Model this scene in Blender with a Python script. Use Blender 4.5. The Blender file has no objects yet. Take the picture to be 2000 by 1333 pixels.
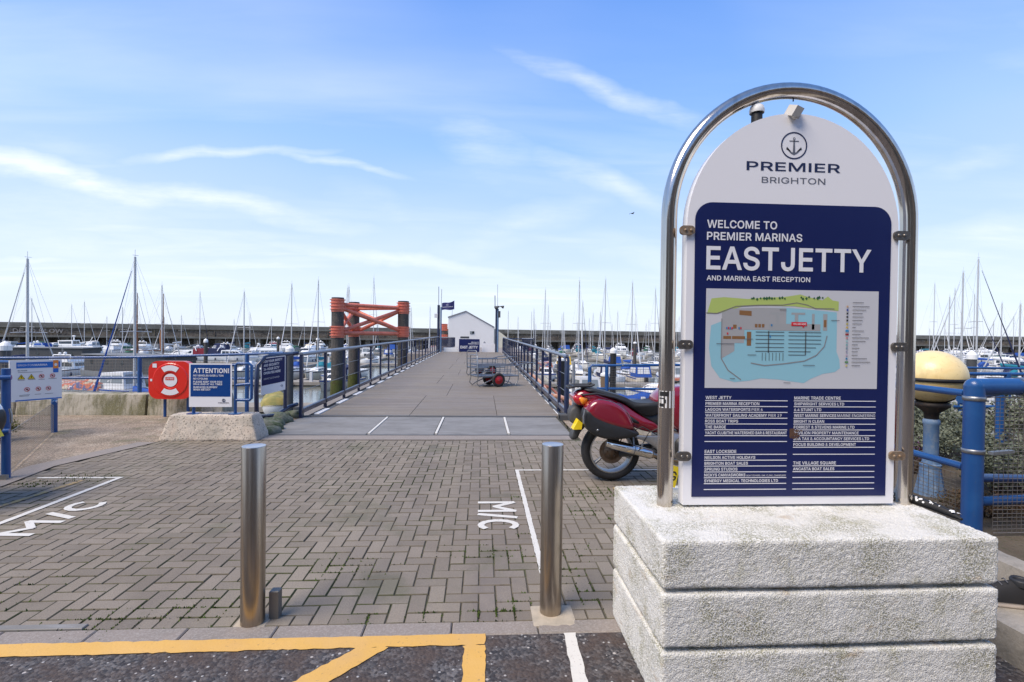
import bpy, math, random
from mathutils import Vector, Matrix, noise
random.seed(7)
PI = math.pi
S = bpy.context.scene
C = S.collection

# ------------------------------------------------------------------ camera
cam = bpy.data.objects.new('camera', bpy.data.cameras.new('camera'))
C.objects.link(cam); S.camera = cam
cam.data.sensor_width = 36; cam.data.lens = 17.82
cam.data.clip_start = 0.05; cam.data.clip_end = 6000
yaw, pitch, roll = math.atan(59/990), math.radians(-0.665), 0.0125
f = Vector((math.sin(yaw)*math.cos(pitch), math.cos(yaw)*math.cos(pitch), math.sin(pitch)))
r0 = Vector((math.cos(yaw), -math.sin(yaw), 0)); u0 = r0.cross(f)
r1 = r0*math.cos(roll)+u0*math.sin(roll); u1 = -r0*math.sin(roll)+u0*math.cos(roll)
m3 = Matrix((r1, u1, -f)).transposed()
cam.matrix_world = Matrix.Translation((0, 0, 1.55)) @ m3.to_4x4()

# ------------------------------------------------------------------ sky and sun
SUN_EL, SUN_AZ = math.radians(54), math.radians(-125)      # azimuth from +Y towards +X
W = bpy.data.worlds.new('World'); S.world = W; W.use_nodes = True
wn, wl = W.node_tree.nodes, W.node_tree.links
for n in list(wn): wn.remove(n)
def wnode(t, **k):
    n = wn.new(t)
    for a, b in k.items(): setattr(n, a, b)
    return n
out = wnode('ShaderNodeOutputWorld'); bg = wnode('ShaderNodeBackground')
wl.new(bg.outputs[0], out.inputs[0]); bg.inputs[1].default_value = 0.115
sky = wnode('ShaderNodeTexSky', sky_type='NISHITA', sun_disc=False, sun_elevation=SUN_EL, sun_rotation=SUN_AZ,
            air_density=1.0, dust_density=0.6, ozone_density=2.0)
tc = wnode('ShaderNodeTexCoord')
sep = wnode('ShaderNodeSeparateXYZ'); wl.new(tc.outputs['Generated'], sep.inputs[0])
def wmath(op, a, b=None):
    n = wnode('ShaderNodeMath', operation=op)
    for i, v in enumerate((a, b)):
        if v is None: continue
        if isinstance(v, (int, float)): n.inputs[i].default_value = v
        else: wl.new(v, n.inputs[i])
    return n.outputs[0]
def wmix(fac, a, b):
    n = wnode('ShaderNodeMix', data_type='RGBA')
    for s, v in ((n.inputs[0], fac), (n.inputs[6], a), (n.inputs[7], b)):
        if isinstance(v, (int, float)): s.default_value = v
        elif isinstance(v, tuple): s.default_value = v
        else: wl.new(v, s)
    return n.outputs[2]
def wramp(x, pts):
    n = wnode('ShaderNodeValToRGB'); wl.new(x, n.inputs[0])
    e = n.color_ramp.elements
    while len(e) < len(pts): e.new(0.5)
    for q, (p, c) in zip(e, pts):
        q.position = p; q.color = c if isinstance(c, tuple) else (c, c, c, 1)
    return n.outputs[0]
# the day's clear air: deeper blue overhead, milky towards the sea horizon
g = 7.4
air = wramp(sep.outputs[2], [(0.0, (.69*g, .765*g, .90*g, 1)), (0.10, (.61*g, .715*g, .90*g, 1)), (0.20, (.47*g, .625*g, .91*g, 1)),
      (0.34, (.275*g, .49*g, .91*g, 1)), (0.56, (.12*g, .30*g, .80*g, 1)), (1.0, (.09*g, .20*g, .50*g, 1))])
base = wmix(0.85, sky.outputs[0], air)
# high cirrus: direction projected on a flat layer, streaks drawn out by stretching and warping
zc = wmath('MAXIMUM', sep.outputs[2], 0.03); zc = wmath('ADD', zc, 0.09)
cx_ = wmath('DIVIDE', sep.outputs[0], zc); cy_ = wmath('DIVIDE', sep.outputs[1], zc)
comb = wnode('ShaderNodeCombineXYZ'); wl.new(cx_, comb.inputs[0]); wl.new(cy_, comb.inputs[1])
def cloud(rot, sc, nscale, dist, lo, hi, loc=(0, 0, 0), detail=7):
    mp = wnode('ShaderNodeMapping'); wl.new(comb.outputs[0], mp.inputs[0])
    mp.inputs['Rotation'].default_value = (0, 0, math.radians(rot)); mp.inputs['Scale'].default_value = sc
    mp.inputs['Location'].default_value = loc
    nz = wnode('ShaderNodeTexNoise'); wl.new(mp.outputs[0], nz.inputs['Vector'])
    nz.inputs['Scale'].default_value = nscale; nz.inputs['Detail'].default_value = detail
    nz.inputs['Roughness'].default_value = 0.55; nz.inputs['Distortion'].default_value = dist
    return wramp(nz.outputs['Fac'], [(lo, 0.0), (hi, 1.0)])
c1 = cloud(35, (0.32, 1.5, 1), 0.9, 0.5, 0.50, 0.78, (3.1, 1.7, 0))
c2 = cloud(62, (0.22, 1.1, 1), 1.5, 0.9, 0.55, 0.80, (7.3, 2.2, 0))
c3 = cloud(20, (0.5, 0.6, 1), 0.55, 0.4, 0.40, 0.70, (1.2, 5.0, 0), 4)
cc = wmath('MULTIPLY', wmath('MAXIMUM', c1, c2), wmath('ADD', wmath('MULTIPLY', c3, 0.75), 0.15))
low = wramp(sep.outputs[2], [(0.0, 0.35), (0.08, 0.9), (0.4, 0.8), (0.62, 0.25)])
cc = wmath('MULTIPLY', cc, wmath('MULTIPLY', low, 1.0))
cc = wmath('ADD', cc, wmath('MULTIPLY', c3, 0.22))
# individual cirrus streaks: centre (x/y, z/y of the sky direction), slope, half length, half width, density
yy = wmath('MAXIMUM', sep.outputs[1], 0.05)
c_uv = wnode('ShaderNodeCombineXYZ'); wl.new(wmath('DIVIDE', sep.outputs[0], yy), c_uv.inputs[0]); wl.new(wmath('DIVIDE', sep.outputs[2], yy), c_uv.inputs[1])
wz = wnode('ShaderNodeTexNoise'); wl.new(c_uv.outputs[0], wz.inputs['Vector']); wz.inputs['Scale'].default_value = 5; wz.inputs['Detail'].default_value = 5
wv = wnode('ShaderNodeVectorMath', operation='MULTIPLY_ADD'); wl.new(wz.outputs['Color'], wv.inputs[0]); wv.inputs[1].default_value = (.16, .07, 0); wl.new(c_uv.outputs[0], wv.inputs[2])
wv2 = wnode('ShaderNodeVectorMath', operation='SUBTRACT'); wl.new(wv.outputs[0], wv2.inputs[0]); wv2.inputs[1].default_value = (.08, .035, 0)
streak = None
for (u_, v_, an_, hl_, hw_, am_) in [(-0.812, 0.292, -0.195, 0.222, 0.0263, 0.95), (-0.507, 0.246, -0.18, 0.211, 0.0242, 0.75), (-0.697, 0.236, 0.028, 0.244, 0.0606, 0.35), (-0.5, 0.336, 0.055, 0.137, 0.0131, 0.7), (-0.297, 0.327, -0.173, 0.101, 0.0101, 0.55), (-0.739, 0.158, -0.143, 0.232, 0.0404, 0.35), (-0.188, 0.146, -0.11, 0.228, 0.0131, 0.6), (0.063, 0.21, 0.369, 0.157, 0.0404, 0.35), (0.238, 0.497, -0.321, 0.164, 0.0242, 0.55), (-0.0, 0.37, -0.545, 0.1, 0.0606, 0.35), (0.235, 0.307, -0.339, 0.126, 0.0303, 0.5), (-0.452, 0.131, -0.082, 0.096, 0.0081, 0.5), (-0.842, 0.13, -0.023, 0.054, 0.0081, 0.5), (0.357, 0.153, -0.24, 0.119, 0.0303, 0.4), (1.077, 0.232, 0.149, 0.172, 0.0303, 0.4), (1.021, 0.38, 0.25, 0.098, 0.0343, 0.3), (-0.804, 0.338, -0.173, 0.185, 0.0505, 0.22), (-0.167, 0.226, -0.324, 0.13, 0.0404, 0.25)]:
    mp_ = wnode('ShaderNodeMapping', vector_type='TEXTURE'); wl.new(wv2.outputs[0], mp_.inputs[0])
    mp_.inputs['Location'].default_value = (u_, v_, 0); mp_.inputs['Rotation'].default_value = (0, 0, an_); mp_.inputs['Scale'].default_value = (hl_*1.75, hw_*1.25, 1)
    gr = wnode('ShaderNodeTexGradient', gradient_type='SPHERICAL'); wl.new(mp_.outputs[0], gr.inputs[0])
    q_ = wmath('MULTIPLY', wmath('POWER', gr.outputs['Fac'], 0.85), am_)
    streak = q_ if streak is None else wmath('MAXIMUM', streak, q_)
mp_ = wnode('ShaderNodeMapping'); wl.new(c_uv.outputs[0], mp_.inputs[0]); mp_.inputs['Rotation'].default_value = (0, 0, .25); mp_.inputs['Scale'].default_value = (1, 5, 1)
fz = wnode('ShaderNodeTexNoise'); wl.new(mp_.outputs[0], fz.inputs['Vector']); fz.inputs['Scale'].default_value = 4.5; fz.inputs['Detail'].default_value = 8; fz.inputs['Roughness'].default_value = .65
streak = wmath('MULTIPLY', streak, wramp(fz.outputs['Fac'], [(.30, .25), (.64, 1.0)]))
front = wramp(sep.outputs[1], [(.05, 0.0), (.3, 1.0)])
cc = wmath('MAXIMUM', wmath('MULTIPLY', cc, .85), wmath('MULTIPLY', streak, front))
cc = wmath('MINIMUM', cc, 0.7)
wl.new(wmix(cc, base, (.90*g, .93*g, .99*g, 1)), bg.inputs[0])

sun = bpy.data.objects.new('sun', bpy.data.lights.new('sun', 'SUN')); C.objects.link(sun)
sun.data.energy = 3.0; sun.data.angle = math.radians(34); sun.data.color = (1.0, 0.88, 0.73)
d = Vector((math.sin(SUN_AZ)*math.cos(SUN_EL), math.cos(SUN_AZ)*math.cos(SUN_EL), math.sin(SUN_EL)))
sun.rotation_euler = d.to_track_quat('Z', 'Y').to_euler()

S.view_settings.view_transform = 'Standard'; S.view_settings.look = 'None'
S.view_settings.gamma = 1; S.view_settings.use_curve_mapping = False
S.view_settings.exposure = 0.6

# ------------------------------------------------------------------ materials
MATS = {}
def M(name, col, rough=.5, metal=0.0, n=None, bump=None, coat=0.0, rnd=0.0, alpha=None, spec=None, stains=None, aniso=None):
    """n = [(scale, lo, hi, colour, amount)...] noise layers; bump = [(scale, strength, distance)...]; rnd = per object/island value spread"""
    if name in MATS: return MATS[name]
    m = bpy.data.materials.new(name); m.use_nodes = True; MATS[name] = m
    N, L = m.node_tree.nodes, m.node_tree.links
    b = N['Principled BSDF']
    b.inputs['Roughness'].default_value = rough; b.inputs['Metallic'].default_value = metal
    b.inputs['Coat Weight'].default_value = coat
    if spec is not None: b.inputs['Specular IOR Level'].default_value = spec
    c4 = tuple(col)+(1,)
    b.inputs['Base Color'].default_value = c4
    m.diffuse_color = c4
    cur = None
    geo = N.new('ShaderNodeNewGeometry')
    def mix(fac, a, bb, blend='MIX'):
        x = N.new('ShaderNodeMix'); x.data_type = 'RGBA'; x.blend_type = blend
        for s, v in ((x.inputs[0], fac), (x.inputs[6], a), (x.inputs[7], bb)):
            if isinstance(v, (int, float)): s.default_value = v
            elif isinstance(v, tuple): s.default_value = v
            else: L.new(v, s)
        return x.outputs[2]
    if n:
        cur = c4
        for layer in n:
            sc, lo, hi, cl, am = layer[:5]
            st = layer[5] if len(layer) > 5 else (1, 1, 1)
            mp = N.new('ShaderNodeMapping'); L.new(geo.outputs['Position'], mp.inputs[0])
            mp.inputs['Scale'].default_value = st; mp.inputs['Location'].default_value = (sc*.37, 1.1*am, .3)
            t = N.new('ShaderNodeTexNoise'); L.new(mp.outputs[0], t.inputs['Vector'])
            t.inputs['Scale'].default_value = sc; t.inputs['Detail'].default_value = 6; t.inputs['Roughness'].default_value = .62
            r = N.new('ShaderNodeMapRange'); L.new(t.outputs['Fac'], r.inputs[0])
            r.inputs[1].default_value = lo; r.inputs[2].default_value = hi; r.inputs[4].default_value = am
            cur = mix(r.outputs[0], cur, tuple(cl)+(1,))
    if rnd:
        oi = N.new('ShaderNodeObjectInfo')
        a = N.new('ShaderNodeMath'); a.operation = 'ADD'; L.new(oi.outputs['Random'], a.inputs[0]); L.new(geo.outputs['Random Per Island'], a.inputs[1])
        fr = N.new('ShaderNodeMath'); fr.operation = 'FRACT'; L.new(a.outputs[0], fr.inputs[0])
        r = N.new('ShaderNodeMapRange'); L.new(fr.outputs[0], r.inputs[0]); r.inputs[3].default_value = 1-rnd; r.inputs[4].default_value = 1+rnd
        cur = mix(1.0, cur if cur else c4, r.outputs[0], 'MULTIPLY')
    if cur is not None and not isinstance(cur, tuple): L.new(cur, b.inputs['Base Color'])
    if bump:
        nrm = None
        for sc, stg, dist in bump:
            t = N.new('ShaderNodeTexNoise'); L.new(geo.outputs['Position'], t.inputs['Vector'])
            t.inputs['Scale'].default_value = sc; t.inputs['Detail'].default_value = 5; t.inputs['Roughness'].default_value = .6
            bp = N.new('ShaderNodeBump'); bp.inputs['Strength'].default_value = stg; bp.inputs['Distance'].default_value = dist
            L.new(t.outputs['Fac'], bp.inputs['Height'])
            if nrm: L.new(nrm, bp.inputs['Normal'])
            nrm = bp.outputs[0]
        L.new(nrm, b.inputs['Normal'])
    if alpha is not None: b.inputs['Alpha'].default_value = alpha
    return m

navy = (.006, .013, .085); brailblue = (.012, .072, .235)
m_navy = M('navy_vinyl', navy, .28, n=[(3, .45, .75, (.012, .02, .10), .5)])
m_white_panel = M('white_panel', (.80, .79, .80), .32)
m_white = M('white_paint', (.78, .78, .77), .45)
m_print = M('white_print', (.74, .74, .76), .4)
m_print_navy = M('navy_print', (.012, .02, .07), .4)
m_print_grey = M('grey_print', (.12, .13, .16), .4)
m_steel = M('polished_steel', (.66, .61, .55), .15, 1.0, n=[(7, .5, .75, (.30, .25, .20), .55, (3, 3, .12)), (60, .45, .8, (.34, .29, .24), .4, (1, 1, .05))], bump=[(45, .05, .002)])
m_brushed = M('brushed_steel', (.47, .42, .36), .30, 1.0, n=[(90, .35, .75, (.25, .20, .155), .6, (1, 1, .03)), (3, .45, .7, (.33, .27, .21), .6, (1, 1, .6))], bump=[(260, .05, .001)])
m_brushtop = M('steel_cap', (.60, .60, .60), .42, .9)
m_ruststeel = M('rusty_clamp', (.26, .17, .10), .6, .5, n=[(60, .4, .7, (.34, .30, .25), .8)])
m_clampgrey = M('grey_clamp', (.16, .155, .15), .4, .8, n=[(90, .4, .7, (.30, .24, .18), .6)])
m_blue = M('blue_rail_paint', brailblue, .34, coat=.2, n=[(7, .48, .75, (.02, .11, .31), .6), (38, .62, .74, (.05, .10, .17), .6)], bump=[(60, .12, .002)])
m_navyrail = M('dark_navy_rail_paint', (.010, .018, .055), .30, coat=.3, n=[(20, .5, .8, (.03, .045, .09), .6)])
m_galv = M('galvanised_steel', (.34, .35, .36), .42, .85, n=[(30, .4, .7, (.22, .225, .23), .6)])
m_wire = M('galvanised_wire', (.24, .215, .185), .5, .6, n=[(14, .5, .7, (.22, .13, .08), .7)])
m_conc = M('rough_concrete', (.37, .335, .285), .9, n=[(2.2, .42, .65, (.26, .235, .20), .8), (14, .5, .72, (.14, .135, .115), .55), (70, .5, .75, (.50, .46, .40), .4)], bump=[(30, .5, .01), (150, .4, .004)])
m_concblock = M('pitted_concrete', (.58, .50, .41), .9, n=[(2.6, .45, .65, (.36, .33, .27), .7), (45, .55, .63, (.07, .065, .05), .8), (6, .5, .7, (.44, .30, .22), .35)], bump=[(45, .7, .012), (170, .5, .004)])
m_algae_conc = M('algae_stained_concrete', (.43, .39, .31), .9, n=[(1.9, .44, .56, (.15, .14, .06), .9, (1.4, 1, .4)), (9, .48, .66, (.10, .098, .05), .7, (2, 2, .5)), (50, .5, .7, (.48, .44, .38), .5)], bump=[(30, .6, .012), (130, .4, .004)])
m_agg = M('exposed_aggregate', (.33, .25, .175), .9, n=[(1.1, .45, .58, (.18, .145, .10), .8), (3, .5, .62, (.44, .36, .27), .7), (45, .46, .56, (.12, .09, .06), .75), (70, .56, .62, (.60, .52, .42), .7), (2.3, .55, .66, (.10, .105, .045), .5)], bump=[(140, .6, .006)])
m_kerb = M('kerb_concrete', (.235, .20, .175), .9, n=[(5, .45, .7, (.19, .17, .15), .8), (100, .45, .7, (.40, .37, .34), .5)], bump=[(120, .4, .004)])
m_slab = M('footing_concrete', (.42, .36, .28), .9, n=[(16, .4, .7, (.28, .25, .20), .7)], bump=[(90, .4, .004)])
m_dirt = M('joint_sand', (.085, .075, .06), 1, n=[(3.5, .5, .66, (.055, .075, .02), .9), (30, .5, .7, (.045, .04, .03), .7)], bump=[(120, .5, .004)])
m_moss = M('moss', (.045, .085, .012), 1, n=[(60, .4, .7, (.09, .11, .02), .8)])
m_plate = M('steel_plate', (.235, .225, .21), .62, .1, spec=.2, n=[(1.5, .42, .62, (.17, .16, .145), .8, (1, 2, 1)), (9, .5, .72, (.34, .34, .34), .5, (.5, 3, 1))], bump=[(18, .08, .004)])
m_deck = M('deck_board_wood', (.205, .17, .128), .6, spec=.3, n=[(.8, .42, .6, (.19, .16, .135), .85), (5, .45, .7, (.27, .25, .225), .6, (.25, 3, 1)), (50, .45, .75, (.12, .10, .08), .45, (.1, 2, 1))], bump=[(90, .3, .003)], rnd=.09)
m_rock = M('mossy_boulder', (.13, .14, .11), .9, n=[(5, .42, .6, (.05, .075, .025), .85), (20, .5, .7, (.24, .23, .19), .6)], bump=[(14, .8, .03), (60, .5, .01)])
m_water = M('harbour_water', (.10, .115, .10), .09, n=[(.05, .4, .6, (.12, .135, .12), .8)], bump=[(1.4, .12, .12), (6, .10, .03)], spec=.6)
m_tyre = M('tyre_rubber', (.014, .014, .015), .7, n=[(90, .5, .7, (.05, .045, .04), .4)])
m_blackp = M('black_plastic', (.018, .019, .021), .5, n=[(30, .5, .8, (.035, .035, .037), .5)])
m_seat = M('black_seat_vinyl', (.022, .024, .028), .55, bump=[(260, .25, .002)])
m_crimson = M('crimson_bodywork', (.21, .005, .018), .22, coat=.9)
m_whitebody = M('white_bodywork', (.75, .76, .78), .25, coat=.8)
m_alloy = M('cast_alloy', (.42, .42, .41), .4, .8, n=[(30, .5, .7, (.26, .24, .21), .5)])
m_brake = M('rusty_brake_disc', (.20, .16, .125), .5, .8, n=[(30, .4, .6, (.16, .10, .06), .7)])
m_chrome = M('exhaust_chrome', (.72, .70, .66), .12, 1)
m_bronze = M('heat_tinted_steel', (.40, .33, .25), .3, 1)
m_amber = M('amber_lens', (.90, .30, .01), .2, coat=1)
m_redlens = M('red_lens', (.42, .008, .012), .18, coat=1)
m_yellow = M('yellow_plate', (.85, .62, .01), .4)
m_orangepaint = M('orange_pile_paint', (.68, .20, .13), .55, n=[(3, .5, .7, (.44, .085, .045), .7), (16, .6, .72, (.20, .07, .04), .7)])
m_pile = M('tarred_steel_pile', (.050, .048, .046), .8, n=[(2.2, .45, .65, (.10, .085, .075), .8, (2, 2, .6)), (9, .55, .7, (.20, .17, .14), .6)])
m_pilealgae = M('pile_weed', (.07, .085, .018), 1, n=[(4, .4, .65, (.045, .03, .015), .8)], bump=[(14, .8, .05)])
m_globe = M('cream_globe_lamp', (.84, .66, .32), .38, coat=.15, n=[(2.2, .42, .66, (.74, .50, .17), .8, (1, 1, 2.2)), (9, .52, .72, (.50, .38, .18), .5, (2, 2, .5)), (40, .58, .72, (.45, .35, .18), .5)])
m_bluefade = M('faded_blue_paint', (.10, .19, .34), .6, n=[(5, .45, .65, (.17, .25, .36), .8), (28, .5, .7, (.30, .33, .35), .5)])
m_red = M('red_housing', (.66, .022, .012), .3, coat=.4)
m_grey_dark = M('dark_grey_paint', (.055, .058, .062), .6, n=[(6, .45, .7, (.09, .085, .08), .7)])
m_black = M('black_paint', (.012, .012, .013), .6)
m_glass = M('dark_glass', (.02, .025, .03), .08, coat=.5)
m_bglass = M('pale_glass', (.20, .23, .25), .1)
m_gel = [M('gelcoat_white', (.83, .83, .82), .25, coat=.3, n=[(.9, .5, .8, (.62, .62, .60), .5)]), M('gelcoat_cream', (.68, .64, .55), .3, coat=.3, n=[(.9, .5, .8, (.55, .51, .44), .5)]),
         M('hull_navy', (.012, .03, .10), .25, coat=.3), M('hull_grey', (.20, .22, .24), .45), M('hull_teal', (.05, .16, .19), .4), M('hull_red', (.30, .02, .02), .4)]
m_mast = M('mast_alloy', (.52, .53, .54), .4, .3)
m_mastd = M('mast_dark', (.17, .18, .20), .5, .2)
m_mastw = M('mast_varnished_wood', (.22, .10, .045), .5)
m_can = {}
m_can = {'blue': M('canvas_blue', (.015, .075, .33), .85), 'navy': M('canvas_navy', (.012, .02, .07), .85), 'green': M('canvas_green', (.02, .10, .06), .85),
         'white': M('canvas_white', (.62, .63, .64), .85), 'maroon': M('canvas_maroon', (.20, .015, .03), .85), 'grey': M('canvas_grey', (.16, .17, .18), .85),
         'sand': M('canvas_sand', (.42, .36, .28), .85, n=[(1.6, .46, .50, (.40, .10, .05), .9), (1.9, .53, .57, (.05, .09, .22), .9), (2.5, .58, .62, (.60, .58, .55), .9)]), 'teal': M('canvas_teal', (.01, .17, .24), .85), 'black': M('canvas_black', (.02, .02, .022), .85),
         'yellow': M('canvas_yellow', (.70, .45, .04), .85), 'olive': M('canvas_olive', (.20, .20, .07), .9, n=[(2, .4, .65, (.40, .31, .10), .8)]), 'tan': M('sail_tan', (.26, .11, .045), .85)}
m_rig = M('rigging_wire', (.24, .25, .26), .5, .5)
m_pont = M('pontoon_deck', (.30, .275, .24), .85, n=[(.8, .4, .7, (.22, .20, .17), .8)])
m_pontside = M('pontoon_side', (.10, .085, .07), .9)
m_wood = M('weathered_wood', (.16, .11, .07), .8)
m_line = M('white_road_paint', (.62, .60, .55), .75, n=[(60, .60, .68, (.25, .22, .19), .8), (6, .5, .75, (.52, .49, .43), .6)], bump=[(120, .3, .003)])
m_yline = M('yellow_road_paint', (.62, .36, .085), .8, n=[(4, .45, .7, (.55, .33, .12), .7), (55, .62, .70, (.20, .14, .08), .7), (1.2, .45, .7, (.68, .43, .17), .6)], bump=[(70, .35, .005)])
m_yworn = M('worn_yellow_paint', (.40, .28, .11), .85, n=[(22, .45, .6, (.24, .19, .15), .95)])
m_paver = M('block_paver', (.238, .203, .155), .88, n=[(.9, .48, .66, (.165, .14, .125), .8, (1.3, .10, 1)), (.55, .42, .62, (.195, .16, .122), .8), (2.6, .46, .66, (.255, .215, .170), .6), (1.3, .57, .68, (.115, .115, .065), .6), (150, .40, .66, (.115, .098, .088), .55), (210, .60, .7, (.36, .33, .30), .5)], bump=[(160, .45, .003), (25, .2, .004)], rnd=.13)
m_pedge = M('paver_grimy_edge', (.14, .118, .085), 1, n=[(1.6, .5, .62, (.05, .065, .018), .85), (30, .5, .7, (.04, .035, .028), .6)])
def asphalt_material():
    m = M('worn_asphalt', (.05, .05, .055), .85)
    N, L = m.node_tree.nodes, m.node_tree.links; b = N['Principled BSDF']
    geo = N.new('ShaderNodeNewGeometry')
    def nz(sc, det=5):
        t = N.new('ShaderNodeTexNoise'); t.inputs['Scale'].default_value = sc; t.inputs['Detail'].default_value = det; t.inputs['Roughness'].default_value = .65
        L.new(geo.outputs['Position'], t.inputs['Vector']); return t.outputs['Fac']
    def rg(x, lo, hi, a=0., c=1.):
        r = N.new('ShaderNodeMapRange'); L.new(x, r.inputs[0]); r.inputs[1].default_value = lo; r.inputs[2].default_value = hi
        r.inputs[3].default_value = a; r.inputs[4].default_value = c; return r.outputs[0]
    def mx(fac, a, c):
        x = N.new('ShaderNodeMix'); x.data_type = 'RGBA'; L.new(fac, x.inputs[0])
        for s, v in ((x.inputs[6], a), (x.inputs[7], c)):
            if isinstance(v, tuple): s.default_value = v+(1,)
            else: L.new(v, s)
        return x.outputs[2]
    v = N.new('ShaderNodeTexVoronoi'); v.inputs['Scale'].default_value = 62; L.new(geo.outputs['Position'], v.inputs['Vector'])
    v.inputs['Randomness'].default_value = 1
    sepc = N.new('ShaderNodeSeparateColor'); L.new(v.outputs['Color'], sepc.inputs[0])
    cell = mx(rg(sepc.outputs[0], .2, 1.0), (.028, .028, .032), (.15, .14, .138))
    brown = mx(rg(nz(5), .42, .62, 0, .9), cell, (.075, .052, .042))
    brown2 = mx(rg(nz(42), .50, .62, 0, .75), brown, (.045, .034, .030))
    def mul(a, c):
        q = N.new('ShaderNodeMath'); q.operation = 'MULTIPLY'; L.new(a, q.inputs[0]); L.new(c, q.inputs[1]); return q.outputs[0]
    stone = mul(rg(sepc.outputs[1], .955, .96), rg(v.outputs["Distance"], .42, .34))
    c = mx(stone, brown2, (.38, .37, .36))
    v3 = N.new('ShaderNodeTexVoronoi'); v3.inputs['Scale'].default_value = 24; L.new(geo.outputs['Position'], v3.inputs['Vector'])
    s3 = N.new('ShaderNodeSeparateColor'); L.new(v3.outputs['Color'], s3.inputs[0])
    big = mul(rg(s3.outputs[0], .93, .94), rg(v3.outputs['Distance'], .20, .17))
    c = mx(big, c, (.40, .37, .35))
    L.new(c, b.inputs['Base Color'])
    b1 = N.new('ShaderNodeBump'); b1.inputs['Strength'].default_value = .9; b1.inputs['Distance'].default_value = .006; L.new(v.outputs['Distance'], b1.inputs['Height']); b1.invert = True
    b2 = N.new('ShaderNodeBump'); b2.inputs['Strength'].default_value = .7; b2.inputs['Distance'].default_value = .012; L.new(nz(38), b2.inputs['Height']); L.new(b1.outputs[0], b2.inputs['Normal'])
    L.new(b2.outputs[0], b.inputs['Normal'])
    return m
m_asphalt = asphalt_material()

def roughcast_material():
    m = M('white_roughcast_render', (.74, .74, .71), .9)
    N, L = m.node_tree.nodes, m.node_tree.links; b = N['Principled BSDF']
    geo = N.new('ShaderNodeNewGeometry'); sp = N.new('ShaderNodeSeparateXYZ'); L.new(geo.outputs['True Normal'], sp.inputs[0])
    def nz(sc, det=6, st=(1, 1, 1)):
        mp = N.new('ShaderNodeMapping'); mp.inputs['Scale'].default_value = st; L.new(geo.outputs['Position'], mp.inputs[0])
        t = N.new('ShaderNodeTexNoise'); t.inputs['Scale'].default_value = sc; t.inputs['Detail'].default_value = det; t.inputs['Roughness'].default_value = .6
        L.new(mp.outputs[0], t.inputs['Vector']); return t.outputs['Fac']
    def rg(x, lo, hi, a=0., c=1.):
        r = N.new('ShaderNodeMapRange'); L.new(x, r.inputs[0]); r.inputs[1].default_value = lo; r.inputs[2].default_value = hi
        r.inputs[3].default_value = a; r.inputs[4].default_value = c; return r.outputs[0]
    def mul(a, c):
        q = N.new('ShaderNodeMath'); q.operation = 'MULTIPLY'
        for i, z in enumerate((a, c)):
            if isinstance(z, float): q.inputs[i].default_value = z
            else: L.new(z, q.inputs[i])
        return q.outputs[0]
    def mx(fac, a, c):
        x = N.new('ShaderNodeMix'); x.data_type = 'RGBA'; L.new(fac, x.inputs[0])
        for s, v in ((x.inputs[6], a), (x.inputs[7], c)):
            if isinstance(v, tuple): s.default_value = v+(1,)
            else: L.new(v, s)
        return x.outputs[2]
    # algae sits in the pits of the render and in wide damp patches
    pit = rg(nz(150, 3), .55, .42)
    wide = rg(nz(4.5), .42, .60, .15, 1.0)
    c = mx(mul(mul(pit, wide), .85), (.82, .805, .755), (.25, .24, .13))
    c = mx(mul(rg(nz(9), .54, .72), .40), c, (.42, .40, .24))
    c = mx(mul(rg(nz(6, 6, (1, 1, 2.5)), .62, .72), .5), c, (.45, .30, .14))
    c = mx(mul(rg(nz(200, 2), .58, .72), .35), c, (.25, .25, .22))
    L.new(c, b.inputs['Base Color'])
    b1 = N.new('ShaderNodeBump'); b1.inputs['Strength'].default_value = 1.0; b1.inputs['Distance'].default_value = .010; L.new(nz(150, 3), b1.inputs['Height'])
    L.new(b1.outputs[0], b.inputs['Normal'])
    return m
m_roughcast = roughcast_material()

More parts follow.
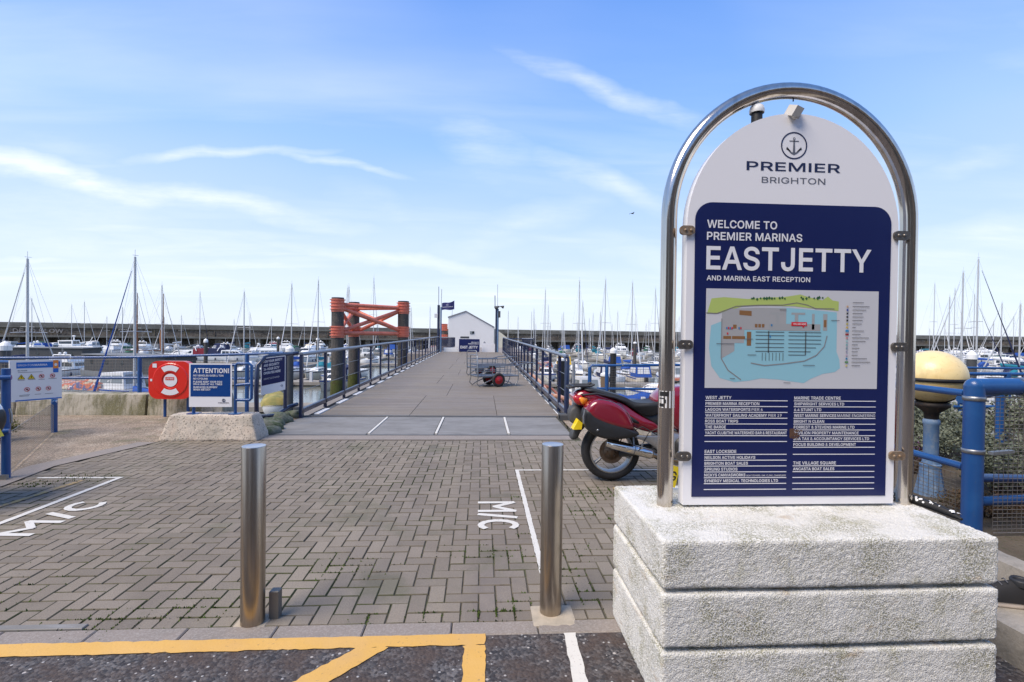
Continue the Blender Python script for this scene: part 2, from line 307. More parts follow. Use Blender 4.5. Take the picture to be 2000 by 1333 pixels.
# ------------------------------------------------------------------ mesh helpers
class MB:
    def __init__(s): s.v = []; s.f = []; s.m = []; s.sm = []
    def add(s, vs, fs, mi=0, smooth=False):
        o = len(s.v); s.v += [tuple(p) for p in vs]
        for q in fs: s.f.append(tuple(i+o for i in q)); s.m.append(mi); s.sm.append(smooth)
        return s
    def box(s, c, d, rz=0, mi=0, tilt=None, taper=1.0):
        x, y, z = (k/2 for k in d); R = Matrix.Rotation(rz, 3, 'Z')
        if tilt is not None: R = R @ tilt
        P = []
        for sz in (-1, 1):
            t = taper if sz > 0 else 1
            for sx, sy in ((-1, -1), (1, -1), (1, 1), (-1, 1)): P.append(Vector(c)+R @ Vector((sx*x*t, sy*y*t, sz*z)))
        return s.add(P, [(3, 2, 1, 0), (4, 5, 6, 7), (0, 1, 5, 4), (1, 2, 6, 5), (2, 3, 7, 6), (3, 0, 4, 7)], mi)
    def cbox(s, c, d, b, rz=0, mi=0):
        """box with chamfered top and vertical edges (cheap)"""
        x, y, z = (k/2 for k in d); R = Matrix.Rotation(rz, 3, 'Z'); P = []
        for sz, ins in ((-z, 0), (z-b, 0), (z, b)):
            for sx, sy in ((-1, -1), (1, -1), (1, 1), (-1, 1)): P.append(Vector(c)+R @ Vector((sx*(x-ins), sy*(y-ins), sz)))
        F = [(8, 9, 10, 11), (3, 2, 1, 0)]
        for k in (0, 4):
            for i in range(4): F.append((k+i, k+(i+1) % 4, k+4+(i+1) % 4, k+4+i))
        return s.add(P, F, mi)
    def tube(s, pts, r, n=8, closed=False, mi=0, caps=True, smooth=True, r2=None, flat=1.0):
        pts = [Vector(p) for p in pts]; k = len(pts); V = []; F = []
        prev = None
        for i, p in enumerate(pts):
            a = pts[i-1] if (i > 0 or closed) else p; b = pts[(i+1) % k] if (i < k-1 or closed) else p
            t = (b-a).normalized() if (b-a).length > 1e-9 else Vector((0, 0, 1))
            if prev is None:
                ref = Vector((0, 0, 1)) if abs(t.z) < .95 else Vector((1, 0, 0))
                u = t.cross(ref).normalized()
            else: u = (prev-t*prev.dot(t)).normalized()
            prev = u; w = t.cross(u)
            rr = r if r2 is None else r+(r2-r)*i/max(1, k-1)
            if isinstance(r, (list, tuple)): rr = r[i]
            for j in range(n):
                an = 2*PI*j/n; V.append(p+u*math.cos(an)*rr+w*math.sin(an)*rr*flat)
        for i in range(k if closed else k-1):
            for j in range(n):
                a = i*n+j; b = i*n+(j+1) % n; i2 = (i+1) % k
                F.append((a, b, i2*n+(j+1) % n, i2*n+j))
        s.add(V, F, mi, smooth)
        if caps and not closed:
            s.add([V[j] for j in range(n)], [tuple(range(n))[::-1]], mi); s.add([V[(k-1)*n+j] for j in range(n)], [tuple(range(n))], mi)
        return s
    def cyl(s, p0, p1, r, n=12, r2=None, mi=0, smooth=True): return s.tube([p0, p1], r, n, False, mi, True, smooth, r2)
    def lathe(s, c, prof, n=16, mi=0, smooth=True, axis='Z'):
        V = []; F = []
        for (r, z) in prof:
            for j in range(n):
                a = 2*PI*j/n
                q = (r*math.cos(a), r*math.sin(a), z)
                if axis == 'Y': q = (r*math.cos(a), z, r*math.sin(a))
                if axis == 'X': q = (z, r*math.cos(a), r*math.sin(a))
                V.append(Vector(c)+Vector(q))
        for i in range(len(prof)-1):
            for j in range(n): F.append((i*n+j, i*n+(j+1) % n, (i+1)*n+(j+1) % n, (i+1)*n+j))
        return s.add(V, F, mi, smooth)
    def ball(s, c, r, n=16, m=10, mi=0, sc=(1, 1, 1)):
        V = []; F = []
        for i in range(m+1):
            p = PI*i/m
            for j in range(n): a = 2*PI*j/n; V.append(Vector(c)+Vector((r*sc[0]*math.sin(p)*math.cos(a), r*sc[1]*math.sin(p)*math.sin(a), -r*sc[2]*math.cos(p))))
        for i in range(m):
            for j in range(n): F.append((i*n+j, i*n+(j+1) % n, (i+1)*n+(j+1) % n, (i+1)*n+j))
        return s.add(V, F, mi, True)
    def prism(s, poly, z0, z1, mi=0, plane='XY', at=0):
        """extrude a polygon: plane XY -> along Z, XZ -> along Y, YZ -> along X (z0, z1 along that axis)"""
        def P(a, b, c): return (a, b, c) if plane == 'XY' else ((a, c, b) if plane == 'XZ' else (c, a, b))
        n = len(poly); V = [P(a, b, z0) for a, b in poly]+[P(a, b, z1) for a, b in poly]
        F = [tuple(range(n))[::-1], tuple(range(n, 2*n))]+[(i, (i+1) % n, n+(i+1) % n, n+i) for i in range(n)]
        return s.add(V, F, mi)
    def quad(s, a, b, c, d, mi=0): return s.add([a, b, c, d], [(0, 1, 2, 3)], mi)
    def poly(s, pts, mi=0): return s.add(pts, [tuple(range(len(pts)))], mi)
    def puff(s, outline, y0, t, rows=((0, 1.0), (.55, .985), (.85, .94), (1.0, .82)), mi=0):
        """side outline in XZ swollen about the plane y=y0 to half thickness t"""
        n = len(outline); cx = sum(p[0] for p in outline)/n; cz = sum(p[1] for p in outline)/n
        rings = [(-a, b) for a, b in reversed(rows[1:])]+[(a, b) for a, b in rows]
        V = []; F = []
        for a, b in rings:
            for x, z in outline: V.append((cx+(x-cx)*b, y0+a*t, cz+(z-cz)*b))
        for i in range(len(rings)-1):
            for j in range(n): F.append((i*n+j, i*n+(j+1) % n, (i+1)*n+(j+1) % n, (i+1)*n+j))
        F.append(tuple(range(n))[::-1]); F.append(tuple((len(rings)-1)*n+j for j in range(n)))
        return s.add(V, F, mi, True)

WORLD = {}
def link(o, parent=None, kind=None):
    C.objects.link(o)
    if parent is not None: o.parent = parent
    if kind: o['kind'] = kind
    return o
def obj(name, mb, mats, parent=None, kind=None, label=None, fix=True, local=False):
    """one mesh object; geometry is given in world coordinates unless local"""
    if not isinstance(mats, (list, tuple)): mats = [mats]
    me = bpy.data.meshes.new(name)
    off = Vector((0, 0, 0))
    if parent is not None and not local: off = WORLD.get(parent.name, Vector((0, 0, 0)))
    V = mb.v if off.length == 0 else [(a-off.x, b-off.y, c-off.z) for a, b, c in mb.v]
    me.from_pydata(V, [], mb.f)
    for m in mats: me.materials.append(m)
    me.polygons.foreach_set('material_index', mb.m); me.polygons.foreach_set('use_smooth', mb.sm)
    me.update()
    if fix:
        import bmesh
        b = bmesh.new(); b.from_mesh(me); bmesh.ops.recalc_face_normals(b, faces=b.faces); b.to_mesh(me); b.free()
    o = bpy.data.objects.new(name, me); link(o, parent, kind)
    if parent is not None: WORLD[o.name] = off
    if label: o['label'] = label
    return o
def thing(name, label, cat, loc=(0, 0, 0), group=None, rz=0):
    o = bpy.data.objects.new(name, None); C.objects.link(o); o.location = loc; o.rotation_euler = (0, 0, rz)
    o.empty_display_size = .2
    WORLD[o.name] = Vector(loc); o['label'] = label; o['category'] = cat
    if group: o['group'] = group
    return o
def tag(o, label, cat, group=None):
    o['label'] = label; o['category'] = cat
    if group: o['group'] = group
    return o
def copy_tree(o, parent=None):
    c = o.copy(); C.objects.link(c)
    if parent is not None: c.parent = parent
    for ch in list(o.children): copy_tree(ch, c)
    return c

# letter outlines of a plain grotesque: advance and contours, capital height 509 units
GLYPHS = {
    ' ': (188, ""),
    '!': (196, "67 160 63 509 132 509 128 160/98 -4 81 -1 66 9 56 24 52 41 56 58 66 73 81 83 98 86 116 83 130 73 140 58 143 41 140 24 130 9 116 -1"),
    '&': (448, "197 -7 150 -2 110 12 78 34 54 62 39 96 34 133 37 163 47 189 85 235 140 279 216 335 237 352 255 375 262 405 258 427 245 445 226 457 201 461 168 453 145 431 137 399 145 363 169 327 204 284 438 0 364 0 171 231 121 293 87 344 78 370 75 398 79 430 91 458 109 481 134 499 165 510 200 513 235 510 266 499 290 482 308 459 320 433 324 404 315 362 291 325 256 293 154 217 110 174 100 154 97 131 100 108 109 87 124 70 143 57 166 49 193 46 223 50 251 59 301 95 321 121 336 151 346 186 349 224 408 224 405 180 397 144 371 92 345 62 333 47 305 23 271 7 234 -3"),
    "'": (206, "78 318 70 509 136 509 128 318"),
    ',': (188, "38 -119 68 71 137 71 84 -119"),
    '-': (453, "337 244 337 188 114 188 114 244"),
    '.': (188, "95 -4 78 -1 63 9 53 24 50 41 53 59 63 73 78 83 95 87 113 83 128 73 138 59 141 41 138 24 128 9 113 -1"),
    '/': (249, "235 533 71 -76 14 -76 178 533"),
    '0': (453, "227 -7 174 1 130 24 95 62 69 113 53 178 48 254 53 330 69 395 95 447 130 484 174 508 227 516 279 508 323 484 358 447 384 395 400 330 405 254 400 178 384 113 359 62 323 24 279 1/227 50 261 56 290 74 313 103 330 144 340 194 344 254 340 314 330 365 313 405 290 435 261 453 227 460 192 453 163 435 140 405 123 365 113 314 109 254 113 194 123 144 140 103 163 74 192 56"),
    '1': (453, "76 0 76 55 391 55 391 0/276 509 276 0 212 0 212 448 209 448 86 358 86 427 198 509"),
    '2': (453, "64 0 64 47 234 229 282 282 311 327 320 371 317 397 308 419 293 436 273 449 224 460 196 457 172 447 153 433 139 413 130 390 127 362 66 362 71 405 86 442 111 473 143 496 182 511 225 516 268 511 306 497 337 474 361 445 376 411 381 372 371 318 336 259 267 180 153 60 153 57 389 57 389 0"),
    '3': (453, "218 -7 173 -3 133 10 98 30 70 57 52 91 44 132 109 132 115 107 126 87 144 71 165 59 219 50 275 61 297 74 315 93 325 116 329 145 326 172 316 196 299 217 275 234 242 244 201 248 157 248 157 299 288 448 288 452 70 452 70 509 372 509 372 461 211 278 211 289 264 288 308 276 344 253 371 222 387 186 393 145 387 103 370 66 344 36 309 12 266 -2"),
    '4': (453, "40 105 40 158 247 509 311 509 109 166 109 163 413 163 413 105/282 0 282 121 282 146 282 318 343 318 343 0"),
    '5': (453, "221 -7 178 -2 140 11 108 32 83 60 66 93 60 130 122 130 127 108 138 89 173 60 221 50 250 53 276 64 298 82 314 104 324 131 328 162 324 193 314 221 297 244 275 262 248 273 218 277 167 268 128 246 67 253 96 509 366 509 366 452 151 452 134 301 136 301 178 325 229 334 263 330 294 321 321 306 345 285 364 260 379 231 388 199 391 163 385 117 369 76 343 41 309 15 268 -1"),
    '6': (453, "226 -7 182 -1 142 15 109 40 84 74 69 115 64 162 68 199 80 239 137 340 252 509 322 509 151 261 145 261 165 288 196 307 235 314 278 309 316 295 346 271 370 240 384 201 389 157 384 112 368 73 343 39 310 14 271 -2/226 48 254 52 279 63 299 79 314 101 324 128 327 157 324 187 314 213 299 235 279 251 254 262 226 265 198 262 174 252 153 235 138 214 128 188 125 158 128 128 138 102 153 79 174 63 198 52"),
    '7': (453, "97 0 323 448 323 452 62 452 62 509 391 509 391 449 165 0"),
    '8': (453, "226 -7 178 -2 136 11 101 33 74 62 57 96 52 135 55 166 65 195 81 220 101 241 125 256 153 265 153 267 119 282 93 308 76 342 70 380 75 417 90 450 114 477 146 498 184 511 226 516 269 511 306 498 337 477 361 450 377 417 382 380 376 342 359 308 333 282 300 267 300 265 327 256 351 241 372 220 387 195 397 166 401 135 395 96 378 62 352 33 317 11 275 -2/226 49 258 52 285 60 307 74 323 91 333 113 337 139 333 165 322 189 305 208 283 223 256 232 226 235 196 232 169 223 147 208 130 189 119 165 115 139 119 113 129 91 145 74 167 60 195 52/226 290 274 300 293 313 307 330 316 351 319 376 316 399 308 420 294 437 275 449 226 460 177 449 159 437 145 420 136 399 133 376 136 351 145 330 159 313 178 300"),
    '9': (453, "226 516 271 510 310 494 343 468 368 434 384 393 389 347 385 309 373 270 315 168 200 0 130 0 301 248 307 248 287 221 257 202 218 195 175 199 137 214 106 237 83 269 68 307 64 352 69 397 85 436 110 469 143 494 182 510/226 460 199 457 174 446 154 429 138 407 129 381 125 352 129 322 138 295 154 274 174 257 199 247 226 243 254 247 279 257 299 273 314 295 324 321 327 350 324 381 314 407 299 429 279 446 254 457"),
    'A': (480, "16 0 201 509 276 509 463 0 395 0 239 440 85 0/108 142 108 199 372 199 372 142"),
    'B': (456, "60 0 60 509 241 509 289 504 329 491 359 469 381 442 394 410 398 374 395 344 387 320 356 286 315 267 315 262 339 257 363 245 385 227 402 203 414 173 418 136 413 100 400 67 377 39 344 18 301 4 247 0/125 57 245 57 296 63 330 80 349 105 355 137 352 161 342 184 327 203 306 218 279 228 248 231 125 231/125 285 238 285 288 296 308 309 323 326 333 348 336 372 330 403 313 429 283 446 240 452 125 452"),
    'C': (510, "267 -7 205 1 150 25 104 63 70 115 48 179 40 254 48 329 70 393 104 445 150 484 205 508 267 516 340 504 373 490 402 471 427 447 448 418 463 385 473 348 408 348 389 395 357 428 315 449 267 456 223 450 184 432 150 403 125 364 109 314 103 254 109 194 125 145 151 105 184 76 223 59 267 53 315 60 357 81 389 114 408 160 473 160 463 124 448 91 428 62 402 38 373 19 341 5 305 -4"),
    'D': (502, "219 0 96 0 96 57 215 57 272 63 318 81 354 110 379 149 394 198 399 255 394 312 379 361 354 399 320 428 275 446 221 452 93 452 93 509 225 509 294 501 353 478 399 441 433 391 455 329 462 255 455 181 433 119 398 68 351 31 291 8/125 509 125 0 60 0 60 509"),
    'E': (419, "60 0 60 509 372 509 372 452 125 452 125 286 355 286 355 229 125 229 125 57 375 57 375 0"),
    'F': (410, "60 0 60 509 369 509 369 452 125 452 125 278 346 278 346 221 125 221 125 0"),
    'G': (520, "269 -7 205 1 149 25 104 64 69 116 47 179 40 254 47 329 69 393 103 445 149 484 203 508 265 516 304 513 340 504 374 489 403 469 429 445 449 416 465 384 474 349 408 349 387 393 356 427 315 448 265 456 222 450 183 432 150 404 125 364 109 314 103 254 109 194 125 145 151 105 184 76 224 59 269 53 309 57 345 71 374 93 396 123 410 160 415 199 283 199 283 256 478 256 478 200 471 141 451 91 419 50 377 19 326 0"),
    'H': (517, "60 0 60 509 125 509 125 289 392 289 392 509 457 509 457 0 392 0 392 232 125 232 125 0"),
    'I': (186, "60 0 60 509 126 509 126 0"),
    'J': (396, "185 -7 124 3 75 33 44 81 33 145 33 173 98 173 98 145 104 104 122 74 149 56 185 50 220 56 248 74 266 104 272 145 272 509 336 509 336 145 326 81 294 33 246 3"),
    'K': (467, "104 145 104 216 139 261 174 303 212 344 364 509 448 509 231 276 228 276/60 0 60 509 125 509 125 334 124 225 125 193 125 0/372 0 188 259 228 309 449 0"),
    'L': (393, "60 0 60 509 125 509 125 57 361 57 361 0"),
    'M': (628, "60 0 60 509 152 509 314 118 476 509 568 509 568 0 505 0 505 400 342 12 286 12 123 400 123 0"),
    'N': (523, "60 0 60 509 136 509 399 112 399 509 463 509 463 0 387 0 125 400 125 0"),
    'O': (533, "267 -7 205 1 150 25 105 63 70 115 48 179 40 254 48 329 70 393 105 445 150 484 205 508 267 516 329 508 384 484 429 445 464 393 486 329 493 254 486 179 464 115 429 63 384 25 329 1/267 53 310 59 349 76 383 105 408 144 425 194 430 254 425 314 408 365 383 404 349 433 310 450 267 456 223 450 184 433 151 404 125 364 109 314 103 254 109 194 125 144 151 105 184 76 223 59"),
    'P': (445, "60 0 60 509 235 509 289 503 332 487 366 462 390 430 404 391 409 348 404 304 390 265 366 233 332 207 289 191 235 186 125 186 125 0/125 242 233 242 269 246 297 256 318 272 333 294 342 319 344 348 342 376 333 402 318 423 297 439 268 449 232 452 125 452"),
    'Q': (533, "245 159 313 159 369 85 384 65 468 -48 401 -48 346 27 331 46/267 -7 205 1 150 25 105 63 70 115 48 179 40 254 48 329 70 393 105 445 150 484 205 508 267 516 329 508 384 484 429 445 464 393 486 329 493 254 486 179 464 115 429 63 384 25 329 1/267 53 310 59 349 76 383 105 408 144 425 194 430 254 425 314 408 365 383 404 349 433 310 450 267 456 223 450 184 433 151 404 125 364 109 314 103 254 109 194 125 144 151 105 184 76 223 59"),
    'R': (449, "60 0 60 509 236 509 290 504 333 489 367 465 390 433 405 395 409 352 405 309 390 271 367 240 333 217 289 203 236 198 125 198 125 0/125 255 234 255 269 258 298 267 319 281 334 300 342 324 345 352 342 380 334 405 319 425 298 440 269 449 233 452 125 452/353 0 230 229 303 229 428 0"),
    'S': (447, "224 -9 172 -4 128 9 91 31 64 60 46 96 38 137 104 137 110 110 123 88 142 71 166 59 224 49 257 52 286 60 311 74 329 92 341 114 346 139 342 161 332 179 296 205 245 222 184 239 128 260 86 289 60 326 52 372 58 413 75 448 102 476 138 498 180 511 227 516 275 511 316 498 351 476 377 449 394 415 401 378 337 378 326 412 302 437 267 453 225 459 194 456 167 448 145 435 129 418 118 398 115 376 119 352 131 334 169 308 212 293 264 279 312 264 359 238 395 198 405 171 408 139 403 99 386 64 360 34 323 11 278 -4"),
    'T': (449, "32 452 32 509 417 509 417 452 257 452 257 0 193 0 193 452"),
    'U': (517, "259 -8 203 -2 154 15 114 43 85 80 66 124 60 173 60 509 124 509 124 178 128 144 141 113 160 87 187 68 220 56 259 52 298 56 331 68 357 87 377 113 389 144 393 178 393 509 457 509 457 173 451 124 433 80 403 43 363 15 315 -2"),
    'V': (480, "201 0 16 509 86 509 239 72 394 509 463 509 277 0"),
    'W': (686, "157 0 16 509 84 509 193 96 305 509 381 509 493 96 602 509 670 509 529 0 455 0 343 400 231 0"),
    'X': (474, "18 0 206 261 29 509 104 509 238 316 374 509 446 509 269 261 456 0 382 0 237 206 91 0"),
    'Y': (472, "203 0 203 208 16 509 91 509 236 262 381 509 455 509 268 208 268 0"),
    'Z': (438, "42 0 42 46 366 452 54 452 54 509 441 509 441 462 118 57 437 57 437 0"),
    'a': (389, "160 -9 126 -5 94 5 68 22 48 45 35 73 30 108 34 138 43 161 58 179 78 193 125 211 178 220 234 227 265 235 273 243 276 255 276 257 267 297 240 322 196 331 149 322 118 301 100 274 41 291 57 322 79 346 104 364 133 375 194 384 239 379 286 360 306 343 322 320 333 290 337 251 337 0 277 0 277 52 272 52 252 25 215 1/170 45 202 49 228 59 248 74 263 93 272 115 276 138 276 190 259 182 231 176 200 171 175 168 134 159 103 139 95 124 92 105 102 72 130 52"),
    'k': (381, "110 137 110 212 121 212 284 379 360 379 184 199 177 199/53 0 53 509 114 509 114 0/294 0 148 186 191 229 372 0"),
    'o': (415, "207 -8 159 -2 117 16 82 46 56 85 40 133 34 187 40 243 56 291 82 330 117 360 159 378 207 384 256 378 299 360 333 330 359 291 376 243 381 187 376 133 359 85 333 46 299 16 256 -2/207 46 242 51 270 66 292 89 307 117 316 151 319 187 316 224 307 258 292 287 270 310 242 325 207 330 173 325 145 310 124 287 108 258 99 224 96 187 99 151 108 117 124 89 145 66 173 51"),
    'r': (259, "53 0 53 379 112 379 112 321 115 321 130 347 152 367 181 380 213 385 229 384 243 384 243 322 230 324 207 326 182 323 159 315 140 301 126 284 117 262 114 237 114 0"),
    't': (227, "204 379 204 327 6 327 6 379/65 471 126 471 126 98 128 76 136 61 150 53 170 50 185 51 202 54 213 2 192 -3 168 -4 125 2 92 21 72 52 65 93"),
    'w': (567, "138 0 23 379 87 379 172 75 252 379 316 379 398 75 480 379 545 379 429 0 368 0 284 300 199 0"),
}

from mathutils.geometry import tessellate_polygon
GC = {}
def glyph(c, bold):
    k = (c, bold)
    if k in GC: return GC[k]
    adv, data = GLYPHS.get(c, GLYPHS[' ']); cs = []
    for q in (data.split('/') if data else []):
        n = list(map(int, q.split())); P = [Vector((n[i], n[i+1], 0)) for i in range(0, len(n), 2)]
        if bold:
            Q = []
            for i, p in enumerate(P):
                e1 = (p-P[i-1]).normalized(); e2 = (P[(i+1) % len(P)]-p).normalized()
                n1 = Vector((-e1.y, e1.x, 0)); n2 = Vector((-e2.y, e2.x, 0)); m = (n1+n2)
                m = m/max(.45, m.dot(n1)) if m.length > .01 else n1
                if m.length > 1.6: m = m.normalized()*1.6
                Q.append(p+m*bold)
            P = Q
        cs.append(P)
    vs = [p for q in cs for p in q]; fs = tessellate_polygon(cs) if cs else []
    area = lambda P: sum(P[i-1].x*P[i].y-P[i].x*P[i-1].y for i in range(len(P)))
    def within(p, P):
        r = False
        for i in range(len(P)):
            a_, b_ = P[i-1], P[i]
            if (a_.y > p.y) != (b_.y > p.y) and p.x < (b_.x-a_.x)*(p.y-a_.y)/(b_.y-a_.y)+a_.x: r = not r
        return r
    vs = []; fs = []; lay = 0
    outs = [P for P in cs if area(P) < 0]; holes = [P for P in cs if area(P) >= 0]
    for P in outs:
        grp = [P]+[h for h in holes if within(h[0], P)]
        o = len(vs); vs += [(p.x, p.y, lay) for q in grp for p in q]; fs += [tuple(i+o for i in t) for t in tessellate_polygon(grp)]; lay += 1
    GC[k] = (adv+bold*1.2, vs, fs)
    return GC[k]
def text_mb(s, frame, height, width=None, bold=0.0, depth=.0012, mi=0, mb=None, track=-6):
    """lettering as thin real relief. frame = (origin, right, up) in world; baseline at origin; capitals are `height` tall"""
    O, R, U = (Vector(q) for q in frame); Nn = R.cross(U).normalized(); mb = mb or MB()
    bd_ = bold*1000*BOLD; V = []; F = []; x = 0
    for c in s:
        adv, vs, fs = glyph(c, bd_)
        o = len(V); V += [(x+a, b, l) for a, b, l in vs]; F += [tuple(i+o for i in t) for t in fs]; x += adv+track
    if not V: return mb
    k = height/(509+2*bd_); x0 = min(v[0] for v in V); x1 = max(v[0] for v in V); kx = k if width is None else width/(x1-x0)
    return mb.add([O+R*((a-x0)*kx)+U*((b+bd_)*k)+Nn*(depth+l*height*.002) for a, b, l in V], F, mi)
BOLD = 0.75

def arc(cx, cz, r, a0, a1, n): return [(cx+r*math.cos(math.radians(a0+(a1-a0)*i/n)), cz+r*math.sin(math.radians(a0+(a1-a0)*i/n))) for i in range(n+1)]
def rrect(x0, z0, x1, z1, r, n=5):
    P = []
    for cx, cz, a in ((x1-r, z1-r, 0), (x0+r, z1-r, 90), (x0+r, z0+r, 180), (x1-r, z0+r, 270)): P += arc(cx, cz, r, a, a+90, n)
    return P

def rough_box(name, c, d, mat, parent=None, step=.02, r=.03, amp=.004, freq=30, taper=(0, 0), faces='xXyYZ', lean=0, kind=None):
    """block with rounded, weathered edges; taper = inset of the top on x and y"""
    hx, hy, hz = (k/2 for k in d); mb = MB(); seed = Vector((c[0]*3.1, c[1]*1.7, c[2]*2.3))
    def P(x, y, z):
        q = Vector((x, y, z)); inn = Vector((max(-hx+r, min(hx-r, x)), max(-hy+r, min(hy-r, y)), max(-hz+r, min(hz-r, z))))
        dd = q-inn
        nrm = dd.normalized() if dd.length > 1e-9 else Vector((0, 0, 1))
        if dd.length > r*.999: q = inn+nrm*r
        nn = noise.noise((q+seed)*freq)*amp+noise.noise((q+seed)*freq*2.3)*amp*.5+noise.noise((q+seed)*2.5)*amp*1.2
        q = q+nrm*nn; t = (q.z+hz)/(2*hz)
        q.x *= 1-taper[0]*t/hx; q.y *= 1-taper[1]*t/hy
        return q+Vector(c)
    def grid(fn, a, b):
        na = max(2, int(a/step)); nb = max(2, int(b/step)); V = []; F = []
        for i in range(na+1):
            for j in range(nb+1): V.append(P(*fn(-a/2+a*i/na, -b/2+b*j/nb)))
        for i in range(na):
            for j in range(nb): k = i*(nb+1)+j; F.append((k, k+nb+1, k+nb+2, k+1))
        mb.add(V, F, 0, True)
    if 'y' in faces: grid(lambda a, b: (a, -hy, b), d[0], d[2])
    if 'Y' in faces: grid(lambda a, b: (a, hy, b), d[0], d[2])
    if 'x' in faces: grid(lambda a, b: (-hx, a, b), d[1], d[2])
    if 'X' in faces: grid(lambda a, b: (hx, a, b), d[1], d[2])
    if 'Z' in faces: grid(lambda a, b: (a, b, hz), d[0], d[1])
    if 'z' in faces: grid(lambda a, b: (a, b, -hz), d[0], d[1])
    return obj(name, mb, mat, parent, kind)
# ------------------------------------------------------------------ ground
road = obj('road', MB().poly([(-70, -60, 0), (70, -60, 0), (70, 2.6, 0), (-70, 2.6, 0)]), m_asphalt, kind='structure')
pav = obj('pavement', MB().poly([(-6, 2.6, -.0085), (2.56, 2.6, -.0085), (2.56, 7.47, -.0085), (-6, 7.47, -.0085)]), m_dirt, kind='structure')
path = obj('path', MB().poly([(-70, 2.6, .004), (-4.66, 2.6, .004), (-4.70, 5.26, .004), (-4.82, 6.0, .004), (-4.50, 7.28, .004), (-4.40, 9.6, .004), (-70, 9.6, .004)]), m_agg, kind='structure')
edge = obj('path_edge', MB().poly([(-4.95, 2.72, .008), (-4.64, 2.72, .008), (-4.68, 5.26, .008), (-4.80, 6.0, .008), (-4.48, 7.28, .008), (-4.72, 7.28, .008), (-5.08, 6.0, .008), (-4.97, 5.26, .008)]), m_kerb, path)

# herringbone block paving, 200 x 100 mm blocks laid at right angles
def left_edge(y):
    pts = [(2.72, -4.64), (5.26, -4.68), (6.0, -4.80), (7.28, -4.48), (7.5, -4.48)]
    for (a, xa), (b, xb) in zip(pts, pts[1:]):
        if y <= b: return xa+(xb-xa)*(max(y, a)-a)/(b-a)
    return -4.48
U_ = .1; GAP = .0045
def paver_mesh(lx, ly):
    m = MB(); m.cbox((0, 0, -.03), (lx, ly, .06), .0045); me = bpy.data.meshes.new('paver')
    me.from_pydata(m.v, [], m.f); me.materials.append(m_paver); me.materials.append(m_pedge)
    for p_ in me.polygons: p_.material_index = 0 if p_.index == 0 else 1
    me.update(); return me
pm = {(2, 1): paver_mesh(.2-GAP, .1-GAP), (1, 2): paver_mesh(.1-GAP, .2-GAP), (1, 1): paver_mesh(.1-GAP, .1-GAP)}
tiles = []
y0 = 2.725
nx0, nx1, ny1 = -48, 26, 47
def inside(i, j):
    x, y = (i+.5)*U_, y0+(j+.5)*U_
    if j < 0 or j >= ny1 or y > 7.45: return False
    if x < left_edge(y)-.04 or x > 2.54: return False
    if .29 < x < .53 and 2.66 < y < 2.87: return False
    return True
for i in range(nx0, nx1):
    for j in range(-1, ny1):
        dd = (i-j) % 4
        if dd == 0: cells = [(i, j), (i+1, j)]; k = (2, 1)
        elif dd == 3: cells = [(i, j), (i, j+1)]; k = (1, 2)
        else: continue
        ok = [c for c in cells if inside(*c)]
        if len(ok) == 2: tiles.append((k, (ok[0][0]+ok[1][0]+1)/2*U_, y0+(ok[0][1]+ok[1][1]+1)/2*U_))
        elif len(ok) == 1: tiles.append(((1, 1), (ok[0][0]+.5)*U_, y0+(ok[0][1]+.5)*U_))
def seen_size(t):
    x, y = t[1], t[2]
    hid = (x > .70 and y < 2.85) or x < -1.02*y-.1
    return (1e9 if hid else 0)+y*y+.2*x*x
tiles.sort(key=seen_size)
rest = MB()
for q, (k, x, y) in enumerate(tiles):
    z = random.uniform(-.0025, .0015)+.0025*noise.noise(Vector((x*1.3, y*1.3, 0)))
    tx, ty = random.gauss(0, .006), random.gauss(0, .006); rz = random.gauss(0, .008)
    jx, jy = random.gauss(0, .0012), random.gauss(0, .0012)
    if q < 300:
        o = bpy.data.objects.new('paver', pm[k]); C.objects.link(o); o.parent = pav
        o.location = (x+jx, y+jy, z); o.rotation_euler = (tx, ty, rz)
    else:
        R = Matrix.Rotation(rz, 3, 'Z') @ Matrix.Rotation(tx, 3, 'X') @ Matrix.Rotation(ty, 3, 'Y')
        me = pm[k]
        rest.add([R @ v.co+Vector((x+jx, y+jy, z)) for v in me.vertices], [tuple(p.vertices) for p in me.polygons])
        for i_ in range(1, len(me.polygons)): rest.m[-i_] = 1
obj('paver', rest, [m_paver, m_pedge], pav, kind='stuff')

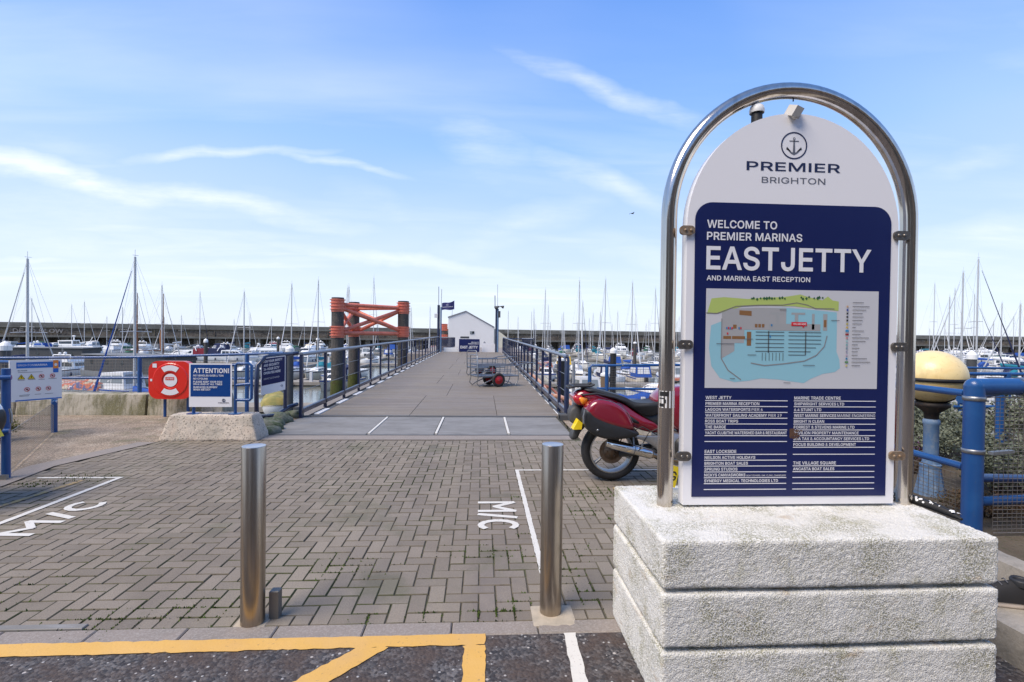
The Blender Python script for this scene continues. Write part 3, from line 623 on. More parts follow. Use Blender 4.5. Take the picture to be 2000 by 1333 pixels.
# moss and small weeds in the joints
mo = MB()
spots = [(.10, 2.80, .10, .05), (-.02, 2.80, .05, .03), (.18, 2.84, .05, .04), (-.30, 2.79, .08, .02), (.20, 2.93, .07, .02), (-.62, 2.78, .06, .015), (.33, 3.9, .05, .02), (.36, 4.8, .04, .02), (1.3, 5.0, .22, .05), (1.0, 4.9, .2, .04),
         (1.7, 4.9, .2, .04), (.9, 4.4, .18, .03), (1.2, 4.2, .15, .03), (.62, 3.05, .08, .02), (.66, 2.9, .06, .02), (-2.0, 2.8, .2, .02), (-1.6, 2.9, .2, .02), (-3.0, 3.2, .5, .03), (-4.2, 5.5, .3, .06), (-4.4, 5.3, .15, .05), (1.5, 4.7, .3, .05), (.1, 3.6, .3, .02), (-.9, 3.4, .3, .02), (.6, 3.6, .2, .02), (.55, 3.3, .1, .03)]
for cx, cy, sp, h in spots:
    for _ in range(int(130*min(1, sp*5))):
        x, y = cx+random.gauss(0, sp*.6), cy+random.gauss(0, sp*.35)
        if random.random() < .5: x = round(x/U_)*U_+random.gauss(0, .002)
        else: y = y0+round((y-y0)/U_)*U_+random.gauss(0, .002)
        if x < left_edge(y): continue
        a = random.uniform(0, PI); L = random.uniform(.004, .009); hh = random.uniform(.2, 1)*h*.35+.004
        c_, s_ = math.cos(a)*L, math.sin(a)*L; lx, ly = random.gauss(0, .005), random.gauss(0, .005)
        mo.add([(x-c_, y-s_, -.004), (x+c_, y+s_, -.004), (x+lx, y+ly, hh)], [(0, 1, 2)])
o = obj('joint_moss', mo, m_moss, kind='stuff', fix=False); tag(o, 'green moss and small weeds growing in the joints of the block paving', 'moss')

# flush kerb stones between paving and asphalt
kerb = obj('kerb', MB().box((-2.5, 2.66, -.06), (7, .10, .10)), m_dirt, kind='structure')
x = -5.6
while x < .72:
    L = .455
    obj('kerb_stone', MB().cbox((x+L/2, 2.662, -.03), (L-.006, .118, .068+random.uniform(-.002, .002)), .006), m_kerb, kerb); x += L
obj('drain_strip', MB().cbox((-2.42, 2.75, .0), (.75, .045, .016), .003), m_plate, kerb)

# painted markings
def marking(name, polys, mat, z, label, cat, wob=.006, parent=None):
    m = MB()
    for P in polys:
        Q = []
        for i, a in enumerate(P):
            b = P[(i+1) % len(P)]; a_, b_ = Vector(a), Vector(b); n = max(1, int((b_-a_).length/.03))
            for k in range(n):
                p = a_.lerp(b_, k/n); Q.append((p.x+random.gauss(0, wob*.5), p.y+random.gauss(0, wob*.5), z))
        m.poly(Q)
    o = obj(name, m, mat, parent, fix=False)
    if parent is None: tag(o, label, cat)
    return o
yb = marking('yellow_box_marking', [[(-9, 2.490), (.035, 2.515), (.035, 2.610), (-9, 2.602)]], m_yline, .0045, 'thick worn yellow painted border line with diagonals on the asphalt', 'road marking')
marking('border_leg', [[(-.075, 1.2), (.038, 1.2), (.035, 2.513), (-.072, 2.513)]], m_yline, .0047, '', '', parent=yb)
marking('diagonal_stripe', [[(-2.0, 1.0), (-1.83, 1.0), (-.44, 2.512), (-.60, 2.512)]], m_yline, .0049, '', '', parent=yb)
marking('white_dash', [[(.445, 2.600), (.505, 2.600), (.485, 2.05), (.415, 2.05)]], m_line, .0045, 'short white painted dash on the asphalt between kerb and plinth', 'road marking', .0035)
Zp = .0045
bay = marking('parking_bay_line', [[(.395, 3.25), (.435, 3.25), (.44, 5.80), (.40, 5.80)], [(.44, 5.76), (2.3, 5.76), (2.3, 5.80), (.44, 5.80)]], m_line, Zp, 'white corner line of the motorcycle bay under the parked crimson motorcycle', 'road marking', .003)
bay2 = marking('parking_bay_line', [[(-3.86, 3.2), (-3.80, 3.2), (-3.75, 5.56), (-3.80, 5.56)], [(-4.60, 5.52), (-3.80, 5.52), (-3.80, 5.56), (-4.60, 5.56)]], m_line, Zp, 'white corner line of the motorcycle bay beside the aggregate path', 'road marking', .003)
marking('faded_yellow_line', [[(1.35, 3.3), (1.41, 3.3), (1.41, 5.1), (1.35, 5.1)]], m_yworn, Zp, 'faded yellow line on paving by the white plinth', 'road marking', .006)
marking('faded_yellow_line', [[(-4.25, 4.2), (-4.19, 4.2), (-4.05, 5.45), (-4.11, 5.45)]], m_yworn, Zp, 'faded yellow line inside the bay beside the aggregate path', 'road marking', .006)
def mc(name, origin, right, up, h, w, label):
    mb = MB(); R = Vector(right).normalized(); U = Vector(up).normalized(); O = Vector(origin)
    def st(pts, t):
        for a, b in zip(pts, pts[1:]):
            a_, b_ = Vector(a), Vector(b); d_ = (b_-a_).normalized(); n_ = Vector((-d_.y, d_.x))*t/2; e_ = d_*t*.25
            q = [a_-n_-e_, b_-n_+e_, b_+n_+e_, a_+n_-e_]; mb.poly([O+R*p.x+U*p.y+Vector((0, 0, Zp+random.uniform(0, .0012))) for p in q])
    t = .052
    st([(0, 0), (0, h)], t); st([(0, h), (w*.17, h*.45), (w*.34, h)], t); st([(w*.34, h), (w*.34, 0)], t)
    st([(w*.46, 0), (w*.58, h)], t)
    P = [(w*.84+w*.15*math.cos(a), h*.5+h*.46*math.sin(a)) for a in [math.radians(x) for x in range(50, 311, 20)]]
    st(P, t)
    return tag(obj(name, mb, m_line, fix=False), label, 'road marking')
mc('motorcycle_lettering', (-.005, 4.66, 0), (.005, -1, 0), (1, 0, 0), .31, .66, 'white painted M/C letters on the paving beside the bay with the crimson motorcycle')
mc('motorcycle_lettering', (-3.55, 4.02, 0), (.05, 1, 0), (-1, .05, 0), .26, .78, 'white painted M/C letters on the paving next to the bay by the aggregate path')
bpy.data.objects['motorcycle_lettering.001'].location = (.18, -.02, 0)

# steel plates and concrete sill where the bridge lands
sill = obj('bridge_sill', MB().box((-.95, 7.62, -.04), (4.62, .30, .09)), m_kerb, kind='structure')
apron = obj('apron', MB().prism([(-3.3, 7.77), (1.42, 7.77), (1.50, 9.62), (-3.45, 9.62)], -.2, -.012), m_dirt, kind='structure')
xs = [-3.28, -1.75, -1.70, -.72, -.67, .42, .46, 1.42]
for a, b in ((0, 1), (2, 3), (4, 5), (6, 7)):
    obj('steel_plate', MB().cbox(((xs[a]+xs[b])/2, 8.66, -.012), (xs[b]-xs[a]-.012, 1.66, .036), .003), m_plate, apron)
for a in (1, 3, 5):
    obj('white_joint_strip', MB().cbox(((xs[a]+xs[a+1])/2, 8.70, -.006), (.038, 1.55, .036), .003), m_line, apron)
obj('hinge_bar', MB().cbox((-.93, 9.57, -.004), (4.75, .10, .04), .01), m_grey_dark, apron)
obj('sill_strip', MB().cbox((-.93, 7.80, -.008), (4.7, .05, .034), .004), m_grey_dark, apron)

# quay wall down to the water, far side of the quay
quay = obj('quay_wall', MB().prism([(-70, 9.6), (-3.55, 9.6), (-3.55, 9.66), (-70, 10.0)], -6, .0, 0).prism([(1.62, 9.3), (5.0, 9.3), (5.0, 9.9), (1.62, 9.9)], -6, .0).prism([(5.0, 5.9), (70, 5.9), (70, 6.2), (5.3, 6.2), (5.3, 9.9), (5.0, 9.9)], -6, .32).box((-1, 9.68, -3.2), (5.2, .1, 5.8)), m_algae_conc, kind='structure')
bank = obj('quay_ground', MB().poly([(1.5, 7.0, -.004), (2.56, 7.0, -.004), (2.56, 9.3, -.004), (1.5, 9.3, -.004)]).poly([(-4.48, 7.4, -.004), (-3.28, 7.4, -.004), (-3.28, 9.6, -.004), (-4.48, 9.6, -.004)]), m_agg, kind='structure')
water = obj('water', MB().poly([(-3000, 5, -4), (3000, 5, -4), (3000, 400, -4), (-3000, 400, -4)]), m_water, kind='structure')
sea = obj('sea', MB().poly([(-5000, 390, -6), (5000, 390, -6), (5000, 5500, -6), (-5000, 5500, -6)]), m_water, kind='structure')

# raised bed with stepped kerbs beyond the plinth
bed = obj('planting_bed', MB().prism([(2.96, -1), (40, -1), (40, 5.95), (5.05, 5.95), (5.05, 9.25), (2.96, 9.25)], -.1, .33), M('bed_soil', (.10, .075, .05), 1, n=[(4, .4, .7, (.16, .13, .09), .7), (30, .5, .7, (.05, .06, .02), .6)], bump=[(40, .8, .02)]), kind='structure')
rough_box('bed_kerb', (2.90, 3.7, .17), (.14, 9.6, .38), m_conc, None, .05, .02, .004, 20, kind='structure')
rough_box('step_kerb', (2.69, 3.7, .085), (.28, 9.6, .19), m_conc, None, .05, .02, .004, 20, kind='structure')

# ------------------------------------------------------------------ plinth and marina sign
pl = thing('plinth', 'big white roughcast plinth of stacked courses stained with green algae', 'plinth', (1.47, 2.39, 0))
for z0, z1 in ((.0, .265), (.284, .505), (.524, .723)):
    rough_box('course', (1.468, 2.385, (z0+z1)/2), (1.45, .77, z1-z0), m_roughcast, pl, .0075, .015, .0036, 85, faces='xXyYZz')
obj('recessed_joint', MB().box((1.468, 2.40, .35), (1.38, .72, .66)), m_roughcast, pl)

SX, SY = 1.525, 2.445
sg = thing('marina_sign', 'tall arch topped marina welcome sign, white with navy lettering panel in a polished steel hoop', 'sign', (SX, SY, .72))
pts = [(.905, SY, .70), (.908, SY, 1.4), (.912, SY, 2.12)]
pts = [(.911, SY, z) for z in (.70, 1.0, 1.5, 1.9, 2.12)]
pts += [(1.529-.618*math.cos(math.radians(a)), SY, 2.135+.645*math.sin(math.radians(a))) for a in range(4, 177, 4)]
pts += [(2.147, SY, z) for z in (2.12, 1.9, 1.5, 1.0, .70)]
obj('hoop_tube', MB().tube(pts, .0385, 24, caps=True), m_steel, sg)
PX0, PX1, PB, PF = .984, 2.056, .735, 2.40
cxp = (PX0+PX1)/2; hw = (PX1-PX0)/2
outline = [(PX0, PB), (PX1, PB)]+[(cxp+hw*math.cos(math.radians(a)), 2.085+(2.648-2.085)*math.sin(math.radians(a))) for a in range(0, 181, 5)]
obj('backboard', MB().prism(outline, PF, PF+.06, plane='XZ'), m_white_panel, sg)
# navy face with rounded upper corners
P = [(1.026, .775), (2.012, .775)]+arc(2.015-.085, 2.205-.085, .085, 0, 90, 8)+arc(1.022+.085, 2.205-.085, .085, 90, 180, 8)
navyp = obj('navy_face', MB().prism(P, PF-.003, PF+.002, plane='XZ'), m_navy, sg)
FR = lambda x, z, e=.0: ((x, PF-.0035-e, z), (1, 0, 0), (0, 0, 1))
T = MB()
for s, x, z, h, w, b in (('WELCOME TO', 1.080, 2.081, .0385, .350, .022), ('PREMIER MARINAS', 1.080, 2.023, .0385, .478, .022), ('EAST', 1.079, 1.880, .113, .362, .022), ('JETTY', 1.453, 1.880, .113, .460, .022),
                         ('AND MARINA EAST RECEPTION', 1.082, 1.827, .024, .520, .018)):
    text_mb(s, FR(x, z), h, w, b, mb=T)
obj('title_lettering', T, m_print, sg, fix=False)
T = MB(); Lc = MB()
left = ['*WEST JETTY', 'PREMIER MARINA RECEPTION', 'LAGOON WATERSPORTS|PIER 6', 'WATERFRONT SAILING ACADEMY|PIER 19', 'ROSS BOAT TRIPS', 'THE BARGE', "YACHT CLUB/THE WATERSHED BAR & RESTAURANT", '', None, '*EAST LOCKSIDE', 'NEILSON ACTIVE HOLIDAYS', 'BRIGHTON BOAT SALES', 'SPRUNG STUDIOS', 'NICKYS CANVASWORKS|~BOAT COVERS, SAIL CLINIC, CHANDLERY', 'SYNERGY MEDICAL TECHNOLOGIES LTD', '']
right = ['*MARINE TRADE CENTRE', 'SHIPWRIGHT SERVICES LTD', '6.4 STUNT LTD', 'WEST MARINE SERVICES|MARINE ENGINEERING', 'BRIGHT N CLEAN', 'FORREST & STEVENS MARINE LTD', 'PAVILION PROPERTY MAINTENANCE', 'JDA TAX & ACCOUNTANCY SERVICES LTD', 'FOCUS BUILDING & DEVELOPMENT', '', None, '*THE VILLAGE SQUARE', 'ANCASTA BOAT SALES', '', '', '']
pitchz = (1.250-.822)/15
for col, x0, x1 in ((left, 1.086, 1.500), (right, 1.532, 1.952)):
    z = 1.250
    for i, s in enumerate(col):
        zz = 1.250-pitchz*i-(.006 if i > 8 else 0)
        if s is None: continue
        Lc.prism([(x0, zz-.007), (x1, zz-.007), (x1, zz-.0035), (x0, zz-.0035)], PF-.0042, PF-.003, plane='XZ')
        if not s: continue
        head = s.startswith('*'); s = s.lstrip('*')
        a, _, b = s.partition('|')
        h = .0155 if head else .0142
        n0 = len(T.v); text_mb(a, FR(x0+.001, zz+.0015), h, None, .022, mb=T)
        xe = max(p[0] for p in T.v[n0:])
        if xe > x1:
            k = (x1-x0-.002)/(xe-x0)
            T.v[n0:] = [(x0+(p[0]-x0)*k, p[1], p[2]) for p in T.v[n0:]]
        if b:
            sm = b.startswith('~'); b = b.lstrip('~')
            n1 = len(T.v); text_mb(b, FR(xe+.006, zz+.0015), .008 if sm else .0142, None, .0, mb=T)
            xe2 = max(p[0] for p in T.v[n1:])
            if xe2 > x1:
                k = (x1-x0-.002)/(xe2-x0); T.v[n0:] = [(x0+(p[0]-x0)*k, p[1], p[2]) for p in T.v[n0:]]
obj('directory_lettering', T, m_print, sg, 'stuff', fix=False); obj('directory_rule', Lc, m_print, sg, 'stuff', fix=False)
# logo
T = MB(); text_mb('PREMIER', FR(1.273, 2.366, -.0035), .043, .474, .016, mb=T)
ring = MB(); n = 40
for r_a, r_b in ((.0665, .0600),):
    V = [];
    for k in range(n): a = 2*PI*k/n; V += [(1.510+r_a*math.cos(a), PF-.0012, 2.492+r_a*math.sin(a)), (1.510+r_b*math.cos(a), PF-.0012, 2.492+r_b*math.sin(a))]
    T.add(V, [(2*k, (2*k+2) % (2*n), (2*k+3) % (2*n), 2*k+1) for k in range(n)])
obj('name_lettering', T, m_print_navy, sg, fix=False)
T = MB(); text_mb('BRIGHTON', FR(1.350, 2.307, -.0035), .029, .322, .004, mb=T)
AX, AZ = 1.510, 2.490
def fl(pts, m=T, y=PF-.0012): m.poly([(AX+a, y, AZ+b) for a, b in pts])
fl([(-.006, -.034), (.006, -.034), (.0035, .030), (-.0035, .030)])
fl([(-.024, .0215), (.024, .0215), (.024, .026), (-.024, .026)])
for s_ in (-1, 1):
    P = [(s_*q[0], q[1]) for q in [(0, -.044), (.016, -.036), (.030, -.022), (.036, -.004), (.040, -.016), (.026, -.014), (.022, -.020), (.012, -.030), (0, -.034)]]
    fl(P)
for k in range(10):
    a, b = 2*PI*k/10, 2*PI*(k+1)/10
    fl([(.0065*math.cos(a), .036+.0065*math.sin(a)), (.0065*math.cos(b), .036+.0065*math.sin(b)), (.0035*math.cos(b), .036+.0035*math.sin(b)), (.0035*math.cos(a), .036+.0035*math.sin(a))])
obj('anchor_emblem', T, m_print_grey, sg, 'stuff', fix=False)

# printed map of the marina: flat print built as thin layers
MX0, MX1, MZ0, MZ1 = 1.082, 1.955, 1.306, 1.788
mapp = obj('map_panel', MB().prism([(MX0, MZ0), (MX1, MZ0), (MX1, MZ1), (MX0, MZ1)], PF-.0045, PF-.003, plane='XZ'), M('map_paper', (.56, .56, .58), .4), sg)
lay = [0]
def mp(pts, col, name, kindz=None):
    lay[0] += 1
    mm = M('map_'+name, col, .45); m = MB()
    e = PF-.0048-.00018*lay[0]
    W_, H_ = MX1-MX0, MZ1-MZ0
    groups = pts if isinstance(pts[0][0], (tuple, list)) else [pts]
    for g_ in groups: m.poly([(MX0+a*W_, e, MZ1-b*H_) for a, b in g_])
    obj('map_'+name, m, mm, mapp, 'stuff' if len(groups) > 1 else None, fix=False)
def U(p, w=1206/190*1.0): return p
Wt = [(.115, .31), (.03, .37), (.02, .60), (.035, .78), (.085, .90), (.17, .94), (.25, .925), (.32, .90), (.42, .91), (.50, .93), (.57, .945), (.61, .90), (.68, .85), (.75, .83), (.78, .79), (.775, .70), (.757, .62), (.757, .40), (.755, .22), (.62, .20), (.46, .18), (.28, .19), (.14, .22)]
mp(Wt, (.27, .52, .60), 'sea')
mp([(.005, .255), (.03, .10), (.10, .085), (.24, .10), (.34, .08), (.44, .075), (.54, .045), (.60, .075), (.67, .10), (.70, .06), (.73, .10), (.765, .11), (.765, .205), (.62, .185), (.50, .165), (.32, .165), (.21, .175), (.12, .22), (.08, .245)], (.42, .52, .14), 'grass')
mp([(.09, .245), (.14, .20), (.30, .185), (.46, .185), (.46, .41), (.22, .41), (.22, .545), (.165, .545), (.165, .625), (.095, .70), (.09, .45)], (.36, .36, .36), 'quay')
mp([[(.36, .345), (.66, .345), (.66, .415), (.36, .415)], [(.37, .23), (.45, .23), (.45, .25), (.42, .25), (.42, .345), (.40, .345), (.40, .25), (.37, .25)], [(.49, .23), (.57, .23), (.57, .25), (.53, .25), (.53, .345), (.51, .345), (.51, .25), (.49, .25)],
    [(.61, .24), (.625, .24), (.625, .40), (.61, .40)], [(.675, .24), (.70, .24), (.70, .41), (.675, .41)]], (.34, .35, .35), 'apron')
mp([[(.19, .215), (.26, .22), (.26, .27), (.19, .26)], [(.10, .475), (.145, .475), (.145, .505), (.10, .505)], [(.15, .475), (.225, .475), (.225, .505), (.15, .505)], [(.235, .43), (.26, .43), (.26, .57), (.235, .57)], [(.155, .36), (.175, .36), (.175, .40), (.155, .40)],
    [(.28, .35), (.295, .35), (.295, .385), (.28, .385)], [(.30, .35), (.315, .35), (.315, .385), (.30, .385)], [(.32, .35), (.335, .35), (.335, .385), (.32, .385)], [(.68, .30), (.695, .30), (.695, .375), (.68, .375)]], (.24, .12, .045), 'roof')
def stroke(pts, w):
    P = []
    for (a, b), (c, d_) in zip(pts, pts[1:]):
        L = math.hypot((c-a)*1.81, d_-b) or 1; nx, ny = -(d_-b)/L*w/1.81, (c-a)*1.81/L*w
        P.append([(a-nx, b-ny), (c-nx, d_-ny), (c+nx, d_+ny), (a+nx, b+ny)])
    return P
mp(stroke([(.0, .245), (.06, .25), (.12, .21), (.17, .175), (.30, .16), (.44, .155), (.52, .13), (.58, .15), (.63, .185), (.74, .185)], .004), (.20, .17, .17), 'road')
mp(stroke([(.09, .30), (.09, .70), (.13, .82), (.205, .915)], .005)+stroke([(.26, .745), (.34, .77), (.45, .75), (.57, .72), (.64, .66), (.685, .57), (.70, .46)], .005), (.25, .24, .24), 'breakwater')
PR = []
for k, b in enumerate((.43, .465, .505, .545, .585, .625, .66)):
    PR += stroke([(.285, b), (.45, b)], .0035) if k < 6 else []
    PR += stroke([(.475, b), (.665-(.03*max(0, k-3)), b)], .0035)
PR += stroke([(.36, .42), (.36, .64)], .006)+stroke([(.575, .42), (.575, .66)], .006)
for k in range(7): PR += stroke([(.325+.02*k, .64), (.325+.02*k, .72)], .003)
mp(PR, (.10, .13, .14), 'pontoons')
mp([[(x-.006*s, y), (x, y-.012*s), (x+.006*s, y), (x, y+.012*s)] for x, y, s in [(.26, .095, 1), (.27, .09, 1.2), (.29, .10, 1.3), (.31, .09, 1), (.33, .09, 1.4), (.345, .09, 1.6), (.36, .085, 1.4), (.375, .09, 1.3), (.39, .09, 1), (.42, .085, 1.3), (.435, .08, 1.3), (.45, .09, 1), (.545, .075, 1), (.555, .09, 1.3), (.575, .085, 1.3), (.59, .07, 1.1), (.62, .08, 1), (.64, .08, 1.5), (.65, .07, 1.4), (.67, .075, 1)]], (.03, .11, .04), 'trees')
mp([[(x, y), (x+.008, y), (x+.008, y+.02), (x, y+.02)] for x, y in ((.115, .385), (.135, .385), (.185, .385), (.365, .465), (.372, .35))], (.03, .20, .45), 'blue_marks')
mp([[(x, y), (x+.008, y), (x+.008, y+.02), (x, y+.02)] for x, y in ((.125, .385), (.145, .385), (.195, .385), (.12, .44))]+[[(.49, .325), (.58, .325), (.58, .365), (.568, .365), (.56, .385), (.552, .365), (.49, .365)]], (.62, .02, .03), 'red_marker')
T = MB(); e = PF-.0080
def mpx(a): return MX0+a*(MX1-MX0)
def mpz(b): return MZ1-b*(MZ1-MZ0)
text_mb('YOU ARE HERE', ((mpx(.497), e, mpz(.354)), (1, 0, 0), (0, 0, 1)), .008, .066, .02, mb=T)
obj('map_marker_lettering', T, m_print, mapp, fix=False)
T = MB()
for k in range(18):
    b = .155+k*.0355
    L = (.10, .08, .06, .065, .06, .055, .02, .07, .05, .10, .08, .035, .045, .035, .035, .09, .11, .05)[k]
    T.poly([(mpx(.845), e, mpz(b+.006)), (mpx(.845+L), e, mpz(b+.006)), (mpx(.845+L), e, mpz(b)), (mpx(.845), e, mpz(b))])
for a, b, L in ((.845, .115, .065), (.22, .50, .05), (.45, .94, .04), (.56, .76, .07), (.72, .30, .05), (.06, .55, .10), (.24, .66, .05), (.14, .90, .03), (.42, .20, .04)):
    T.poly([(mpx(a), e, mpz(b+.006)), (mpx(a+L), e, mpz(b+.006)), (mpx(a+L), e, mpz(b)), (mpx(a), e, mpz(b))])
obj('map_small_print', T, m_print_grey, mapp, 'stuff', fix=False)
LG = [(.55, .35, .2), (.03, .06, .3), (.03, .03, .03), (.03, .03, .03), (.03, .03, .03), (.45, .38, .1), (.6, .42, .1), (.02, .25, .5), (.3, .02, .02), (.5, .2, .2), (.3, .5, .5), (.2, .4, .4), (.2, .3, .35), (.3, .3, .4), (.5, .4, .5), (.02, .2, .4), (.1, .25, .1), (.6, .5, .2)]
for k, c in enumerate(LG):
    b = .150+k*.0355; hw_ = .010 if k in (7, 8, 16) else .0055
    m = MB().poly([(mpx(.815-hw_), e, mpz(b+.018)), (mpx(.815+hw_), e, mpz(b+.018)), (mpx(.815+hw_), e, mpz(b)), (mpx(.815-hw_), e, mpz(b))])
    obj('legend_symbol', m, M('legend_ink_%02d' % k, c, .5), mapp, fix=False)
# brown smear between the columns
sm = MB()
for k in range(70):
    a = random.gauss(0, .5); x, z = 1.515+abs(random.gauss(0, .035))*.8, 1.085+random.gauss(0, .012)
    r_ = random.uniform(.002, .008); sm.poly([(x+r_*math.cos(t+a), PF-.0046-.00001*k, z+r_*.7*math.sin(t+a)) for t in (0, 1.2, 2.6, 3.5, 5)])
obj('rust_smear', sm, M('rust_smear', (.10, .05, .03), .9), sg, 'stuff', fix=False)
# clamps between hoop and board
for z, ml in ((2.065, m_ruststeel), (1.515, m_clampgrey), (.975, m_clampgrey)):
    for s_, xa in ((-1, PX0), (1, PX1)):
        mt = ml if s_ < 0 else (m_clampgrey if z > 1.2 else m_ruststeel)
        m = MB(); hx = .944 if s_ < 0 else 2.102
        x0, x1 = sorted((hx, xa-s_*.032)); P = rrect(x0, z-.022, x1, z+.022, .018)
        m.prism(P, PF-.016, PF-.002, plane='XZ')
        for bx in ((x0+x1)/2+s_*-.018, (x0+x1)/2+s_*.010): m.lathe((bx, PF-.016, z), [(.0, -.006), (.006, -.006), (.008, 0)], 8, 0, True, 'Y')
        obj('clamp', m, mt, sg)
# torn sticker on the hoop's near leg
st = MB(); st2 = MB(); cx0 = .911
def onleg(a, z, r=.0392): return (cx0+r*math.sin(math.radians(a)), SY-r*math.cos(math.radians(a)), z)
def patch(m, a0, a1, z0, z1, r):
    k = 5
    for i in range(k):
        p, q = a0+(a1-a0)*i/k, a0+(a1-a0)*(i+1)/k; m.quad(onleg(p, z0, r), onleg(q, z0, r), onleg(q, z1, r), onleg(p, z1, r))
patch(st, -75, 60, 1.205, 1.288, .0391)
patch(st2, -72, -5, 1.262, 1.284, .0394); patch(st2, -72, -30, 1.248, 1.254, .0394); patch(st2, -72, -38, 1.210, 1.226, .0394); patch(st2, -40, -22, 1.228, 1.247, .0394)
obj('torn_sticker', st, m_white, sg, fix=False); obj('torn_sticker_print', st2, m_black, sg, fix=False)
# little fittings on the crown
t = MB(); t.lathe((1.345, SY, 2.60), [(.026, 0), (.026, .06), (.024, .065)], 16)
fl_ = obj('beacon_base', t, m_black, sg)
obj('beacon_cap', MB().lathe((1.345, SY, 2.662), [(.034, 0), (.036, .012), (.030, .034), (.016, .044), (0, .045)], 18), m_white, fl_)
t = MB(); t.box((1.503, PF-.005, 2.655), (.040, .075, .050), 0, 0, Matrix.Rotation(.45, 3, 'X') @ Matrix.Rotation(.35, 3, 'Y'))
t.lathe((1.505, PF-.02, 2.632), [(0, -.010), (.018, -.010), (.018, .010), (0, .010)], 14, 0, True, 'Y')
obj('spotlight', t, M('spotlight_cream', (.58, .55, .50), .5), sg)
obj('hook', MB().cyl((1.53, SY, 2.745), (1.53, SY, 2.728), .003, 6), m_black, sg)
# yellow number plate standing behind the near leg
o = obj('number_plate', MB().prism([(-.001, 0), (.075, -.022), (.10, .085), (.02, .11)], -.003, .003, plane='XZ'), m_yellow); o.location = (.955, 2.62, .775)
T = MB(); text_mb('ZG', ((.012, -.0032, .028), (.97, 0, -.24), (.24, 0, .97)), .050, .064, .02, mb=T); obj('plate_lettering', T, m_black, o, fix=False, local=True)
tag(o, 'tilted yellow number plate seen between the steel hoop leg and the sign board', 'number plate')
b_ = MB(); b_.box((0, 0, -.012), (.10, .012, .024)); obj('plate_stand', b_, m_white, o, local=True).location = (.045, .012, -.030)
# patterned black and white cloth band along the back corner of the plinth
cb = [(2.05, 2.56, .735), (2.10, 2.49, .742), (2.165, 2.485, .745), (2.20, 2.44, .742), (2.225, 2.36, .735), (2.235, 2.29, .728), (2.24, 2.22, .718)]
o = obj('cloth_band', MB().tube(cb, [.012, .020, .023, .022, .020, .017, .006], 10, flat=1.0), m_black); tag(o, 'black cloth band printed with white shapes, lying on the back corner of the plinth', 'scarf')
T = MB()
for k in range(46):
    t_ = random.uniform(.08, .97)*(len(cb)-1); i = int(t_); p = Vector(cb[i]).lerp(Vector(cb[min(i+1, len(cb)-1)]), t_-i)
    d_ = (Vector(cb[min(i+1, len(cb)-1)])-Vector(cb[i])).normalized(); out_ = Vector((.0, -1, .4)) if i < 3 else Vector((.0, -.75, .65)); out_ = (out_-d_*out_.dot(d_)).normalized(); w_ = d_.cross(out_)
    an = random.uniform(-.9, .9); q = p+(out_*math.cos(an)+w_*math.sin(an))*.0215; s1 = w_*math.cos(an)-out_*math.sin(an)
    r_ = random.uniform(.003, .007); T.poly([q+d_*r_*math.cos(a)*random.uniform(.7, 1.3)+s1*r_*math.sin(a) for a in [2*PI*j/7 for j in range(7)]])
obj('cloth_print', T, m_white, o, 'stuff', fix=False)

# ------------------------------------------------------------------ bollards
def bollard(x, y, h, lab):
    t = thing('bollard', lab, 'bollard', (x, y, 0), 'steel bollards at the kerb')
    r = .0605
    obj('post', MB().lathe((x, y, 0), [(r, -.02), (r, h-.004), (r-.002, h)], 48), m_brushed, t)
    obj('cap', MB().lathe((x, y, 0), [(r-.002, h), (r-.006, h+.001), (r-.010, h-.0005), (0, h-.0005)], 48), m_brushtop, t)
    return t
b1 = bollard(-1.203, 2.765, .945, 'brushed steel bollard with a small steel hinge box at its foot')
obj('hinge_box', MB().cbox((-1.105, 2.815, .075), (.05, .05, .15), .004), M('aged_zinc', (.17, .16, .145), .5, .4), b1)
obj('footing', MB().cbox((-1.205, 2.765, -.012), (.165, .15, .03), .003), m_slab, b1)
b2 = bollard(.402, 2.805, .945, 'brushed steel bollard set in a square concrete footing beside the white plinth')
rough_box('footing', (.41, 2.765, -.03), (.235, .205, .07), m_slab, b2, .02, .006, .0015, 30)
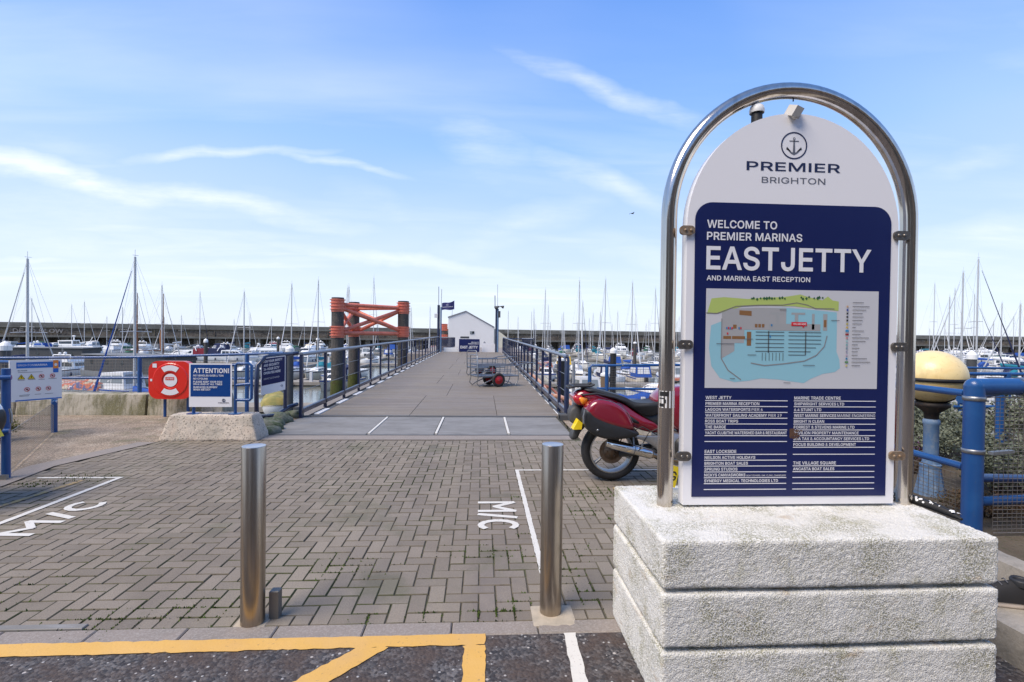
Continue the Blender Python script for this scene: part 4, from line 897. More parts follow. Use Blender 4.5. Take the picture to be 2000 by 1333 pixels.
# ------------------------------------------------------------------ motorcycles
def Lb(pts): return [(u*.001170-.746, 1.34-v*.001155) for u, v in pts]
def smooth_poly(P, it=2):
    for _ in range(it):
        Q = []
        for i in range(len(P)):
            a, b = P[i], P[(i+1) % len(P)]
            Q += [(a[0]*.75+b[0]*.25, a[1]*.75+b[1]*.25), (a[0]*.25+b[0]*.75, a[1]*.25+b[1]*.75)]
        P = Q
    return P
def wheel(cx, w, t, front=False):
    r = .318; cz = .318
    wh = obj('wheel', MB().lathe((cx, 0, cz), [(.222, -w*.36), (.236, -w*.40), (.240, -w*.34), (.228, -.02), (.228, .02), (.240, w*.34), (.236, w*.40), (.222, w*.36), (.212, .02), (.212, -.02), (.222, -w*.36)], 40, 0, True, 'Y'), m_alloy, t)
    prof = [(.236, -w*.40), (.262, -w*.50), (.292, -w*.49), (.309, -w*.34), (r, -w*.12), (r, w*.12), (.309, w*.34), (.292, w*.49), (.262, w*.50), (.236, w*.40)]
    obj('tyre', MB().lathe((cx, 0, cz), prof, 48, 0, True, 'Y'), m_tyre, wh)
    m = MB()
    for k in range(3):
        a = math.radians(100+120*k); c_, s_ = math.cos(a), math.sin(a)
        P0 = Vector((cx+c_*.04, 0, cz+s_*.04)); P1 = Vector((cx+c_*.218, 0, cz+s_*.218))
        m.tube([P0, P0.lerp(P1, .5), P1], [.026, .018, .028], 8, flat=.7)
    m.lathe((cx, 0, cz), [(0, -.06), (.05, -.06), (.055, .06), (0, .06)], 20, 0, True, 'Y')
    obj('spoke', m, m_alloy, wh)
    m = MB().lathe((cx, -.055, cz), [(.085, -.003), (.132, -.003), (.132, .003), (.085, .003), (.085, -.003)], 36, 0, False, 'Y'); m.lathe((cx, -.06, cz), [(0, -.006), (.09, -.004), (.088, .004), (0, .004)], 24, 0, True, 'Y')
    for k in range(6): a = k*PI/3; m.lathe((cx+.055*math.cos(a), -.068, cz+.055*math.sin(a)), [(0, -.006), (.009, -.006), (.009, .004)], 8, 0, True, 'Y')
    obj('brake_disc', m, m_brake, wh)
def motorcycle(loc, rz, body, label, group):
    t = thing('motorcycle', label, 'motorcycle', (0, 0, 0), group)
    wheel(0, .16, t); wheel(1.46, .12, t, True)
    O = lambda n, m, ma, p=None: obj(n, m, ma, p or t, fix=True)
    P = lambda pts, it=2: smooth_poly(Lb(pts), it)
    O('tail_fairing', MB().puff(P([(262, 380), (295, 330), (350, 308), (480, 312), (620, 385), (740, 430), (860, 520), (980, 590), (1100, 640), (1110, 720), (950, 705), (830, 660), (700, 590), (560, 520), (400, 470), (300, 450)]), 0, .135), body)
    lt = O('tail_light', MB().puff(P([(258, 372), (300, 352), (405, 365), (400, 420), (370, 452), (310, 452), (275, 425)], 2), 0, .150, ((0, 1), (.7, 1.0), (.9, .96), (1.0, .85))), m_redlens)
    O('indicator', MB().puff(P([(308, 372), (398, 376), (390, 420), (365, 442), (340, 442), (318, 405)], 1), 0, .156, ((0, 1), (.9, 1.0), (1.0, .85))), m_amber, lt)
    for sy in (-1, 1):
        pc = O('pannier', MB().puff(P([(335, 470), (385, 400), (450, 370), (560, 385), (650, 425), (720, 495), (765, 580), (785, 660), (600, 620), (450, 570), (360, 520)]), sy*.245, .125, ((0, 1), (.6, .985), (.85, .93), (.97, .80), (1, .6))), body)
        O('pannier_base', MB().puff(P([(345, 450), (325, 500), (325, 570), (360, 650), (440, 705), (560, 735), (740, 720), (850, 685), (760, 640), (600, 592), (480, 545), (390, 490)]), sy*.245, .121, ((0, 1), (.6, .985), (.85, .95), (.97, .84), (1, .7))), m_blackp, pc)
        if sy < 0:
            O('pannier_trim', MB().tube([(a, -.335, b) for a, b in Lb([(450, 372), (560, 388), (650, 428), (715, 495), (760, 580)])], .0035, 5), m_galv, pc)
            O('pannier_lock', MB().lathe((Lb([(445, 640)])[0][0], -.366, Lb([(445, 640)])[0][1]), [(0, -.006), (.012, -.006), (.012, .01)], 10, 0, True, 'Y'), m_galv, pc)
            O('pannier_strap', MB().tube([(a, -.375+.35*max(0, (b-.8)), b) for a, b in Lb([(330, 465), (318, 520), (320, 580)])], .010, 6), m_galv, pc)
    O('side_vent', MB().puff(P([(755, 525), (830, 570), (895, 622), (840, 622), (790, 590)], 1), 0, .139), m_blackp)
    O('side_panel', MB().puff(P([(790, 470), (900, 530), (1000, 540), (1110, 500), (1180, 520), (1200, 640), (1110, 690), (1000, 615), (900, 555)]), 0, .128), m_blackp)
    O('seat', MB().puff(P([(330, 305), (420, 290), (520, 312), (640, 345), (740, 372), (800, 412), (880, 428), (1000, 428), (1120, 395), (1130, 470), (1060, 530), (980, 560), (900, 535), (800, 475), (700, 412), (600, 385), (480, 345)]), 0, .150, ((0, 1), (.6, .99), (.85, .965), (1, .88))), m_seat)
    m = MB(); z = 1.34-285*.001155
    for y in (-.11, -.05, .05, .11): m.tube([(-.47, y, z-.012), (-.40, y, z+.006), (-.24, y, z+.008), (-.205, y, z+.028)], .011, 6)
    m.box((-.36, 0, z+.002), (.16, .24, .012)); m.tube([(-.47, -.11, z-.012), (-.485, 0, z-.014), (-.47, .11, z-.012)], .012, 6); m.cyl((-.30, 0, z), (-.28, 0, z-.06), .03, 8)
    O('luggage_rack', m, m_blackp)
    O('tank', MB().puff(P([(1000, 415), (1080, 320), (1180, 275), (1330, 262), (1480, 300), (1560, 380), (1600, 520), (1560, 640), (1400, 700), (1200, 690), (1120, 560)]), 0, .19), body)
    O('fairing', MB().puff(P([(1330, 420), (1500, 330), (1700, 250), (1860, 270), (1960, 380), (1990, 520), (1900, 640), (1760, 760), (1620, 900), (1440, 960), (1250, 900), (1200, 740), (1300, 600)]), 0, .235), body)
    O('belly_panel', MB().puff(P([(1180, 700), (1500, 760), (1560, 860), (1450, 1000), (1250, 1010), (1180, 900)]), 0, .21), m_blackp)
    O('windscreen', MB().puff(P([(1560, 300), (1640, 120), (1680, 60), (1740, 90), (1860, 270), (1700, 270)]), 0, .17), m_bglass)
    O('headlight', MB().puff(P([(1900, 340), (1985, 400), (2005, 500), (1930, 520)]), 0, .12), m_bglass)
    m = MB()
    for sy in (-1, 1):
        m.tube([(.98, 0, 1.02), (.92, sy*.2, 1.06), (.78, sy*.34, 1.02)], .012, 8); m.cyl((.84, sy*.30, 1.035), (.74, sy*.37, 1.01), .017, 8)
    O('handlebar', m, m_blackp)
    for sy in (-1, 1):
        mm = MB(); mm.tube([(1.1, sy*.2, 1.02), (1.08, sy*.34, 1.12)], .008, 6); mm.ball((1.08, sy*.37, 1.14), .07, 12, 8, 0, (.35, 1, .6)); O('mirror', mm, m_blackp)
        O('fork', MB().cyl((1.46, sy*.09, .318), (1.18, sy*.09, .95), .024, 10), m_alloy)
    O('front_mudguard', MB().tube([(1.46+.36*math.cos(math.radians(a)), 0, .318+.36*math.sin(math.radians(a))) for a in range(20, 165, 12)], .07, 8, flat=.25), body)
    m = MB().puff(P([(1080, 660), (1300, 700), (1420, 860), (1380, 1000), (1180, 1010), (1060, 930), (1040, 800)]), 0, .17); O('engine', m, m_alloy)
    m = MB(); a, b = Lb([(700, 905), (1120, 860)]); m.tube([(a[0], -.10, a[1]), (b[0], -.12, b[1])], .030, 8); m.tube([(a[0], .10, a[1]), (b[0], .12, b[1])], .030, 8); O('swing_arm', m, m_grey_dark)
    m = MB().puff(P([(800, 712), (960, 725), (1080, 712), (1140, 800), (1120, 900), (1060, 890), (1000, 820), (900, 765), (840, 750)], 1), -.15, .02); O('footrest_hanger', m, m_alloy)
    m = MB(); a, b = Lb([(1000, 905), (1075, 960)]); m.cyl((a[0], -.16, a[1]), (a[0]+.02, -.27, a[1]), .014, 8); m.tube([(a[0]-.02, -.18, a[1]), (b[0], -.18, b[1])], .012, 6); m.tube([(a[0]+.1, -.17, a[1]-.12), (a[0]+.05, -.2, .05), (a[0]+.16, -.24, .006)], .011, 6); O('footrest', m, m_grey_dark)
    (ax, az), (bx, bz) = Lb([(556, 772), (958, 880)]); A = Vector((ax, -.235, az)); B = Vector((bx, -.225, bz)); dd = (B-A)
    ex = O('silencer', MB().tube([A-dd*.02, A, A+dd*.10, A+dd*.102, B-dd*.02, B, B+dd*.03], [.030, .042, .046, .050, .050, .046, .030], 20), m_chrome)
    O('exhaust_pipe', MB().tube([B, B+dd*.22, B+dd*.6+Vector((0, .04, 0)), (1.0, -.14, .14)], [.027, .024, .024, .024], 12), m_bronze, ex)
    q = A+dd*.60; O('exhaust_clamp', MB().tube([q-dd*.012, q+dd*.012], .054, 20).tube([q+Vector((0, 0, .05)), q+Vector((0, .03, .14))], .010, 6), m_galv, ex)
    q = B+dd*.03; O('exhaust_clamp', MB().tube([q-dd*.02, q+dd*.02], .034, 16), m_bronze, ex)
    O('rear_mudguard', MB().puff(P([(235, 520), (262, 470), (330, 455), (400, 560), (395, 660), (350, 700), (315, 785), (250, 775), (290, 690), (300, 640), (245, 610)], 1), 0, .085), m_grey_dark)
    O('rear_plate', MB().prism(Lb([(255, 660), (302, 572), (338, 600), (330, 658)]), -.215, -.085, plane='XZ'), m_yellow)
    O('spray_flap', MB().tube([(-.16, 0, .62), (.0, 0, .655), (.17, 0, .62), (.28, 0, .5)], .085, 8, flat=.3), m_blackp)
    m = MB()
    for y, x, z in ((.0, .5, .6), (.08, .25, .66), (-.08, .25, .66)): m.tube([(x-.35, y, z+.02), (x+.2, y, z), (x+.5, y, z-.2)], .02, 6)
    O('frame', m, m_blackp)
    m = MB(); m.tube([(.02, -.16, .36), (.10, -.17, .52), (.30, -.16, .60), (.52, -.17, .48)], .006, 5); m.tube([(.30, -.17, .42), (.36, -.18, .54), (.50, -.17, .60)], .005, 5); O('brake_hose', m, m_blackp)
    m = MB(); m.cbox((.02, -.085, .44), (.09, .05, .06), .008); m.cyl((.0, -.09, .41), (.25, -.10, .37), .009, 6); O('brake_caliper', m, m_grey_dark)
    m = MB()
    for sy in (-1, 1): m.tube([(-.34, sy*.16, .93), (-.20, sy*.19, .95), (.0, sy*.19, .905), (.06, sy*.16, .88)], .011, 8)
    m.tube([(-.34, -.16, .93), (-.36, 0, .935), (-.34, .16, .93)], .011, 8); O('grab_rail', m, m_blackp)
    for sy in (-1, 1): O('passenger_footpeg', MB().tube([(.30, sy*.17, .42), (.26, sy*.27, .41), (.24, sy*.34, .41)], .011, 6), m_alloy)
    t.location = loc; t.rotation_euler = (math.radians(0), 0, rz)
    return t
motorcycle((1.402, 5.40, .002), 0, m_crimson, 'crimson touring motorcycle with black seat and panniers parked behind the marina sign', None)
motorcycle((-4.75, 4.62, .002), PI+.02, m_whitebody, 'white motorcycle whose tail with red lamp pokes in beside the notice board', None)

# ------------------------------------------------------------------ railings and mesh
def meshpanel(p0, p1, z0, z1, sx, sz, r=.0019, mb=None):
    """welded wire panel between two ground points"""
    mb = mb or MB(); a = Vector((p0[0], p0[1], 0)); b = Vector((p1[0], p1[1], 0)); L = (b-a).length; d_ = (b-a)/L
    def zz(t, w): return w if not isinstance(w, tuple) else w[0]+(w[1]-w[0])*t
    k = int(L/sx)
    for i in range(k+1):
        q = a+d_*(L*i/k); mb.tube([(q.x, q.y, zz(i/k, z0)), (q.x, q.y, zz(i/k, z1))], r, 3, caps=False, smooth=False)
    h0 = zz(.5, z1)-zz(.5, z0); k = int(h0/sz)
    for i in range(k+1):
        f_ = i/k; A = zz(0, z0)+(zz(0, z1)-zz(0, z0))*f_; B = zz(1, z0)+(zz(1, z1)-zz(1, z0))*f_
        mb.tube([(a.x, a.y, A), (b.x, b.y, B)], r*(2 if i in (0, k) else 1), 3, caps=False, smooth=False)
    return mb
def railing(name, label, cat, segs, posts, mat, mesh=None, r=.022, rp=.028, group=None, collars=None, base=None):
    t = thing(name, label, cat, (posts[0][0], posts[0][1], posts[0][2]) if posts else segs[0][0], group)
    for s in segs:
        rr = s[1] if isinstance(s[1], float) else r; p = s[0] if isinstance(s[1], float) else s
        obj('rail', MB().tube(p, rr, 10), mat, t)
    for x, y, z0, z1 in posts:
        m = MB().cyl((x, y, z0), (x, y, z1), rp, 14)
        if base: m.box((x, y, z0+.006), (rp*4, rp*4, .012))
        obj('post', m, mat, t)
    if mesh:
        for a in mesh: obj('mesh_panel', meshpanel(*a), m_wire, t, fix=False)
    if collars:
        for x, y, z in collars: obj('clip', MB().lathe((x, y, z), [(r+.004, -.012), (r+.008, 0), (r+.004, .012)], 10), m_galv, t)
    return t

# --- railing with notice board, by the path
railing('railing', 'blue tubular railing with wire mesh beneath the white notice board', 'railing',
    [[(-4.82, 5.5, 1.05), (-5.4, 5.2, 1.05), (-7.5, 5.0, 1.05)], [(-4.84, 5.5, .50), (-5.4, 5.22, .50), (-7.5, 5.0, .50)], [(-6.40, 8.0, 1.02), (-7.6, 8.6, 1.02), (-9.5, 8.7, 1.02)], [(-6.20, 7.75, .475), (-6.42, 8.05, .48)]],
    [(-4.90, 5.53, 0, 1.14), (-6.40, 8.0, 0, .98)], m_blue, [((-4.95, 5.60), (-6.37, 7.95), .03, .45, .05, .025), ((-6.45, 8.05), (-9.4, 8.7), .03, .45, .05, .025)], .026, .038)
o = obj('path_clamp', MB().box((-4.88, 5.47, .03), (.10, .03, .05)), m_galv); tag(o, 'small steel foot bracket at the base of the blue post by the path', 'bracket')
# notice board
nb = thing('notice_board', 'white safety notice board with blue header, warning triangles and red prohibition circles', 'sign', (-6.40, 7.7, .5))
A_ = Vector((-6.47, 7.38, 0)); B_ = Vector((-6.20, 8.0, 0)); A_ = Vector((-6.53, 7.42, 0)); B_ = Vector((-6.20, 7.88, 0))
rd = (B_-A_).normalized(); BW = (B_-A_).length; bz0, bz1 = .53, 1.11; nn = rd.cross(Vector((0, 0, 1)))
def bd(u, z, e=0): return A_+rd*u+nn*e+Vector((0, 0, z))
def bquad(m, u0, u1, z0, z1, e, mi=0): m.quad(bd(u0, z0, e), bd(u1, z0, e), bd(u1, z1, e), bd(u0, z1, e), mi)
m = MB(); V = [bd(u, z, e) for e in (-.03, .0) for u, z in ((0, bz0), (BW, bz0), (BW, bz1), (0, bz1))]
m.add(V, [(0, 1, 2, 3), (4, 5, 6, 7), (0, 1, 5, 4), (1, 2, 6, 5), (2, 3, 7, 6), (3, 0, 4, 7)]); obj('board', m, m_white, nb)
m = MB(); bquad(m, .07, BW-.02, bz1-.115, bz1-.03, .002); obj('header_band', m, M('header_blue', (.0, .13, .50), .4), nb, fix=False)
m = MB(); bquad(m, BW-.10, BW-.04, bz1-.13, bz1-.012, .003); obj('corner_badge', m, M('badge_orange', (.80, .25, .03), .4), nb, fix=False)
m = MB(); bquad(m, BW-.10, BW-.04, bz1-.19, bz1-.13, .003); bquad(m, 0.06, BW, bz0+.004, bz0+.020, .003); obj('blue_marking', m, M('header_blue', (0, 0, 0)), nb, fix=False)
T = MB(); n_ = 12
for k in range(n_): a, b = 2*PI*k/n_, 2*PI*(k+1)/n_; T.poly([bd(BW-.07+.018*math.cos(a), bz1-.075+.022*math.sin(a), .0045), bd(BW-.07+.018*math.cos(b), bz1-.075+.022*math.sin(b), .0045), bd(BW-.07, bz1-.075, .0045)])
bf = lambda u, z, e=.003: (bd(u, z, e), tuple(rd), (0, 0, 1))
text_mb('BRIGHTON', bf(.085, bz1-.085), .028, .17, 0, mb=T); text_mb('MARINA', bf(.262, bz1-.085), .028, .14, .035, mb=T)
obj('header_lettering', T, m_print, nb, fix=False)
T = MB(); text_mb('Boatwork', bf(.085, bz1-.155, .002), .017, .10, .03, mb=T)
for u, z, w_ in ((.085, bz1-.175, .26), (.085, bz0+.295, .07), (.19, bz0+.30, .08), (.30, bz0+.295, .07), (.41, bz0+.30, .09), (.10, bz0+.085, .11), (.26, bz0+.085, .07), (.37, bz0+.085, .09), (.10, bz0+.07, .10)):
    w_ *= BW/.56; bquad(T, u*BW/.56, u*BW/.56+w_, z, z+.005, .003)
obj('small_lettering', T, m_print_grey, nb, fix=False)
T = MB(); Tb = MB()
for u in (.12, .225):
    u *= BW/.56; z = bz0+.315
    T = MB(); Tb = MB(); T.poly([bd(u-.034, z, .003), bd(u+.034, z, .003), bd(u, z+.06, .003)]); Tb.poly([bd(u-.004, z+.012, .005), bd(u+.004, z+.012, .005), bd(u+.004, z+.042, .005), bd(u-.004, z+.042, .005)])
    for p_, q_ in ((((u-.037), z-.002), (u+.037, z-.002)), ((u+.037, z-.002), (u, z+.064)), ((u, z+.064), (u-.037, z-.002))):
        Tb.tube([bd(*p_, .004), bd(*q_, .004)], .0018, 4)
    wt_ = obj('warning_triangle', T, M('warning_yellow', (.75, .55, .0), .4), nb, fix=False); obj('triangle_border', Tb, m_black, wt_, fix=False)
T = MB(); Tb = MB()
for u, z in ((.335, .345), (.455, .345), (.18, .165), (.30, .165), (.41, .165)):
    u *= BW/.56; z += bz0; T = MB(); Tb = MB()
    T.tube([bd(u+.026*math.cos(2*PI*k/16), z+.028*math.sin(2*PI*k/16), .004) for k in range(16)], .0035, 4, True)
    T.tube([bd(u-.018, z+.02, .0045), bd(u+.018, z-.02, .0045)], .003, 4); Tb.poly([bd(u+.012*math.cos(k)*(1 if k % 2 else .6), z+.014*math.sin(k), .0035) for k in range(6)])
    pc2 = obj('prohibition_circle', T, M('prohibition_red', (.60, .03, .03), .4), nb, fix=False); obj('pictogram', Tb, m_black, pc2, fix=False)

# low concrete quay wall in cast blocks, with the railing that stands behind it
lw = thing('low_wall', 'low concrete quay wall of long cast blocks stained with algae', 'wall', (-8, 9.8, 0))
for x0, x1 in ((-13.2, -10.75), (-10.72, -8.4), (-8.37, -6.12), (-6.09, -4.75)):
    rough_box('wall_block', ((x0+x1)/2, 9.85, .17), (x1-x0, .5, .42), m_algae_conc, lw, .05, .03, .008, 12, (0, .05))
railing('railing', 'blue tubular railing with wire mesh standing along the low concrete quay wall', 'railing',
    [[(-14, 9.5, 1.02), (-9.0, 9.6, 1.02), (-7.2, 9.80, 1.04), (-6.40, 9.9, 1.05), (-4.4, 9.85, 1.13), (-3.66, 9.62, 1.17)], [(-14, 9.6, .62), (-6.4, 9.9, .66), (-4.4, 9.9, .66)]],
    [(-12.0, 9.8, .3, 1.03), (-9.0, 9.85, .3, 1.03), (-6.40, 9.9, .3, 1.05), (-4.42, 9.85, .0, 1.13)], m_blue, [((-8.9, 9.9), (-6.45, 9.92), .40, 1.0, .05, .05), ((-6.35, 9.92), (-4.5, 9.9), .40, 1.0, .05, .05)], .024, .036, collars=[(-7.5, 9.75, 1.03), (-6.0, 9.9, 1.06), (-5.2, 9.88, 1.09), (-6.9, 9.85, 1.035)])
# life ring housing
lh = thing('life_ring_housing', 'red rounded life ring housing on posts by the quay railing', 'life ring', (-5.6, 9.3, .3))
obj('housing', MB().prism(rrect(-5.93, .345, -5.20, 1.015, .16, 6), 9.28, 9.42, plane='XZ'), m_red, lh)
obj('ring_moulding', MB().lathe((-5.555, 9.285, .68), [(.13, 0), (.145, -.018), (.29, -.018), (.31, 0)], 40, 0, False, 'Y'), m_red, lh)
T = MB()
for a0 in (55, 235):
    P_ = []
    for k in range(9): a = math.radians(a0+70*k/8); P_.append((-5.555+.265*math.cos(a), 9.262, .68+.265*math.sin(a)))
    for k in range(8, -1, -1): a = math.radians(a0+70*k/8); P_.append((-5.555+.17*math.cos(a), 9.262, .68+.17*math.sin(a)))
    for k in range(8): T.quad(P_[k], P_[k+1], P_[16-k], P_[17-k])
    for k in range(9, 17): pass
    obj('ring_arc', T, m_print, lh, fix=False); T = MB()
k_ = 24; T.poly([(-5.555+.115*math.cos(2*PI*k/k_), 9.272, .68+.115*math.sin(2*PI*k/k_)) for k in range(k_)]); obj('centre_disc', T, m_print, lh, fix=False)
T = MB(); T.quad((-5.86, 9.276, .90), (-5.79, 9.276, .90), (-5.79, 9.276, .97), (-5.86, 9.276, .97)); obj('small_label', T, m_print, lh, fix=False); T = MB(); T.quad((-5.90, 9.276, .66), (-5.865, 9.276, .66), (-5.865, 9.276, .70), (-5.90, 9.276, .70))
obj('small_label', T, m_print, lh, fix=False)
T = MB(); T.quad((-5.64, 9.270, .68), (-5.49, 9.270, .68), (-5.49, 9.270, .735), (-5.64, 9.270, .735)); obj('centre_label', T, m_red, lh, fix=False)
T = MB(); text_mb('LIFE RING', ((-5.63, 9.269, .693), (1, 0, 0), (0, 0, 1)), .030, .13, .02, mb=T); obj('label_lettering', T, m_print, lh, fix=False)
for x in (-5.75, -5.35): obj('support_post', MB().cyl((x, 9.45, 0), (x, 9.45, .9), .025, 10), m_blue, lh)

# concrete block with the attention sign
cbk = rough_box('concrete_block', (-3.845, 7.60, .175), (1.37, .46, .37), m_concblock, None, .02, .035, .007, 14, (.12, .08)); tag(cbk, 'pale pitted concrete block carrying the blue attention sign frame', 'concrete block')
fr = thing('attention_sign', 'blue and white attention sign fixed to a blue tube frame on the pitted concrete block', 'sign', (-3.9, 7.6, .36))
AT = lambda x, z, e=0: ((x, 7.478-e, z), (1, 0, 0), (0, 0, 1))
obj('sign_board', MB().prism([(-4.215, .468), (-3.622, .470), (-3.625, 1.093), (-4.215, 1.091)], 7.482, 7.488, plane='XZ'), m_white_panel, fr)
obj('navy_field', MB().prism([(-4.195, .617), (-3.642, .617), (-3.645, 1.075), (-4.195, 1.073)], 7.4805, 7.483, plane='XZ'), M('attention_blue', (.0, .045, .21), .35), fr)
T = MB()
for s, z, h, w_, b in (('ATTENTION!', .955, .068, .495, .03), ('NO VEHICLES OVER 1 TON', .905, .026, .415, .03), ('NO CYCLING', .860, .026, .20, .03), ('PLEASE KEEP YOUR DOG', .816, .026, .40, .03), ('ON A LEAD AT ALL TIMES', .782, .026, .40, .03), ('SURFACES SLIPPERY', .738, .026, .335, .03), ('WHEN WET/ICY', .704, .026, .24, .03)):
    text_mb(s, AT(-4.155, z), h, w_, b, mb=T)
obj('lettering', T, m_print, fr, 'stuff', fix=False)
T = MB(); T.tube([(-3.735+.020*math.cos(2*PI*k/16), 7.479, .565+.020*math.sin(2*PI*k/16)) for k in range(16)], .003, 4, True); T.tube([(-3.735, 7.479, .55), (-3.735, 7.479, .58)], .003, 4); T.tube([(-3.747, 7.479, .556), (-3.735, 7.479, .550), (-3.723, 7.479, .556)], .003, 4)
text_mb('PREMIER', AT(-3.81, .522), .014, .15, .03, mb=T); obj('logo', T, m_print_navy, fr, fix=False)
for p_ in ([(-3.59, 7.52, .36), (-3.59, 7.52, 1.07), (-3.56, 7.52, 1.092), (-3.40, 7.52, 1.092), (-3.365, 7.52, 1.06), (-3.365, 7.52, .59), (-3.39, 7.52, .565), (-3.58, 7.52, .565)], [(-4.17, 7.52, .34), (-4.17, 7.52, 1.05)], [(-4.20, 7.52, 1.05), (-3.58, 7.52, 1.07)], [(-3.58, 7.52, .78), (-3.37, 7.52, .80)]):
    obj('tube', MB().tube(p_, .021, 10), m_blue, fr)
obj('base_flange', MB().box((-3.59, 7.53, .366), (.15, .12, .02)), m_blue, fr)
obj('base_flange', MB().box((-4.17, 7.53, .366), (.15, .12, .02)), m_blue, fr)

fr.location.x += .055; fr.location.z += .0
lh.location.x += .08
# CCTV notice on the dark end loop of the bridge railing
cs = thing('camera_notice', 'tilted navy and white CCTV notice on the dark tubular end loop of the bridge', 'sign', (-3.6, 9.0, .5))
p0, p1 = Vector((-3.640, 8.55, 0)), Vector((-3.525, 9.28, 0)); p1 = Vector((-3.30, 9.02, 0))
p0 = Vector((-3.635, 8.6, 0)); p1 = Vector((-3.335, 8.85, 0)); rd2 = (p1-p0).normalized(); Lw = (p1-p0).length; n2 = rd2.cross(Vector((0, 0, 1)))
def cq(u, z, e=0): return p0+rd2*u+n2*e+Vector((0, 0, z))
z00, z01, z10, z11 = .50, 1.115, .575, 1.155
def zt(u, f_): a = z00+(z10-z00)*u/Lw; b = z01+(z11-z01)*u/Lw; return a+(b-a)*f_
m = MB(); V = [cq(u, zt(u, w_), e) for e in (-.008, 0) for u, w_ in ((0, 0), (Lw, 0), (Lw, 1), (0, 1))]; m.add(V, [(0, 1, 2, 3), (4, 5, 6, 7), (0, 1, 5, 4), (1, 2, 6, 5), (2, 3, 7, 6), (3, 0, 4, 7)]); obj('sign_board', m, m_white_panel, cs)
m = MB(); a, b = .012, Lw-.012; m.quad(cq(a, zt(a, .25), .0015), cq(b, zt(b, .25), .0015), cq(b, zt(b, .98), .0015), cq(a, zt(a, .98), .0015)); obj('navy_field', m, m_navy, cs, fix=False)
T = MB(); upv = Vector((0, 0, 1)); rr2 = (cq(Lw, zt(Lw, .5))-cq(0, zt(0, .5))).normalized()
for k, (s, w_) in enumerate((('FOR YOUR SAFETY', .30), ('AND SECURITY', .25), ('24-HOUR CCTV', .25), ('OPERATES HERE', .27))):
    text_mb(s, (cq(.04, zt(.04, .86-.105*k), .002), tuple(rr2), (0, 0, 1)), .040, w_*Lw/.39, .03, mb=T)
text_mb('CONTACT 01273 819919', (cq(.04, zt(.04, .40), .002), tuple(rr2), (0, 0, 1)), .026, .25*Lw/.39, .0, mb=T); obj('lettering', T, m_print, cs, 'stuff', fix=False)
T = MB(); T.tube([cq(Lw-.06+.014*math.cos(2*PI*k/12), zt(Lw-.06, .14)+.014*math.sin(2*PI*k/12), .003) for k in range(12)], .003, 4, True); obj('logo', T, m_print_navy, cs, fix=False)
lp = [(-3.42, 9.35, 1.16), (-3.48, 9.0, 1.155), (-3.60, 8.68, 1.13), (-3.66, 8.52, 1.0), (-3.665, 8.5, .6), (-3.66, 8.5, .25), (-3.64, 8.55, .16), (-3.52, 8.9, .12), (-3.42, 9.25, .22), (-3.35, 9.45, .24)]
obj('loop_tube', MB().tube(lp, .036, 12), m_navyrail, cs)
obj('loop_tube', MB().cyl((-3.45, 9.15, .2), (-3.45, 9.15, 1.15), .030, 10), m_navyrail, cs)
obj('loop_tube', MB().tube([(-3.34, 9.44, 1.175), (-3.42, 9.35, 1.16)], .034, 10), m_navyrail, cs)
obj('rusty_foot', MB().cyl((-3.64, 8.55, -.02), (-3.64, 8.55, .16), .03, 8), m_ruststeel, cs)

# mossy boulders filling the gap
rocks = [(-3.30, 7.95, .0, .20), (-3.42, 8.25, .02, .22), (-3.50, 8.6, .02, .20), (-3.48, 8.95, .04, .20), (-3.60, 9.3, .02, .18), (-3.70, 8.2, -.02, .2), (-3.42, 9.45, .03, .14), (-3.75, 8.75, -.03, .18)]
for k, (x, y, z, r_) in enumerate(rocks):
    m = MB().ball((x, y, z), r_, 16, 10, 0, (1.15, .95, .62)); m.v = [tuple(Vector((x, y, z))+(Vector(p)-Vector((x, y, z)))*(1+.30*noise.noise(Vector(p)*6)+.12*noise.noise(Vector(p)*18))) for p in m.v]
    lab = ['mossy boulder wedged beside the pale concrete block', 'mossy boulder, second from the concrete block in the gap', 'mossy boulder below the CCTV notice', 'mossy boulder under the dark loop rail', 'mossy boulder by the foot of the bridge railing', 'mossy boulder behind the others below the quay edge', 'small mossy boulder tight against the bridge end', 'mossy boulder half hidden behind the loop tube'][k]
    tag(obj('boulder', m, m_rock), lab, 'boulder', 'boulders at the bridge end')

# ------------------------------------------------------------------ linkspan bridge
def dz(y): return .0075*(y-9.6)+.015
br = thing('access_bridge', 'long access bridge with ridged deck boards and dark navy railings to the white building', 'bridge', (-.8, 9.6, 0))
Y0, Y1 = 9.63, 38.5
m = MB(); n = 0; y = Y0; bl = []
while y < Y1-.01:
    w_ = .145
    segs = ((-3.02, -1.35), (-1.345, .305), (.31, 1.50)) if int((y-Y0)/2.9) % 2 == 0 else ((-3.02, -.85), (-.845, 1.50))
    bl.append((y, w_, segs)); y += w_+.004
cnt = 0; cache = {}
for y, w_, segs in bl:
    for a, b in segs:
        zz = dz(y+w_/2)+random.uniform(-.0012, .0012)
        if y < 10.8:
            key = round(b-a, 3)
            if key not in cache:
                q = MB().cbox((0, 0, -.02), (b-a-.003, w_, .04), .004); me = bpy.data.meshes.new('deck_board'); me.from_pydata(q.v, [], q.f); me.materials.append(m_deck); cache[key] = me
            o = bpy.data.objects.new('deck_board', cache[key]); C.objects.link(o); o.parent = br
            o.location = ((a+b)/2+.8, y+w_/2-9.6, zz)
        else: m.cbox(((a+b)/2, y+w_/2, zz-.02), (b-a-.003, w_, .04), .004)
obj('deck_board', m, m_deck, br, kind='stuff')
m = MB()
for x in (-3.22, 1.58): m.prism([(Y0, dz(Y0)-.5), (Y1, dz(Y1)-.5), (Y1, dz(Y1)-.10), (Y0, dz(Y0)-.10)], x-.08, x+.08, plane='YZ')
